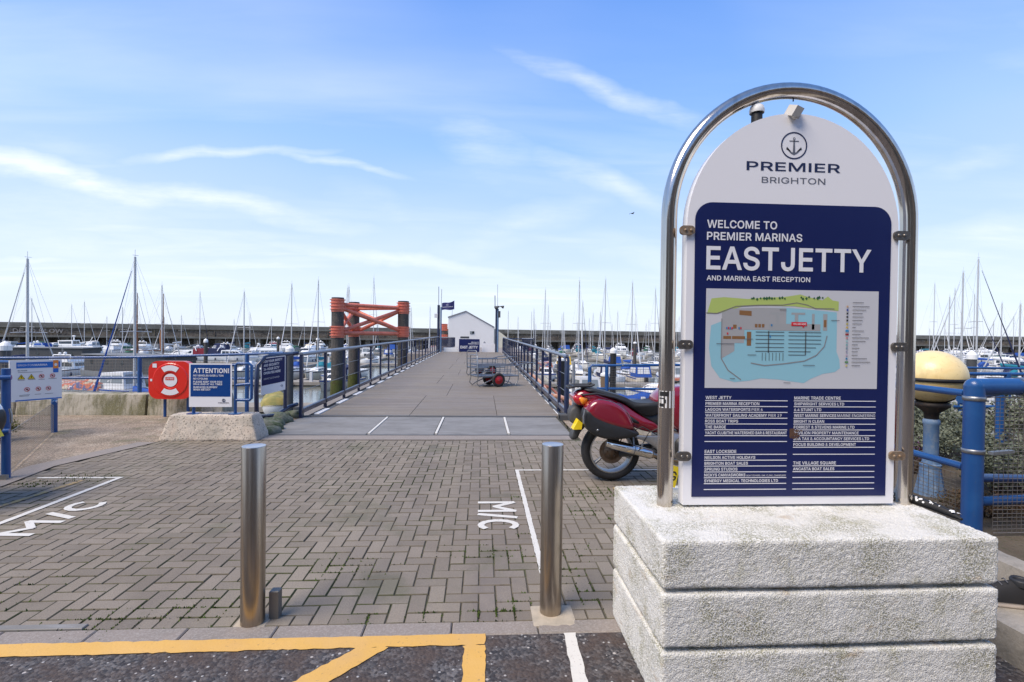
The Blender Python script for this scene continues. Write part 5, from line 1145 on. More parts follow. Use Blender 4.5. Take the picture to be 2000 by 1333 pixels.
for k in range(18): y = Y0+.3+k*1.68; m.box((-.82, y, dz(y)-.2), (4.9, .1, .22))
obj('girder', m, m_grey_dark, br)
yl = [9.37]+[10.79+1.44*k for k in range(20)]
for s_, x, ylist in ((-1, -3.25, yl), (1, 1.60, [9.45, 10.33]+[11.75+1.44*k for k in range(19)])):
    for y in ylist:
        if y > 38.4: continue
        obj('post', MB().box((x, y, dz(y)+.56), (.05 if s_ < 0 else .06, .075, 1.16)), m_navyrail, br)
    ye = ylist[0]
    obj('handrail', MB().tube([(x, ye-.02, dz(ye)+1.145), (x, 38.4, dz(38.4)+1.13)], .036, 12), m_galv if 0 else M('handrail_grey_blue', (.16, .19, .25), .35, .3), br)
    obj('bottom_rail', MB().box((x, (ye+38.4)/2, (dz(ye)+dz(38.4))/2+.10), (.05, 38.4-ye, .06), 0, 0, Matrix.Rotation(.0075, 3, 'X')), m_navyrail, br)
    obj('bottom_rail_cap', MB().tube([(x+.0*s_, ye, dz(ye)+.145), (x, 38.4, dz(38.4)+.145)], .022, 8), M('handrail_grey_blue', (0, 0, 0)), br)
    for zz in (.48, .80): obj('wire_rail', MB().tube([(x, ye, dz(ye)+zz), (x, 38.4, dz(38.4)+zz)], .006, 5), m_galv, br)
    # white plates, colour standing in for sky glare on water through edge gaps
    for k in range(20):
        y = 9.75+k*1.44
        obj('edge_gap_glare', MB().cbox((x-s_*.13, y+.42, dz(y)-.01), (.10, .70, .02), .004), m_white if k % 1 == 0 else m_galv, br)
obj('end_post', MB().tube([(1.60, 9.42, .02), (1.60, 9.40, 1.06), (1.60, 9.46, 1.13), (1.60, 9.6, 1.15)], .048, 12), m_navyrail, br)
obj('side_beam', MB().box((-3.50, 24, -.02), (.22, 28.6, .10), 0, 0, Matrix.Rotation(.0075, 3, 'X')), M('aged_grey_timber', (.24, .22, .20), .8, n=[(3, .4, .7, (.15, .13, .11), .7, (3, .3, 1))]), br)
obj('side_beam', MB().box((1.86, 24, -.02), (.16, 28.6, .10), 0, 0, Matrix.Rotation(.0075, 3, 'X')), M('aged_grey_timber', (0, 0, 0)), br)
# knuckle at the near end of the right hand rail
m = MB(); m.cbox((1.52, 9.30, .05), (.16, .2, .12), .02); m.cyl((1.44, 9.25, .06), (1.60, 9.25, .06), .05, 12); obj('hinge', m, m_grey_dark, br)
hose = MB(); P_ = [(1.98+.05*math.sin(k*1.1), 9.9+k*.9, -.05+.10*math.sin(k*.8)) for k in range(18)]
o = obj('hose', hose.tube(P_, .055, 10), M('peach_hose', (.62, .34, .22), .5, n=[(3, .45, .65, (.45, .20, .12), .7)])); tag(o, 'peach coloured service hose sagging along the outside of the bridge', 'hose')
hose = MB(); P_ = [(2.12+.06*math.sin(k*1.3+1), 9.8+k*.9, -.14+.08*math.sin(k*.9+2)) for k in range(14)]
o = obj('hose', hose.tube(P_, .04, 8), M('rust_hose', (.30, .10, .05), .6)); tag(o, 'rust brown service hose below the peach hose outside the bridge', 'hose')

# small grey gangway railing outside the bridge end
railing('gangway_railing', 'pale grey gangway railing leading down beside the bridge end', 'railing',
    [[(1.78, 9.7, 1.05), (2.1, 11.5, .72), (2.5, 14, .25)], [(2.10, 9.7, 1.0), (2.5, 11.5, .62), (3.0, 14, .15)], [(1.78, 9.7, .45), (2.1, 11.5, .15), (2.5, 14, -.35)]],
    [(1.78, 9.7, -.1, 1.05), (2.1, 11.5, -.6, .72), (2.10, 9.7, -.1, 1.0), (2.5, 11.5, -.6, .62)], M('pale_grey_rail', (.36, .38, .40), .5, .3), None, .024, .028)
# ------------------------------------------------------------------ railings beyond the plinth
railing('railing', 'blue tubular railing with wire mesh on the quay edge behind the crimson motorcycle', 'railing',
    [[(2.06, 9.55, .55), (2.06, 9.55, .95), (2.10, 9.55, .99), (2.9, 9.55, 1.0), (4.3, 9.55, 1.02), (8.0, 9.55, 1.02), (13, 9.5, 1.0)], [(2.2, 9.55, .55), (13, 9.55, .52)], [(4.3, 9.5, .98), (5.2, 9.0, .95)]],
    [(2.06, 9.55, 0, .95), (2.39, 9.55, 0, 1.0), (3.50, 9.55, 0, 1.0), (5.2, 9.55, .3, 1.0), (7.2, 9.55, .3, 1.0), (9.2, 9.55, .3, 1.0), (11.2, 9.55, .3, 1.0)], m_blue,
    [((2.45, 9.60), (5.1, 9.60), .12, .92, .05, .045), ((5.2, 9.6), (12.5, 9.6), .3, .92, .07, .05)], .024, .034, collars=[(2.7, 9.55, 1.0), (4.6, 9.55, 1.02)])
railing('railing', 'blue tubular railing running away from the big corner post past the globe lamp', 'railing',
    [[(3.09, 3.06, 1.215), (3.12, 6.4, 1.21)], [(3.09, 3.06, .745), (3.12, 6.4, .74)]], [(3.12, 4.9, .33, 1.22), (3.12, 6.4, .33, 1.22)], m_blue, [((3.06, 3.08), (3.08, 6.3), .37, .70, .04, .025)], .023, .030)
t = railing('railing', 'heavy blue corner railing with wire mesh infill beside the plinth', 'railing',
    [([(3.09, 3.0, 1.262), (4.2, 3.02, 1.275), (5.6, 3.05, 1.28)], .054), ([(3.20, 3.2, 1.16), (3.9, 3.5, 1.20), (5.2, 3.5, 1.2)], .028), ([(3.20, 3.1, .66), (4.0, 3.35, .58), (5.2, 3.4, .55)], .028), ([(3.2, 3.06, .52), (4.0, 3.02, .56), (5.2, 3.0, .58)], .030)],
    [(4.6, 3.03, .33, 1.27), (3.42, 3.30, .33, 1.18)], m_blue, [((3.20, 2.97), (5.4, 3.0), .35, 1.20, .032, .024)], .04, .038)
obj('corner_post', MB().tube([(3.09, 3.0, .33), (3.09, 3.0, 1.262)], .054, 20).ball((3.09, 3.0, 1.262), .054, 16, 10), m_blue, t)
obj('inner_post', MB().cyl((3.18, 3.08, .50), (3.18, 3.08, 1.2), .03, 12), m_blue, t)
for z in (1.19, .86): obj('pipe_clamp', MB().lathe((3.09, 3.0, z), [(.055, -.014), (.059, -.012), (.059, .012), (.055, .014)], 20), m_galv, t)
obj('pipe_clamp', MB().tube([(3.38, 3.003, 1.2655), (3.415, 3.004, 1.266)], .058, 18), m_galv, t)
obj('flat_bracket', MB().box((3.22, 2.945, .862), (.20, .03, .018), .25), m_galv, t)
gw = railing('gangway', 'blue railed gangway sloping down from the planted bed to the first pontoon', 'gangway',
    [[(4.9+q*.3, 6.3-q*.9, 1.05), (9.5+q*.3, 10.3-q*.9, .0), (15+q*.3, 15.3-q*.9, -1.6)] for q in (0, 1)]+[[(4.9+q*.3, 6.3-q*.9, .75), (9.5+q*.3, 10.3-q*.9, -.3), (15+q*.3, 15.3-q*.9, -1.9)] for q in (0, 1)]+[[(4.9+q*.3, 6.3-q*.9, .45), (9.5+q*.3, 10.3-q*.9, -.6), (15+q*.3, 15.3-q*.9, -2.2)] for q in (0, 1)],
    [(4.9+u*4.6+q*.3, 6.3+u*4.0-q*.9, .2-u*1.1, 1.06-u*1.05) for q in (0, 1) for u in (0, .33, .66, 1)], m_blue, None, .022, .032)
obj('walkway', MB().add([(4.9, 6.4, .05), (5.3, 5.5, .05), (15.3, 14.4, -2.6), (15, 15.3, -2.6), (4.9, 6.4, -.05), (5.3, 5.5, -.05), (15.3, 14.4, -2.7), (15, 15.3, -2.7)], [(0, 1, 2, 3), (7, 6, 5, 4), (0, 3, 7, 4), (1, 5, 6, 2), (0, 4, 5, 1), (3, 2, 6, 7)]), m_galv, gw)
railing('railing', 'blue two rail fence with mesh along the outer edge of the planted bed', 'railing',
    [[(5.3, 5.8, 1.15), (16, 5.8, 1.15)], [(5.3, 5.8, .75), (16, 5.8, .75)], [(3.5, 6.9, 1.0), (5.0, 6.6, 1.02)], [(3.5, 6.9, .7), (5.0, 6.6, .72)]],
    [(6.4, 5.8, .3, 1.16), (8.4, 5.8, .3, 1.16), (5.0, 6.6, .3, 1.04), (5.0, 4.6, .33, 1.12)], m_blue, [((5.4, 5.8), (12, 5.8), .35, .72, .06, .045)], .022, .034)

def globe(loc, lab, s=1.0):
    t = thing('globe_lamp', lab, 'lamp', loc, 'globe bollard lamps in the planted bed')
    x, y, z = loc
    obj('globe', MB().ball((x, y, z+.985), .205, 40, 24, 0, (1.08, 1.08, 1)), m_globe, t)
    obj('band', MB().lathe((x, y, z+.965), [(.216, -.014), (.226, -.014), (.226, .014), (.216, .014)], 40), m_black, t)
    m = MB(); m.tube([(x+.222*math.sin(a)*math.cos(-.55), y+.222*math.sin(a)*math.sin(-.55), z+.985-.212*math.cos(a)) for a in [PI*.52*k/10 for k in range(11)]], .010, 6)
    m.tube([(x+.222*math.sin(a)*math.cos(2.4), y+.222*math.sin(a)*math.sin(2.4), z+.985-.212*math.cos(a)) for a in [PI*.52*k/10 for k in range(11)]], .010, 6); obj('strap', m, m_black, t)
    m = MB(); q = (x+.225*math.cos(-.62), y+.225*math.sin(-.62), z+.965); m.ball(q, .026, 12, 8); obj('strap_boss', m, m_galv, t)
    obj('cradle', MB().lathe((x, y, z+.70), [(.045, -.06), (.05, 0), (.115, .05), (.12, .075), (.10, .085)], 24), M('rusty_black_iron', (.03, .025, .022), .6, .4, n=[(40, .55, .7, (.16, .08, .04), .6)]), t)
    obj('column', MB().lathe((x, y, z), [(.058, .30), (.050, .34), (.050, .60), (.056, .61), (.056, .64), (.045, .65)], 24), m_bluefade, t)
    obj('column_foot', MB().lathe((x, y, z), [(.115, -.05), (.11, .02), (.085, .15), (.068, .26), (.072, .29), (.058, .30)], 10, 0, False), m_bluefade, t)
    return t
globe((3.56, 3.80, .28), 'cream globe lamp on a faded blue column beside the steel hoop of the sign')
globe((5.78, 4.70, .14), 'cream globe lamp cut by the photo edge beyond the blue corner railing')

# ------------------------------------------------------------------ shrubs
m_leaf1 = M('silver_leaf', (.13, .15, .10), .7, n=[(9, .45, .65, (.20, .21, .15), .7)]); m_leaf2 = M('brown_heather', (.13, .075, .04), .9, n=[(12, .45, .65, (.08, .09, .03), .8)])
m_leaf3 = M('golden_conifer_leaf', (.16, .15, .018), .7, n=[(10, .4, .65, (.05, .065, .015), .9)]); m_leaf4 = M('purple_flower', (.12, .03, .12), .7); m_stem = M('twig', (.09, .06, .04), .9)
def shrub(x, y, z, rx, ry, h, n, mat, lab, name='shrub', ls=.026, up=.3, stems=10):
    t = thing(name, lab, 'shrub', (x, y, z)); m = MB(); s = MB()
    tips = []
    for _ in range(stems):
        a = random.uniform(0, 2*PI); r_ = random.random()**.5; q = Vector((x+rx*r_*math.cos(a), y+ry*r_*math.sin(a), z+h*(1-.5*r_*r_)*random.uniform(.7, 1)))
        b = Vector((x+rx*.3*r_*math.cos(a), y+ry*.3*r_*math.sin(a), z-.02)); mid = b.lerp(q, .5)+Vector((random.gauss(0, .02), random.gauss(0, .02), .02)); s.tube([b, mid, q], .005, 4, r2=.002); tips.append((b, mid, q))
    for _ in range(n):
        b, mid, q = random.choice(tips); u = random.random()**.6; p = mid.lerp(q, u)+Vector((random.gauss(0, rx*.13), random.gauss(0, ry*.13), random.gauss(0, h*.09)))
        if p.z < z: p.z = z+random.random()*.04
        d_ = Vector((random.gauss(0, 1), random.gauss(0, 1), random.gauss(up, .7))).normalized(); w_ = d_.cross(Vector((random.gauss(0, 1), random.gauss(0, 1), random.gauss(0, 1)))).normalized()
        L = ls*random.uniform(.6, 1.5); m.add([p, p+d_*L*.5+w_*L*.3, p+d_*L, p+d_*L*.5-w_*L*.3], [(0, 1, 2, 3)])
    obj('foliage', m, mat, t, kind='stuff', fix=False); obj('stem', s, m_stem, t)
    return t
shrub(3.75, 4.9, .33, .35, .5, .34, 6500, m_leaf2, 'low brown heather shrub at the foot of the first globe lamp', stems=40)
shrub(4.3, 5.0, .33, .45, .5, .50, 7500, m_leaf1, 'silvery green bushy shrub behind the globe lamp column', stems=36)
shrub(4.15, 3.75, .33, .40, .35, .48, 7500, m_leaf1, 'silvery green shrub behind the mesh of the blue corner railing', stems=36)
shrub(5.0, 4.0, .33, .5, .4, .55, 7500, m_leaf1, 'taller silvery green shrub under the second globe lamp', stems=30)
shrub(3.55, 3.35, .33, .28, .25, .16, 2200, m_leaf2, 'patch of dry brown heather close to the big blue corner post', stems=40, ls=.016)
shrub(3.45, 5.7, .33, .25, .5, .22, 2200, m_leaf2, 'dry brown heather patch along the railing farther from the sign', stems=40, ls=.018)
shrub(4.5, 3.2, .33, .5, .16, .20, 2400, m_leaf2, 'ragged brown ground shrub at the bottom of the mesh infill', stems=40, ls=.018)
shrub(-6.75, 7.35, .0, .30, .35, .42, 5000, m_leaf3, 'golden green conifer shrub behind the mesh by the blue path post', stems=40, ls=.02)
shrub(-7.5, 7.6, .0, .35, .35, .30, 3000, m_leaf3, 'small golden conifer shrub farther along behind the notice board', stems=30, ls=.02)
shrub(4.7, 5.3, .33, .7, .6, .62, 8000, m_leaf1, 'wide silvery green shrub mass in the middle of the planted bed', stems=50, ls=.034)
shrub(6.2, 5.2, .33, .7, .6, .66, 8000, m_leaf1, 'silvery green shrub mass farthest along the planted bed', stems=50, ls=.034)
shrub(4.0, 6.0, .33, .5, .6, .42, 4200, m_leaf2, 'brown and green heather bank behind the globe lamp', stems=60, ls=.018)
shrub(3.95, 4.45, .33, .2, .2, .42, 400, m_leaf4, 'purple flowering plant among the silvery shrubs', 'flowering_plant', stems=16, ls=.012)

# trainer left on the step
sh = thing('trainer', 'black trainer with off white sole left on the stepped kerb beside the plinth', 'shoe', (2.70, 2.45, .18))
so = [(-.02, 0), (.02, -.034), (.08, -.040), (.15, -.044), (.21, -.046), (.255, -.034), (.268, 0), (.255, .030), (.21, .042), (.15, .036), (.08, .032), (.02, .030)]
so = smooth_poly(so, 1)
def loftz(rows, outline):
    V = []; F = []; n = len(outline)
    for z, k, dx in rows:
        for x, y in outline: V.append((.125+(x-.125)*k+dx, y*k, z+(.018*max(0, (x-.19)/.08)**2 if z < .04 else 0)))
    for i in range(len(rows)-1):
        for j in range(n): F.append((i*n+j, i*n+(j+1) % n, (i+1)*n+(j+1) % n, (i+1)*n+j))
    F.append(tuple(range(n))[::-1]); F.append(tuple((len(rows)-1)*n+j for j in range(n)))
    return MB().add(V, F, 0, True)
obj('sole', loftz([(0, .97, 0), (.006, 1.05, 0), (.030, 1.06, 0), (.036, .99, 0)], so), M('trainer_sole', (.66, .58, .50), .7), sh, local=True)
up_ = MB(); n = 16; st_ = [(-.010, .028, .100, .0), (.02, .036, .110, 0), (.06, .038, .100, 0), (.10, .040, .090, 0), (.14, .043, .075, 0), (.18, .045, .060, 0), (.22, .042, .050, 0), (.25, .028, .040, 0), (.262, .010, .030, 0)]
V = []; F = []
for x, hw_, hh, _ in st_:
    for j in range(n+1): a = PI*j/n; V.append((x, hw_*math.cos(a)*(1 if abs(math.cos(a)) > .5 else .95), .022+(hh-.02)*math.sin(a)**.8))
for i in range(len(st_)-1):
    for j in range(n): F.append((i*(n+1)+j, i*(n+1)+j+1, (i+1)*(n+1)+j+1, (i+1)*(n+1)+j))
F.append(tuple(range(n+1)))
up_.add(V, F, 0, True); obj('upper', up_, M('black_trainer_fabric', (.014, .014, .016), .8, bump=[(300, .4, .001)]), sh, local=True)
m = MB(); m.lathe((.025, 0, .105), [(.036, -.02), (.040, 0), (.034, .008), (.028, 0), (.026, -.03)], 18); obj('collar', m, m_seat, sh, local=True)
m = MB()
for k in range(4): x = .085+.022*k; m.tube([(x, -.022, .096-.012*k), (x+.005, 0, .106-.014*k), (x, .022, .096-.012*k)], .0028, 5)
for k in range(3): x = .12+.03*k; m.tube([(x, -.042, .035), (x-.015, -.038, .06-.006*k)], .0022, 4)
obj('laces', m, M('lace_grey', (.10, .10, .11), .8), sh, local=True)
sh.rotation_euler = (0, 0, math.radians(160)); sh.location = (2.81, 2.43, .182); sh.scale = (1.05, 1.1, 1.3)

# ------------------------------------------------------------------ marina trolleys
def trolley(loc, rz, lab):
    t = thing('marina_trolley', lab, 'trolley', (0, 0, 0), 'trolleys parked on the bridge')
    def tb(name, pts, r=.012, closed=False, mat=m_galv): return obj(name, MB().tube(pts, r*1.25, 8, closed), mat, t)
    w = .29
    for s_ in (-1, 1):
        tb('frame_hoop', [(-.62, s_*w, .62), (-.60, s_*w, .30), (-.64, s_*w, .10), (-.56, s_*w, .02), (-.44, s_*w, .10), (-.20, s_*w, .20), (.0, s_*w, .22), (.40, s_*w, .12), (.50, s_*w, .02), (.58, s_*w, .03), (.66, s_*w, .18), (.70, s_*w, .62)])
        tb('side_rail', [(-.61, s_*w, .62), (.78, s_*w, .60)]); tb('side_rail', [(-.60, s_*w, .45), (.72, s_*w, .44)], .007); tb('side_rail', [(-.60, s_*w, .32), (.66, s_*w, .30)])
        for k in range(5): x = -.40+.24*k; tb('side_bar', [(x, s_*w, .31), (x, s_*w, .62)], .007)
        tb('handle_arm', [(.55, s_*w, .60), (.85, s_*w*.95, .66), (1.10, s_*w*.9, .68), (1.25, s_*w*.9, .66)])
    tb('handle_bar', [(1.25, -w*.9, .66), (1.27, 0, .66), (1.25, w*.9, .66)])
    tb('end_hoop', [(-.62, -w, .30), (-.63, -w, .84), (-.62, -w*.8, .91), (-.62, w*.8, .91), (-.63, w, .84), (-.62, w, .30)])
    for z in (.45, .62, .75): tb('end_bar', [(-.62, -w, z), (-.62, w, z)], .007)
    for x in (-.60, .66): tb('cross_bar', [(x, -w, .31), (x, w, .31)])
    for k in range(5): y = -.22+.11*k; tb('floor_bar', [(-.60, y, .30), (.66, y, .30)], .006)
    obj('floor_sheet', MB().box((.03, 0, .285), (1.24, .56, .012)), m_galv, t)
    tb('axle', [(0, -.40, .20), (0, .40, .20)], .012)
    for s_ in (-1, 1):
        wv = obj('wheel', MB().lathe((0, s_*.36, .20), [(.0, -.035), (.05, -.045), (.06, -.02), (.115, -.03), (.13, -.02), (.13, .02), (.115, .03), (.06, .02), (.05, .045), (0, .035)], 24, 0, True, 'Y'), M('red_wheel_hub', (.42, .012, .02), .4), t)
        obj('tyre', MB().lathe((0, s_*.36, .20), [(.125, -.03), (.155, -.045), (.185, -.035), (.2, -.012), (.2, .012), (.185, .035), (.155, .045), (.125, .03)], 28, 0, True, 'Y'), m_tyre, wv)
    t.location = loc; t.rotation_euler = (0, 0, rz)
    return t
t1 = trolley((.36, 14.9, dz(15)), math.radians(22), 'galvanised marina trolley with red wheels, the one parked nearer on the bridge deck')
t2 = copy_tree(t1); t2.location = (.15, 18.3, dz(18.3)); t2.rotation_euler = (0, 0, math.radians(38)); t2['label'] = 'galvanised marina trolley with red wheels parked behind the nearer trolley'

# ------------------------------------------------------------------ jetty end, banner, poles, building
yE = 38.5; zE = dz(yE)
jt = thing('jetty', 'fixed jetty platform beyond the access bridge carrying the white building', 'jetty', (-1, 50, 0))
obj('platform', MB().box((-.9, 64, -.30), (9.5, 50.8, .7)), m_kerb, jt)
for x in (-4.2, 2.6):
    for y in (42, 54, 66, 78): obj('jetty_pile', MB().cyl((x, y, -6), (x, y, -.6), .4, 12), m_pile, jt)
for x0, y0_, x1, y1 in ((-3.25, 38.7, -3.0, 57), (1.60, 38.7, 4.0, 39.2), (4.0, 39.2, 4.0, 50), (-3.25, 38.7, -5.2, 39.2)):
    m = MB(); m.tube([(x0, y0_, 1.30), (x1, y1, 1.22)], .04, 8); m.tube([(x0, y0_, .2), (x1, y1, .2)], .03, 6); k = max(2, int(math.hypot(x1-x0, y1-y0_)/.75))
    for i in range(k+1): u = i/k; m.box((x0+(x1-x0)*u, y0_+(y1-y0_)*u, .70), (.05, .05, 1.1))
    tag(obj('railing', m, m_navyrail), {(-3.25, -3.0): 'dark railing running on past the blue jetty banner to the white building', (1.60, 4.0): 'short dark railing turning aside behind the camera pole', (4.0, 4.0): 'dark railing along the outer edge of the jetty beside the moored boats', (-3.25, -5.2): 'short dark railing turning aside behind the flag pole'}[(x0, x1)], 'railing')
bn = thing('jetty_banner', 'blue and white jetty sign standing at the far end of the bridge', 'sign', (-.95, 38.35, zE))
obj('board', MB().box((-.94, 38.35, .735), (1.62, .05, 1.04)), m_white_panel, bn); obj('navy_face', MB().box((-.94, 38.32, .735), (1.54, .02, .96)), m_navy, bn)
BF = lambda x, z: ((x, 38.305, z), (1, 0, 0), (0, 0, 1))
T = MB(); text_mb('EAST JETTY', BF(-1.60, .50), .20, 1.30, .03, mb=T); text_mb('WELCOME TO', BF(-.80, .94), .07, .56, .03, mb=T); text_mb('PREMIER MARINAS', BF(-1.03, .82), .07, .80, .03, mb=T); obj('lettering', T, m_print, bn, fix=False)
for x in (-1.6, -.3): obj('foot', MB().box((x, 38.42, .24), (.06, .5, .1)), m_grey_dark, bn)
tag(obj('grey_cabinet', MB().cbox((-1.35, 40.5, .85), (.7, .5, 1.1), .03), m_grey_dark), 'dark grey cabinet whose top shows over the blue jetty banner', 'cabinet')
tag(obj('planter_box', MB().prism([(-2.9, 38.8), (-1.8, 38.8), (-1.8, 39.5), (-2.9, 39.5)], .2, .52), m_white), 'low white box between the dark railing and the jetty banner', 'box')
tag(obj('white_screen', MB().prism([(.0, .2), (1.15, .2), (1.15, .66), (.95, .9), (.0, .9)], 38.9, 39.0, plane='XZ'), m_white_panel), 'low white panel with small emblem between the jetty banner and the camera pole', 'panel')

bd_ = thing('jetty_building', 'white gabled building with lopsided roof at the end of the bridge', 'building', (-1, 58, 0))
gp = [(-3.94, -.6), (-3.94, 3.55), (-1.9, 4.24), (1.43, 2.42), (1.43, -.6)]
m_bwall = M('white_cladding', (.68, .68, .68), .6, n=[(.7, .45, .7, (.62, .62, .61), .5)])
obj('gable_wall', MB().prism(gp, 59.9, 60.05, plane='XZ'), m_bwall, bd_)
obj('side_wall', MB().box((-3.86, 66, 1.5), (.15, 12, 4.1)).box((1.36, 66, .9), (.14, 12, 3.0)), m_bwall, bd_)
rt = .10
m = MB()
for (xa, za), (xb, zb) in (((-4.02, 3.52), (-1.9, 4.26)), ((-1.9, 4.26), (1.50, 2.40))): m.prism([(xa, za), (xb, zb), (xb, zb+rt), (xa, za+rt)], 59.8, 72.2, plane='XZ')
obj('roof', m, M('grey_roof_sheet', (.20, .21, .23), .6), bd_)
m_lean = M('cream_ribbed_cladding', (.58, .56, .46), .6)
obj('lean_to', MB().prism([(1.43, -.6), (1.43, 2.35), (2.35, 1.75), (3.05, 1.2), (3.05, -.6)], 60.2, 71, plane='XZ'), m_lean, bd_)
obj('gable_window', MB().box((-1.15, 59.88, 1.78), (.50, .06, .34)), m_bglass, bd_); obj('gable_window_pane', MB().box((-1.03, 59.84, 1.80), (.2, .02, .28)), m_glass, bd_)
T = MB(); T.tube([(.32+.09*math.cos(2*PI*k/14), 59.88, .62+.09*math.sin(2*PI*k/14)) for k in range(14)], .018, 4, True); text_mb('PREMIER', ((.0, 59.88, .36), (1, 0, 0), (0, 0, 1)), .08, .68, .02, mb=T); obj('wall_logo', T, m_print_navy, bd_, fix=False)
# flag pole and flag
fp = thing('flag_pole', 'dark pole with whip aerials and grey box at the far end of the bridge', 'pole', (-3.28, 38.6, 0))
obj('mast_tube', MB().cyl((-3.28, 38.6, 0), (-3.28, 38.6, 3.75), .10, 12), m_navyrail, fp); obj('mast_tube', MB().cyl((-3.10, 38.6, 0), (-3.10, 38.6, 3.6), .06, 10), m_bluefade, fp)
obj('aerial', MB().cyl((-3.28, 38.6, 3.7), (-3.29, 38.6, 5.15), .025, 6), m_mastd, fp); obj('aerial', MB().cyl((-3.10, 38.6, 3.6), (-3.07, 38.6, 4.95), .028, 6), m_mast, fp)
obj('junction_box', MB().cbox((-3.46, 38.55, 2.95), (.24, .2, .32), .02), m_can['white'], fp)
m = MB(); V = []; F = []; nx, nz = 16, 8
for i in range(nx+1):
    for j in range(nz+1):
        u, v = i/nx, j/nz; V.append((-3.04+.93*u, 38.6+.09*math.sin(u*8)*u, 3.37+.54*v+.20*u*u*v+.07*u*(1-v)+.03*math.sin(u*7)))
for i in range(nx):
    for j in range(nz): k = i*(nz+1)+j; F.append((k, k+nz+1, k+nz+2, k+1))
m.add(V, F, 0, True); fo = obj('flag', m, M('flag_navy', (.035, .035, .14), .8), fix=False); tag(fo, 'dark blue flag with pale emblem streaming from the pole at the end of the bridge', 'flag')
T = MB(); T.tube([(-2.62+.06*math.cos(2*PI*k/12), 38.48, 3.76+.06*math.sin(2*PI*k/12)) for k in range(12)], .010, 4, True); text_mb('PREMIER MARINAS', ((-2.98, 38.46, 3.56), (.99, 0, .08), (-.05, 0, 1)), .055, .78, .02, mb=T); obj('flag_print', T, m_print, fo, fix=False)
cp = thing('camera_pole', 'dark pole with CCTV camera, horn lamp and aerials near the white building', 'pole', (1.08, 38.6, 0))
obj('mast_tube', MB().cyl((1.08, 38.6, 0), (1.08, 38.6, 3.6), .07, 12), m_navyrail, cp); obj('mast_tube', MB().cyl((1.20, 38.6, 0), (1.20, 38.6, 3.55), .07, 10), m_bluefade, cp)
obj('aerial', MB().cyl((1.17, 38.6, 3.55), (1.15, 38.6, 5.4), .022, 6), m_mast, cp); obj('aerial', MB().cyl((.98, 38.6, 3.55), (.96, 38.6, 4.55), .035, 6), m_mastd, cp)
m = MB().ball((1.08, 38.55, 3.60), .13, 12, 8); m.cyl((.92, 38.6, 3.66), (1.3, 38.6, 3.70), .07, 8); obj('camera_dome', m, m_grey_dark, cp)
obj('floodlight', MB().tube([(1.30, 38.6, 3.72), (1.42, 38.55, 3.72), (1.62, 38.5, 3.66)], [.02, .04, .13], 10), m_black, cp); obj('junction_box', MB().cbox((1.30, 38.5, 3.12), (.18, .15, .5), .02), m_grey_dark, cp)
# ------------------------------------------------------------------ mooring dolphin of three piles with orange frame
def band(m, c, z0, z1, r):
    k = max(3, int((z1-z0)/.20)); pr = [(r+.03, z0)]
    for i in range(k):
        a = z0+(z1-z0)*i/k; b = z0+(z1-z0)*(i+1)/k; pr += [(r+.03, a+.02), (r+.03, b-.06), (r+.13, b-.06), (r+.13, b-.02), (r+.03, b-.01)]
    m.lathe((c[0], c[1], 0), pr+[(r+.03, z1)], 24, 0, False)
dl = thing('mooring_dolphin', 'three tarred steel piles tied together by an orange lattice frame', 'mooring piles', (-9, 41, 0))
pc_ = [(-10.60, 38.0), (-10.90, 44.0), (-6.44, 42.0)]; tops = [4.15, 4.20, 4.22]; R_ = .44
for (x, y), tp in zip(pc_, tops):
    p_ = obj('pile', MB().cyl((x, y, -6.5), (x, y, tp-.0), R_, 24), m_pile, dl)
    obj('weed_band', MB().lathe((x, y, 0), [(R_+.03, -4.5), (R_+.06, -3.2), (R_+.03, -2.1), (R_+.002, -1.9)], 24), m_pilealgae, p_)
    for z0, z1 in ((tp-1.05, tp-.12), (tp-2.95, tp-2.10)): m = MB(); band(m, (x, y), z0, z1, R_); obj('collar', m, m_orangepaint, p_)
prs = [(0, 2), (0, 1), (1, 2)]
for a, b in prs:
    A = Vector((*pc_[a], 0)); B = Vector((*pc_[b], 0)); d_ = (B-A).normalized()*R_
    for z in (3.55, 1.45): obj('horizontal_brace', MB().cyl(A+d_+Vector((0, 0, z+.1)), B-d_+Vector((0, 0, z+.1)), .15, 12), m_orangepaint, dl)
    obj('diagonal_brace', MB().cyl(A+d_+Vector((0, 0, 3.35)), B-d_+Vector((0, 0, 1.85)), .15, 12), m_orangepaint, dl)
    obj('diagonal_brace', MB().cyl(A+d_+Vector((0, .16, 1.75)), B-d_+Vector((0, .16, 3.40)), .15, 12), m_orangepaint, dl)
p2 = thing('orange_capped_pile', 'distant pile with orange collar beside the white building', 'mooring piles', (-4.9, 66, 0))
obj('pile', MB().cyl((-4.9, 66, -6), (-4.9, 66, 2.6), .4, 14), m_pile, p2); m = MB(); band(m, (-4.9, 66), 2.0, 2.9, .42); band(m, (-4.9, 66), .9, 1.5, .42); obj('collar', m, m_orangepaint, p2)

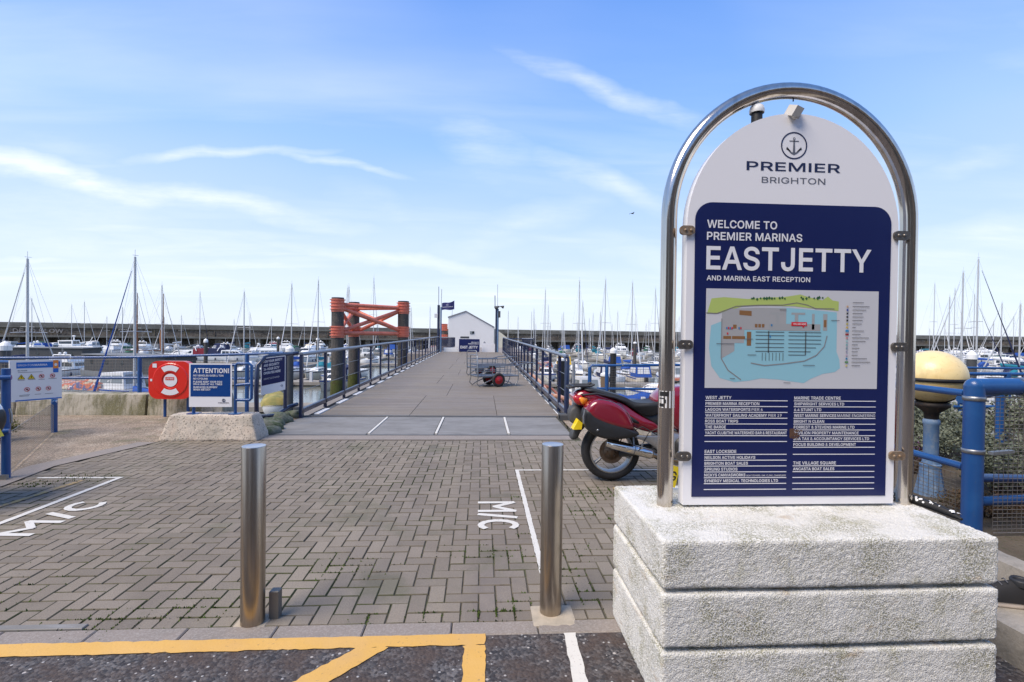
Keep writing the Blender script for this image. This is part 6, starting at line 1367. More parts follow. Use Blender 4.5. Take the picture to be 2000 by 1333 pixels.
# mooring piles with white caps
def mpile(x, y, top, r, lab, h=.40, dark=m_pile):
    t = thing('mooring_pile', lab, 'mooring pile', (x, y, -4), 'mooring piles with white caps')
    obj('pile', MB().cyl((x, y, -6), (x, y, top-h-.02), r, 16), dark, t)
    obj('cap', MB().lathe((x, y, top-h), [(r+.03, -.04), (r+.03, h*.45), (r*.75, h*.72), (.0, h)], 18, 0, False), m_white, t)
for a in ((-23.97, 27, .95, .24, 'dark mooring pile with white cap above the notice board', .45, m_grey_dark), (-36.79, 70, .60, .24, 'slim black mooring pile with white cap beyond the attention sign', .5), (-12.92, 35, .70, .245, 'grey mooring pile with white cap behind the CCTV notice', .42, m_grey_dark),
          (-35.2, 90, .8, .22, 'tiny distant mooring pile with white cap near the CCTV notice'), (10.78, 41, .66, .25, 'black mooring pile with white cap beyond the motorcycle seat', .45, m_black), (3.95, 25, .45, .20, 'black square shouldered pile just outside the bridge railing', .1, m_black),
          (31.7, 31, .95, .26, 'grey mooring pile with white cap beside the cream globe lamp', .55, m_grey_dark), (27.6, 90, .65, .3, 'distant mooring pile amid the boats near the steel hoop', .3), (-28.5, 90, .7, .24, 'distant mooring pile near the orange lattice frame'), (7.4, 30, -.6, .25, 'weathered brown pile seen through the bridge railing', .2, m_wood)):
    mpile(*a)
# ------------------------------------------------------------------ breakwater
m_bw = M('breakwater_concrete', (.155, .125, .098), .95, n=[(.22, .42, .62, (.06, .05, .042), .9, (1, 1, 2.5)), (.9, .46, .62, (.19, .165, .13), .75, (1, 1, 1.6)), (.5, .54, .66, (.10, .085, .035), .7, (.6, .6, 1)), (2.2, .48, .66, (.05, .043, .038), .6)], bump=[(1.4, .8, .3)])
m_bwtop = M('breakwater_coping', (.14, .14, .125), .9, n=[(.3, .42, .6, (.10, .095, .085), .8, (1, 1, 3)), (1.5, .5, .66, (.19, .185, .165), .6)])
bw = thing('breakwater', 'long dark stained concrete breakwater wall closing the marina', 'breakwater', (0, 200, -4))
wp = [(-420, 150), (-260, 155), (-150, 172), (-70, 190), (10, 202), (110, 210), (240, 214), (420, 205)]
def offs(P, d_): return [(x, y-d_) for x, y in P]
def strip(mb, P, ya, z0, z1):
    for (xa, y_a), (xb, y_b) in zip(P, P[1:]): mb.quad((xa, y_a+ya, z0), (xb, y_b+ya, z0), (xb, y_b+ya, z1), (xa, y_a+ya, z1))
def slab(mb, P, d0, d1, z0, z1):
    for (xa, y_a), (xb, y_b) in zip(P, P[1:]):
        V = [(xa, y_a-d1, z0), (xb, y_b-d1, z0), (xb, y_b-d0, z0), (xa, y_a-d0, z0), (xa, y_a-d1, z1), (xb, y_b-d1, z1), (xb, y_b-d0, z1), (xa, y_a-d0, z1)]
        mb.add(V, [(3, 2, 1, 0), (4, 5, 6, 7), (0, 1, 5, 4), (1, 2, 6, 5), (2, 3, 7, 6), (3, 0, 4, 7)])
m = MB(); slab(m, wp, -3, .0, -8, 2.1); obj('parapet_face', m, m_bw, bw)
m = MB(); slab(m, wp, -4, .5, 2.1, 3.75); obj('coping', m, m_bwtop, bw)
m = MB(); slab(m, wp, .0, 4.0, -.95, -.4); obj('walkway_ledge', m, m_bwtop, bw)
m = MB()
for (xa, ya), (xb, yb) in zip(wp, wp[1:]):
    L = math.hypot(xb-xa, yb-ya); k = int(L/6)
    for i in range(k):
        u = (i+.5)/k; x, y = xa+(xb-xa)*u, ya+(yb-ya)*u; m.box((x, y-1.6, -4.5), (1.6+random.random(), 3.4, 7.2))
obj('buttress', m, m_bw, bw, kind='stuff')
m = MB()
for (xa, ya), (xb, yb) in zip(wp, wp[1:]):
    L = math.hypot(xb-xa, yb-ya); k = int(L/9)
    for i in range(k): u = (i+.3)/k; x, y = xa+(xb-xa)*u, ya+(yb-ya)*u; m.box((x, y-.12, .9), (.28, .3, 2.4))
obj('pilaster', m, m_bw, bw, kind='stuff')
T = MB(); text_mb('DEAD SLOW', ((-150, 171.6, .45), (.978, .21, 0), (0, 0, 1)), 1.25, 13.5, .02, mb=T); obj('painted_lettering', T, M('faded_white_lettering', (.26, .25, .24), .9, n=[(1.2, .45, .6, (.12, .10, .09), .8)]), bw, fix=False)
# bird
bm_ = MB(); bm_.tube([(-.16, 0, 0), (-.05, 0, .02), (.08, 0, .03), (.15, 0, .02)], [.01, .05, .04, .005], 6)
for s_ in (-1, 1): bm_.add([(-.04, 0, .02), (.06, 0, .02), (.02, s_*.22, .10), (-.02, s_*.42, .02), (-.06, s_*.22, .09)], [(0, 1, 2, 4), (2, 3, 4)])
bo = obj('bird', bm_, m_black, fix=False); bo.location = (11.9, 40, 11.37); bo.rotation_euler = (0, .1, .4); tag(bo, 'small dark bird gliding in the sky beside the steel hoop', 'bird')

# buildings of the quay behind the viewpoint (seen in the polished steel)
m_brick = M('buff_brick', (.34, .26, .19), .9, n=[(1.5, .4, .7, (.28, .21, .15), .6)])
for k, (x, w_, h, lab) in enumerate(((-22, 22, 11, 'buff brick apartment block on the village side, the low wide one'), (3, 20, 13, 'buff brick apartment block straight behind the viewpoint'), (27, 20, 12, 'buff brick apartment block with grey roof past the step kerb'))):
    t = thing('apartment_block', lab, 'building', (x, -26, 0))
    obj('wall', MB().box((x, -26, h/2), (w_, 9, h)), m_brick, t); obj('roof', MB().prism([(-30.8, h), (-21.2, h), (-26, h+3)], x-w_/2-.3, x+w_/2+.3, plane='YZ'), m_grey_dark, t)
    for i in range(int(w_/3)):
        for j in range(int(h/3)): obj('window', MB().box((x-w_/2+1.6+i*3, -21.47, 1.7+j*2.9), (1.3, .06, 1.4)), m_glass, t)
# ------------------------------------------------------------------ boats
def hull_mb(L, B, fb, transom=.75, rake=.10, full=1.8):
    m = MB(); n = 12; secs = []
    for i in range(n+1):
        t = i/n; y = -L/2+L*t
        b = B/2*(transom+(1-transom)*min(1, t*3.0)**.6)*(max(0, 1-max(0, (t-.45)/.55)**full)) if t > 0 else B/2*transom
        b = max(b, .02); sh = fb*(1+.28*t*t)
        secs.append([(0, y-(0 if t < 1 else L*rake*.4), -.35*(1-.5*t)), (b*.62, y-.0, -.22), (b*.90, y+L*rake*.10*t, fb*.25), (b*.98, y+L*rake*.3*t, sh*.66), (b, y+L*rake*.45*t, sh)])
    V = []; F = []
    for s in secs:
        row = [(-x, y, z) for x, y, z in reversed(s[1:])]+list(s); V += row
    w = 9
    for i in range(n):
        for j in range(w-1): F.append((i*w+j, i*w+j+1, (i+1)*w+j+1, (i+1)*w+j))
    F.append(tuple(range(w)))
    m.add(V, F, 0, True)
    mi = []
    # deck just under the sheer
    D = [(-s[4][0]*.97, s[4][1], s[4][2]-.03) for s in secs]+[(s[4][0]*.97, s[4][1], s[4][2]-.03) for s in reversed(secs)]
    for i in range(n): a, b = secs[i][4], secs[i+1][4]; m.quad((-a[0]*.97, a[1], a[2]-.03), (a[0]*.97, a[1], a[2]-.03), (b[0]*.97, b[1], b[2]-.03), (-b[0]*.97, b[1], b[2]-.03))
    st = MB()
    for sg_ in (-1, 1):
        for i in range(n): a, b = secs[i][4], secs[i+1][4]; st.quad((sg_*(a[0]+.012), a[1], a[2]-.16), (sg_*(b[0]+.012), b[1], b[2]-.16), (sg_*(b[0]+.014), b[1], b[2]-.06), (sg_*(a[0]+.014), a[1], a[2]-.06))
    return m, st, secs
def rails_mb(secs, h=.6, r=.012, i0=0):
    m = MB()
    for sg_ in (-1, 1):
        P = [(sg_*s[4][0]*.94, s[4][1], s[4][2]+h) for s in secs[i0:]]; m.tube(P, r, 4, caps=False); m.tube([(x, y, z-h*.5) for x, y, z in P], r*.6, 3, caps=False)
        for s in secs[i0::2]: m.cyl((sg_*s[4][0]*.94, s[4][1], s[4][2]-.03), (sg_*s[4][0]*.94, s[4][1], s[4][2]+h), r, 4)
    return m
def cabin_mb(y0, y1, w0, w1, z0, h, slope0=.1, slope1=.5):
    return MB().add([(-w0/2, y0, z0), (w0/2, y0, z0), (w1/2, y1, z0), (-w1/2, y1, z0), (-w0*.42, y0+slope0, z0+h), (w0*.42, y0+slope0, z0+h), (w1*.40, y1-slope1, z0+h*.92), (-w1*.40, y1-slope1, z0+h*.92)],
        [(3, 2, 1, 0), (4, 5, 6, 7), (0, 1, 5, 4), (1, 2, 6, 5), (2, 3, 7, 6), (3, 0, 4, 7)])
def windows_mb(y0, y1, w0, w1, z0, h, slope0, slope1, n, pad=.12, front=True, back=False):
    """dark panes a hair proud of a cabin's sides"""
    m = MB()
    def P(s_, u, v): # u along, v up
        ya, yb = y0+slope0*v, y1-slope1*v; wa = w0*(.5-.08*v); wb = w1*(.5-.10*v); y = ya+(yb-ya)*u; w_ = wa+(wb-wa)*u
        return (s_*(w_+.015), y, z0+h*v*(1-.08*u))
    for s_ in (-1, 1):
        for k in range(n):
            a = .05+(.90/n)*k+.012; b = .05+(.90/n)*(k+1)-.012; m.quad(P(s_, a, .35), P(s_, b, .35), P(s_, b, .82), P(s_, a, .82))
    if front:
        f_ = lambda u, v: ((u-.5)*2*w1*(.5-.10*v)*.92, y1-slope1*v+.015, z0+h*v*.92)
        for k in range(3): a, b = .04+.31*k, .04+.31*k+.29; m.quad(f_(a, .38), f_(b, .38), f_(b, .88), f_(a, .88))
    if back:
        f_ = lambda u, v: ((u-.5)*2*w0*(.5-.08*v)*.9, y0+slope0*v-.015, z0+h*v)
        for k in range(2): a, b = .06+.46*k, .06+.46*k+.42; m.quad(f_(a, .3), f_(b, .3), f_(b, .85), f_(a, .85))
    return m
def yacht(cover='blue', hull=0, furl='white', L=9.0, MH=11.0, mast=None, spr=1, hood=True):
    t = thing('sailing_yacht', 'x', 'boat', (0, 0, 0)); fb = .95; B = L*.31
    h, st, secs = hull_mb(L, B, fb); ho = obj('hull', h, m_gel[hull], t); obj('sheer_stripe', st, m_can['navy' if hull != 2 else 'white'], ho, fix=False)
    obj('keel_boot', MB(), m_black, ho) if 0 else None
    y0, y1 = -L*.10, L*.26; obj('coachroof', cabin_mb(y0, y1, B*.62, B*.36, fb*1.0, .42, .1, .6), m_gel[0], t)
    obj('cabin_window', windows_mb(y0, y1, B*.62, B*.36, fb*1.0, .42, .1, .6, 3, front=False), m_glass, t, 'stuff', fix=False)
    mm = mast or m_mast; ym = L*.08; zb = fb+.35
    obj('mast', MB().cyl((0, ym, zb), (0, ym, MH), .075, 8, .055), mm, t)
    m = MB()
    for k in range(spr): z = zb+(MH-zb)*((k+1)/(spr+1)*1.05); m.tube([(-.75, ym-.12, z), (0, ym, z+.04), (.75, ym-.12, z)], .022, 4)
    m.cyl((0, ym, MH), (0, ym, MH+.45), .010, 4); m.cyl((-.12, ym, MH+.1), (.16, ym, MH+.1), .012, 4); sp_ = obj('spreader', m, mm, t)
    m = MB(); bo = L*.55
    for p, q in (((0, ym, MH), (0, L*.52, fb*1.3)), ((0, ym, MH), (0, -L*.5, fb)), ((-.75, ym-.12, zb+(MH-zb)*.53), (-B*.46, ym-.1, fb)), ((.75, ym-.12, zb+(MH-zb)*.53), (B*.46, ym-.1, fb)), ((-.75, ym-.12, zb+(MH-zb)*.53), (0, ym, MH-.1)), ((.75, ym-.12, zb+(MH-zb)*.53), (0, ym, MH-.1))): m.cyl(p, q, .005, 3)
    obj('rigging', m, m_rig, t, fix=False)
    A = Vector((0, L*.51, fb*1.3+.4)); Bt = Vector((0, ym, MH-.2)); obj('furled_sail', MB().tube([A, A.lerp(Bt, .08), A.lerp(Bt, .5), A.lerp(Bt, .93)], [.03, .075, .035, .012], 6), m_can[furl], t)
    obj('boom', MB().cyl((0, ym-.05, fb+1.25), (0, ym-L*.42, fb+1.30), .06, 8), mm, t)
    obj('sail_cover', MB().tube([(0, ym+.02, fb+1.75), (0, ym-.12, fb+1.50), (0, ym-L*.2, fb+1.45), (0, ym-L*.40, fb+1.40)], [.07, .17, .14, .08], 8, flat=1.35), m_can[cover], t)
    if hood: obj('spray_hood', MB().tube([(0, y0-.55, fb+.45), (0, y0-.35, fb+.55), (0, y0+.15, fb+.30)], [B*.28, B*.30, B*.24], 10, flat=.62), m_can[cover], t)
    obj('guard_rail', rails_mb(secs, .58), m_galv, t, fix=False)
    return t
def cruiser(L=9.0, hull=0, fly=True, canopy='navy', arch=True, wins=5):
    t = thing('motor_cruiser', 'x', 'boat', (0, 0, 0)); B = L*.33; fb = 1.25 if L > 7 else .85; k = 1 if L > 7 else .75
    h, st, secs = hull_mb(L, B, fb, .9, .16, 2.4); ho = obj('hull', h, m_gel[hull], t); obj('sheer_stripe', st, m_can['navy'], ho, fix=False)
    y0, y1 = -L*.16, L*.30; z0 = fb; h1 = .95*k
    so_ = obj('superstructure', cabin_mb(y0, y1, B*.84, B*.60, z0, h1, .05, 1.25*k), m_gel[0], t)
    obj('window', windows_mb(y0, y1, B*.84, B*.60, z0, h1, .05, 1.25*k, wins, back=True), m_glass, so_, fix=False)
    if fly:
        obj('flybridge', cabin_mb(y0-.9, y1-1.6*k, B*.80, B*.55, z0+h1, .45, 0, .5), m_gel[0], t)
        obj('flybridge_screen', MB().add([(-B*.28, y1-2.2*k, z0+h1+.42), (B*.28, y1-2.2*k, z0+h1+.42), (B*.26, y1-2.5*k, z0+h1+.75), (-B*.26, y1-2.5*k, z0+h1+.75)], [(0, 1, 2, 3)]), m_glass, t, fix=False)
    if canopy: obj('canopy', cabin_mb(-L*.44, y0+.05, B*.80, B*.80, z0+.05, (h1+.25) if not fly else h1*.8, .25, .05), m_can[canopy], t)
    if arch:
        zt_ = z0+h1+(.9 if fly else .45); yb = y0-.3
        m = MB().tube([(-B*.40, yb-.3, z0+h1*.8), (-B*.34, yb, zt_), (B*.34, yb, zt_), (B*.40, yb-.3, z0+h1*.8)], .07, 6); m.ball((-.3, yb, zt_+.2), .17, 8, 6, 0, (1, 1, .8)); m.ball((.4, yb, zt_+.22), .2, 8, 6); m.cyl((0, yb, zt_), (0, yb, zt_+1.2), .015, 4); obj('radar_arch', m, m_gel[0], t)
    obj('guard_rail', rails_mb(secs, .55, .015, 5), m_galv, t, fix=False)
    m = MB()
    for s_ in (-1, 1):
        for y in (-L*.25, .0, L*.2): m.ball((s_*(B*.5+.08), y, fb*.5), .11, 8, 6, 0, (1, 1, 2.4))
    obj('fender', m, m_can['navy' if hull == 0 else 'white'], t)
    return t
def dayboat(canopy='blue', hull=1, L=6.2, wheel=True):
    t = thing('cabin_boat', 'x', 'boat', (0, 0, 0)); B = L*.38; fb = .85
    h, st, secs = hull_mb(L, B, fb, .92, .14, 2.2); ho = obj('hull', h, m_gel[hull], t); obj('sheer_stripe', st, m_can['blue'], ho, fix=False)
    obj('cabin', cabin_mb(-.2, L*.34, B*.80, B*.5, fb, .75, .05, .9), m_gel[0], t); obj('window', windows_mb(-.2, L*.34, B*.80, B*.5, fb, .75, .05, .9, 3, back=False), m_glass, t, fix=False)
    obj('canopy', cabin_mb(-L*.40, .35, B*.82, B*.76, fb, 1.35, .30, .25), m_can[canopy], t)
    obj('canopy_window', windows_mb(-L*.40, .35, B*.82, B*.76, fb, 1.35, .30, .25, 2, front=False, back=True), m_can['white'] if canopy in ('blue', 'navy') else m_bglass, t, fix=False)
    obj('outboard_motor', MB().cbox((0, -L*.53, .55), (.35, .45, .75), .06), m_blackp, t); obj('guard_rail', rails_mb(secs, .45, .014, 6), m_galv, t, fix=False)
    return t
def wheelhouse(L=11.0, hull=3, col=0):
    t = thing('trawler_yacht', 'x', 'boat', (0, 0, 0)); B = L*.30; fb = 1.35
    h, st, secs = hull_mb(L, B, fb, .85, .10, 2.0); ho = obj('hull', h, m_gel[hull], t); obj('sheer_stripe', st, m_can['white'], ho, fix=False)
    obj('saloon', cabin_mb(-L*.38, L*.18, B*.82, B*.74, fb, 1.35, .05, .2), m_gel[0], t); obj('window', windows_mb(-L*.38, L*.18, B*.82, B*.74, fb, 1.35, .05, .2, 7, back=True), m_glass, t, fix=False)
    obj('wheelhouse', cabin_mb(-L*.05, L*.16, B*.6, B*.55, fb+1.35, 1.0, .1, -.35), m_gel[0], t); obj('wheelhouse_window', windows_mb(-L*.05, L*.16, B*.6, B*.55, fb+1.35, 1.0, .1, -.35, 1, back=True), m_glass, t, fix=False)
    obj('foredeck_cabin', cabin_mb(L*.18, L*.36, B*.6, B*.38, fb, .8, 0, .5), m_gel[0], t)
    m = MB().cyl((0, -.1, fb+2.3), (0, -.1, fb+3.0), .09, 8); m.ball((0, -.1, fb+3.05), .28, 10, 6, 0, (1, 1, .5)); m.cyl((0, -L*.22, fb+1.35), (0, -L*.30, fb+2.9), .05, 6); m.cyl((0, -L*.1, fb+1.9), (0, -L*.36, fb+2.3), .04, 6); obj('mast', m, m_gel[0], t)
    obj('guard_rail', rails_mb(secs, .6, .015), m_galv, t, fix=False)
    return t
def barge(L=16, hull=3):
    t = thing('houseboat', 'x', 'boat', (0, 0, 0)); B = 4.2; fb = 1.1
    h, st, secs = hull_mb(L, B, fb, .9, .03, 5); obj('hull', h, m_gel[hull], t)
    obj('house', MB().cbox((0, -.5, fb+.9), (B*.82, L*.72, 1.8), .06), m_grey_dark, t)
    m = MB()
    for s_ in (-1, 1):
        for k in range(5): m.lathe((s_*(B*.41), -L*.30+k*L*.14, fb+1.1), [(0, -.02), (.24, -.02), (.24, .02), (0, .02)], 14, 0, False, 'X')
    obj('porthole', m, m_glass, t); obj('roof', MB().cbox((0, -.5, fb+1.86), (B*.9, L*.75, .1), .03), m_can['grey'], t)
    return t
def oldgaffer(MH=12):
    t = thing('old_wooden_boat', 'x', 'boat', (0, 0, 0)); L = 10; B = 3; fb = 1.0
    h, st, secs = hull_mb(L, B, fb, .6, .03, 2.2); obj('hull', h, m_gel[2], t)
    obj('coachroof', cabin_mb(-1.5, 2, 1.6, 1.2, fb, .5, .1, .1), m_mastw, t)
    obj('mast', MB().cyl((0, 1.2, fb), (0, 1.2, MH), .12, 8, .06), m_mastw, t)
    obj('tan_sail', MB().tube([(0, 1.0, fb+1.2), (0, .8, fb+3.2), (0, 1.1, fb+6.2)], [.30, .26, .08], 8), m_can['tan'], t)
    obj('boom', MB().cyl((0, 1.1, fb+1.1), (0, -4.2, fb+1.3), .08, 6), m_mastw, t)
    m = MB()
    for x in (-1.3, 1.3):
        for y in (.7, 1.5): m.cyl((x, y, fb), (0, 1.2, MH*.72), .007, 3)
    m.cyl((0, 5.6, fb+.4), (0, 1.2, MH*.9), .012, 3); m.cyl((0, -4.8, fb), (0, 1.2, MH*.95), .012, 3); obj('rigging', m, m_rig, t, fix=False)
    return t
def coveredboat(can='olive', L=5.0):
    t = thing('covered_boat', 'x', 'boat', (0, 0, 0)); h, st, secs = hull_mb(L, 1.9, .6, .9, .1, 2.2); obj('hull', h, m_gel[0], t)
    m = MB(); n = 10; V = []; F = []
    for i in range(n+1):
        u = i/n; s = secs[min(12, int(u*12))]; w_ = s[4][0]+.05
        for j in range(7): a = PI*j/6; V.append((w_*math.cos(a), s[4][1], .5+(.55+.18*math.sin(u*9))*math.sin(a)**.8+.03*random.random()))
    for i in range(n):
        for j in range(6): F.append((i*7+j, i*7+j+1, (i+1)*7+j+1, (i+1)*7+j))
    F.append(tuple(range(7))); m.add(V, F, 0, True); obj('boat_cover', m, m_can[can], t)
    return t

protos = {}
def place(kind, key, build, x, y, rz, label, group, s=1.0, mk=None, cat='boat'):
    k = (kind, key)
    if k not in protos: t = build(); protos[k] = t
    else: t = copy_tree(protos[k])
    s = {('K', 1): 1.35, ('K', 2): .7}.get((kind, key), s)
    t.location = (x, y, -4); t.rotation_euler = (0, 0, rz); t.scale = (s, s, s); t['label'] = label; t['group'] = group
    if mk is not None:
        for c in t.children:
            b_ = c.name.split('.')[0]
            if b_ in ('mast', 'spreader', 'rigging', 'furled_sail'): c.scale = (1, 1, mk); c.location.z = (1-mk)*1.0
    else:
        for c in t.children:
            if c.name.split('.')[0] in ('mast', 'spreader', 'rigging', 'furled_sail'): c.scale = (1, 1, 1); c.location.z = 0
    return t
ORD = ['first', 'second', 'third', 'fourth', 'fifth', 'sixth', 'seventh', 'eighth', 'ninth', 'tenth', 'eleventh', 'twelfth', 'thirteenth', 'fourteenth', 'fifteenth', 'sixteenth', 'seventeenth', 'eighteenth', 'nineteenth', 'twentieth'] + ['twenty-'+q for q in ('first', 'second', 'third', 'fourth', 'fifth', 'sixth', 'seventh', 'eighth', 'ninth')]+['thirtieth']+['thirty-'+q for q in ('first', 'second', 'third', 'fourth', 'fifth', 'sixth', 'seventh', 'eighth', 'ninth')]+['fortieth']
rows = {41: 'first', 62: 'second', 85: 'third', 95: 'third', 120: 'fourth', 145: 'outer', 165: 'last'}
YV = [('blue', 0, 'white'), ('navy', 0, 'white'), ('green', 0, 'white'), ('white', 1, 'white'), ('maroon', 0, 'white'), ('grey', 0, 'navy'), ('navy', 2, 'white'), ('teal', 1, 'white'), ('blue', 0, 'blue')]
# yachts whose masts stand out in the photograph: x, row y, mast height above water
named = [(-22.9, 27, 9.1, 1), (-17.7, 27, 9.3, 8), (-89.6, 120, 11.9, 3), (-64.4, 95, 9.7, 2), (-62.0, 95, 10.2, 3), (-40.6, 62, 10.9, 7), (-37.6, 62, 10.9, 0), (-64.4, 120, 14.6, 5), (-22.7, 62, 11.3, 0),
 (-19.6, 62, 11.8, 7), (-16.0, 62, 11.1, 0), (-24.8, 95, 13.9, 3), (-20.0, 95, 15.8, 5), (-52.5, 62, 9.9, 6),
 (6.2, 120, 11.2, 1), (10.3, 145, 10.7, 3), (14.2, 145, 12.2, 4), (12.3, 120, 11.7, 5), (10.6, 85, 13.2, 1), (19.0, 145, 14.2, 3), (23, 145, 11.6, 0), (19.4, 120, 11.0, 2), (11.95, 62, 12.3, 3), (17.0, 85, 11.3, 5), (28.3, 120, 11.3, 7),
 (15.2, 62, 12.5, 1), (18.6, 62, 12.2, 0), (32.5, 120, 11.5, 3), (36, 120, 11.7, 4), (44.6, 145, 12.1, 1), (48.5, 145, 10.5, 2), (54.3, 165, 10.0, 3), (29.5, 85, 13.7, 5), (79.7, 85, 15.5, 1), (60.2, 62, 11.2, 3), (83.5, 85, 14.7, 2), (87.2, 85, 13.8, 0),
 (64.0, 62, 10.6, 5), (41.3, 40, 12.4, 5), (67.4, 62, 10.5, 7), (70.9, 62, 10.5, 1), (119.7, 120, 12.7, 3), (133.7, 120, 11.6, 6)]
occ = {}
def free(x, y, w=3.6):
    for a in occ.get(y, []):
        if abs(a-x) < w: return False
    return True
todo = []
for x, y, mh, v in named: todo.append((x, y, 'Y', v, mh)); occ.setdefault(y, []).append(x)
# boats seen as individuals but placed by hand
hand = [
 (-72.8, 95, 'W', 0, PI/2, 'white wheelhouse trawler yacht with grey hull lying broadside below the breakwater lettering'),
 (-81.5, 95.5, 'C', 0, PI/2, 'white motor yacht with twin satellite domes moored ahead of the trawler yacht'),
 (-53.2, 95, 'C', 4, PI/2+.1, 'white motor cruiser with maroon canopy and arch near the old tan sailed boats'),
 (-45.4, 95, 'C', 1, -PI/2, 'white cruiser with navy aft canopy lying broadside by the slim white capped pile'),
 (-39.4, 97, 'C', 0, -PI/2+.2, 'large white flybridge cruiser broadside behind the CCTV notice'),
 (-36.5, 56, 'B', 0, 1.2, 'grey houseboat with round portholes seen through the mesh beside the life ring housing'),
 (-62.0, 76, 'B', 0, PI/2, 'grey houseboat with round portholes lying behind the notice board'),
 (-59.0, 90, 'G', 0, .3, 'old wooden boat with shorter brown mast and tan sail'), (-56.0, 91, 'G', 0, -.3, 'old wooden boat with taller brown mast and bundled tan sail'),
 (-16.7, 58.5, 'D', 2, PI, 'small boat with teal canopy beside the orange lattice frame piles'),
 (-14.2, 52, 'D', 1, PI-.3, 'white cabin boat with navy canopy seen through the bridge railing'),
 (-14.8, 37.5, 'K', 0, .4, 'small boat under a stained olive cover behind the CCTV notice'),
 (-34.5, 45, 'K', 1, 1.2, 'small boat under a patched sand and red cover below the low quay wall'),
 (-30.4, 43.5, 'D', 3, 1.3, 'white cabin boat with white canopy beyond the blue railing post left of the life ring'),
 (14.6, 60, 'D', 1, .0, 'cream cabin boat with navy canopy, stern towards the blue quay railing'), (18.7, 60, 'D', 0, .02, 'cream cabin boat with bright blue canopy and pale rear window behind the mesh'),
 (22.5, 60, 'D', 3, .0, 'white topped cabin boat beside the boat with the bright blue canopy'),
 (12.4, 41.5, 'K', 2, 1.9, 'small boat under a blue cover right below the blue quay railing'), (15.4, 42, 'D', 4, .9, 'little open boat with sand coloured canopy next to the blue covered boat'),
 (8.6, 43, 'D', 3, .1, 'white boat with white canopy seen past the gangway railing'),
 (13.4, 84, 'D', 5, .1, 'boat with bright yellow canopy in the crowd of the third pontoon'), (36.0, 41, 'K', 2, 1.3, 'small boat under a blue cover beneath the tall pale mast by the second globe lamp'),
 (29.0, 42, 'C', 1, 1.5, 'white cruiser with navy canopy broadside beyond the first globe lamp'), (47.5, 50, 'C', 3, 1.5, 'white cruiser broadside in the open water beyond the blue corner railing'), (24.5, 41, 'D', 3, .1, 'white cabin boat between the sign hoop and the globe lamp'),
]
KB = {'W': lambda v: wheelhouse(), 'B': lambda v: barge(), 'G': lambda v: oldgaffer(), 'C': lambda v: [lambda: cruiser(10, 0, True, None), lambda: cruiser(8.5, 0, False, 'navy'), lambda: cruiser(8, 1, False, 'blue', False, 3), lambda: cruiser(9, 0, True, 'white', True, 4), lambda: cruiser(9, 0, False, 'maroon'), lambda: cruiser(6.5, 0, False, 'grey', False, 3)][v](),
      'D': lambda v: dayboat(*[('blue', 1), ('navy', 1), ('teal', 0), ('white', 0), ('sand', 0), ('yellow', 0), ('green', 1)][v]), 'K': lambda v: coveredboat(*[('olive', 5), ('sand', 7), ('blue', 5.5)][v])}
GR = {'W': 'motor boats in the marina', 'B': 'houseboats in the marina', 'G': 'old wooden sailing boats', 'C': 'motor boats in the marina', 'D': 'cabin boats in the marina', 'K': 'small boats under covers', 'Y': 'sailing yachts in the marina'}
for x, y, k, v, rz, lab in hand:
    place(k, v, lambda: KB[k](v), x, y, rz, lab, GR[k])
    for r_ in (41, 62, 85, 95, 120):
        if abs(r_-y) < 7: occ.setdefault(r_, []).append(x)
occ.setdefault(41, []).extend([-34.5, -30.4, -22.9, -17.7])
# fill the berths of each pontoon
def hidden(x, y): # directly behind the sign board
    return .40 < x/y < .80
fill = []
random.seed(21)
for y, x0, x1, st_ in ((41, -52, -13, 4.6), (62, -58, -12, 5.2), (95, -95, -6.5, 5.0), (120, -125, -7, 5.0), (145, -150, -8, 5.2), (41, 20, 50, 5.2), (62, 8, 85, 4.6), (85, 7, 110, 4.3), (120, 6, 150, 4.4), (145, 7, 165, 4.4), (165, 8, 178, 4.6)):
    x = x0
    while x < x1:
        if free(x, y) and not (hidden(x, y) and random.random() < .75) and not (y == 62 and -34 < x < -12 and random.random() < .8):
            occ.setdefault(y, []).append(x); r_ = random.random()
            if y in (95,) and x < -30: r_ = r_*.7+.4
            if r_ < .36: fill.append((x, y, 'Y', random.choice((0, 1, 3, 3, 3, 5, 6, 7)), random.uniform(8.5, 11.8) if y < 100 else random.uniform(8.5, 13)))
            elif r_ < .72: fill.append((x, y, 'C', random.choice((0, 0, 1, 2, 3, 3, 3, 4, 5, 5)), None))
            else: fill.append((x, y, 'D', random.choice((0, 1, 2, 3, 3, 4, 6)), None))
        x += st_*random.uniform(.8, 1.1)
allb = todo+fill
YD = ['bright blue', 'navy', 'green', 'white', 'maroon', 'grey', 'navy', 'teal', 'bright blue']; CD = ['a flybridge', 'a navy canopy', 'a blue canopy', 'a white canopy and flybridge', 'a maroon canopy', 'a small grey canopy']; DD = ['blue', 'navy', 'teal', 'white', 'sand', 'yellow', 'green']
cnt_ = {}
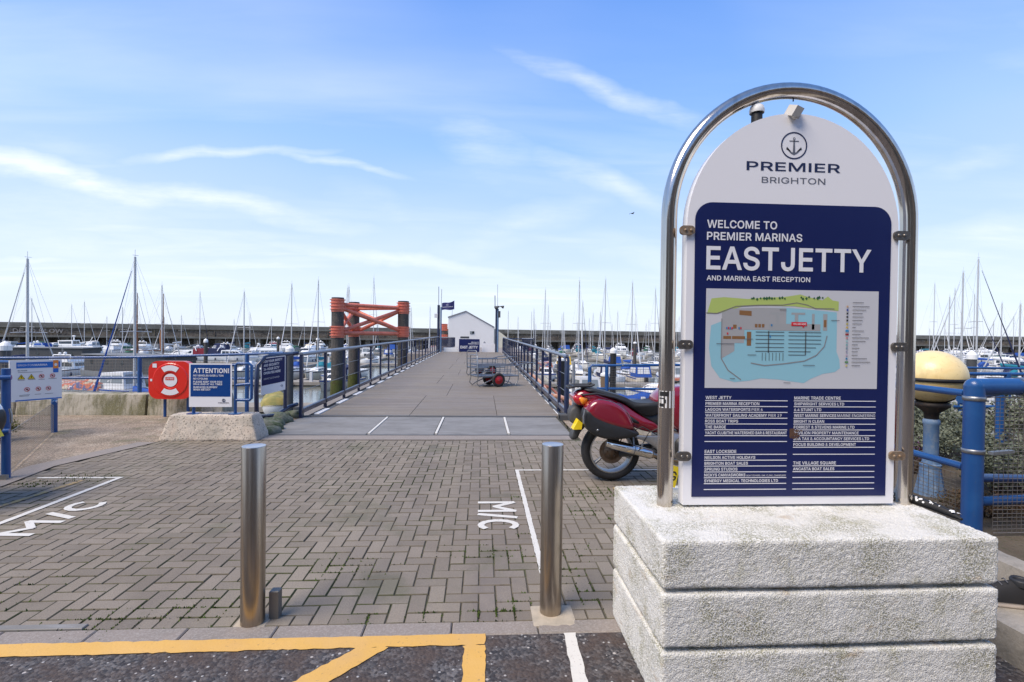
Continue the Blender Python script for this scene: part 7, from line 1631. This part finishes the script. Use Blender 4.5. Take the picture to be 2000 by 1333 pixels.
for side in (-1, 1):
    for y in sorted(set(b[1] for b in allb)):
        rowb = sorted([b for b in allb if b[1] == y and (b[0] > 0) == (side > 0)], key=lambda b: abs(b[0]))
        for i, (x, yy, k, v, mh) in enumerate(rowb):
            rn = {27: 'nearest pontoon', 40: 'nearest pontoon', 41: 'nearest pontoon', 62: 'second pontoon', 85: 'third pontoon', 95: 'third pontoon', 120: 'fourth pontoon', 145: 'fifth pontoon', 165: 'outermost pontoon'}[y]
            where = '%s berth %s of bridge, %s' % (ORD[i], 'left' if side < 0 else 'right', rn)
            if k == 'Y': lab = 'sailing yacht with %s sail cover, %s' % (YD[v], where)
            elif k == 'C': lab = 'motor cruiser with %s, %s' % (CD[v], where)
            else: lab = 'cabin boat with %s canopy, %s' % (DD[v], where)
            rz = (0 if random.random() < .5 else PI)+random.gauss(0, .04)
            if y in (27, 40): rz = {-22.9: 1.15, -17.7: 1.10, 41.3: -1.75}[x]; lab = {-22.9: 'sailing yacht with navy sail cover whose tall mast rises over the notice board', -17.7: 'sailing yacht with blue furled foresail and tall mast behind the mesh railing', 41.3: 'sailing yacht with tall pale mast and radar, above the corner railing'}[x]
            s = random.uniform(.85, 1.1) if k != 'Y' else 1.0
            off = 0 if k == 'Y' and (x, yy, mh, v) in named else random.uniform(-.6, .6)
            build = (lambda v=v: yacht(*YV[v])) if k == 'Y' else (lambda k=k, v=v: KB[k](v))
            px_ = x; py_ = y+off
            if k == 'Y': # keep the mast, not the middle of the hull, on the berth point
                px_ = x+math.sin(rz)*.72; py_ = y-math.cos(rz)*.72
            place(k, v, build, px_, py_, rz, lab, GR[k], s, (mh-1)/(11.0-1) if mh else None)
# pontoons
def pontoon(x0, x1, y, lab, w=2.0, group='floating pontoons'):
    t = thing('pontoon', lab, 'pontoon', ((x0+x1)/2, y, -4), group)
    obj('walkway', MB().cbox(((x0+x1)/2, y, -3.72), (abs(x1-x0), w, .36), .03), m_pont, t)
    m = MB(); f2 = MB(); k = int(abs(x1-x0)/8.4); nf = 0
    for i in range(k):
        x = min(x0, x1)+4+i*8.4
        for s_ in (-1, 1): m.cbox((x, y+s_*(w/2+3.6), -3.74), (.7, 7, .30), .02)
        f2.box((x+2, y-.7, -3.05), (.25, .25, 1.0))
    obj('finger', m, m_pont, t); obj('service_post', f2, m_can['white'], t)
for y, dx in ((34.5, 0), (54.5, 0), (78.5, 0), (112, 0), (136.5, 0), (156.5, 0)):
    pontoon(5, 60+y*.8, y+0, 'floating walkway pontoon on the motorcycle side, the %s out from the quay' % ORD[[34.5, 54.5, 78.5, 112, 136.5, 156.5].index(y)])
for y in (54.5, 87.5, 112, 136.5):
    pontoon(-15 if y < 60 else -6.5, -50-y*.75, y, 'floating walkway pontoon on the notice board side, the %s out from the quay' % ORD[[54.5, 87.5, 112, 136.5].index(y)])
pontoon(-11, -60, 36.5, 'floating walkway pontoon close below the low quay wall', 2.2)
# shift: copies inherit 'label' already set above; prototypes share one group per kind
print('OBJECTS', len(bpy.data.objects), 'TILES', len(tiles))
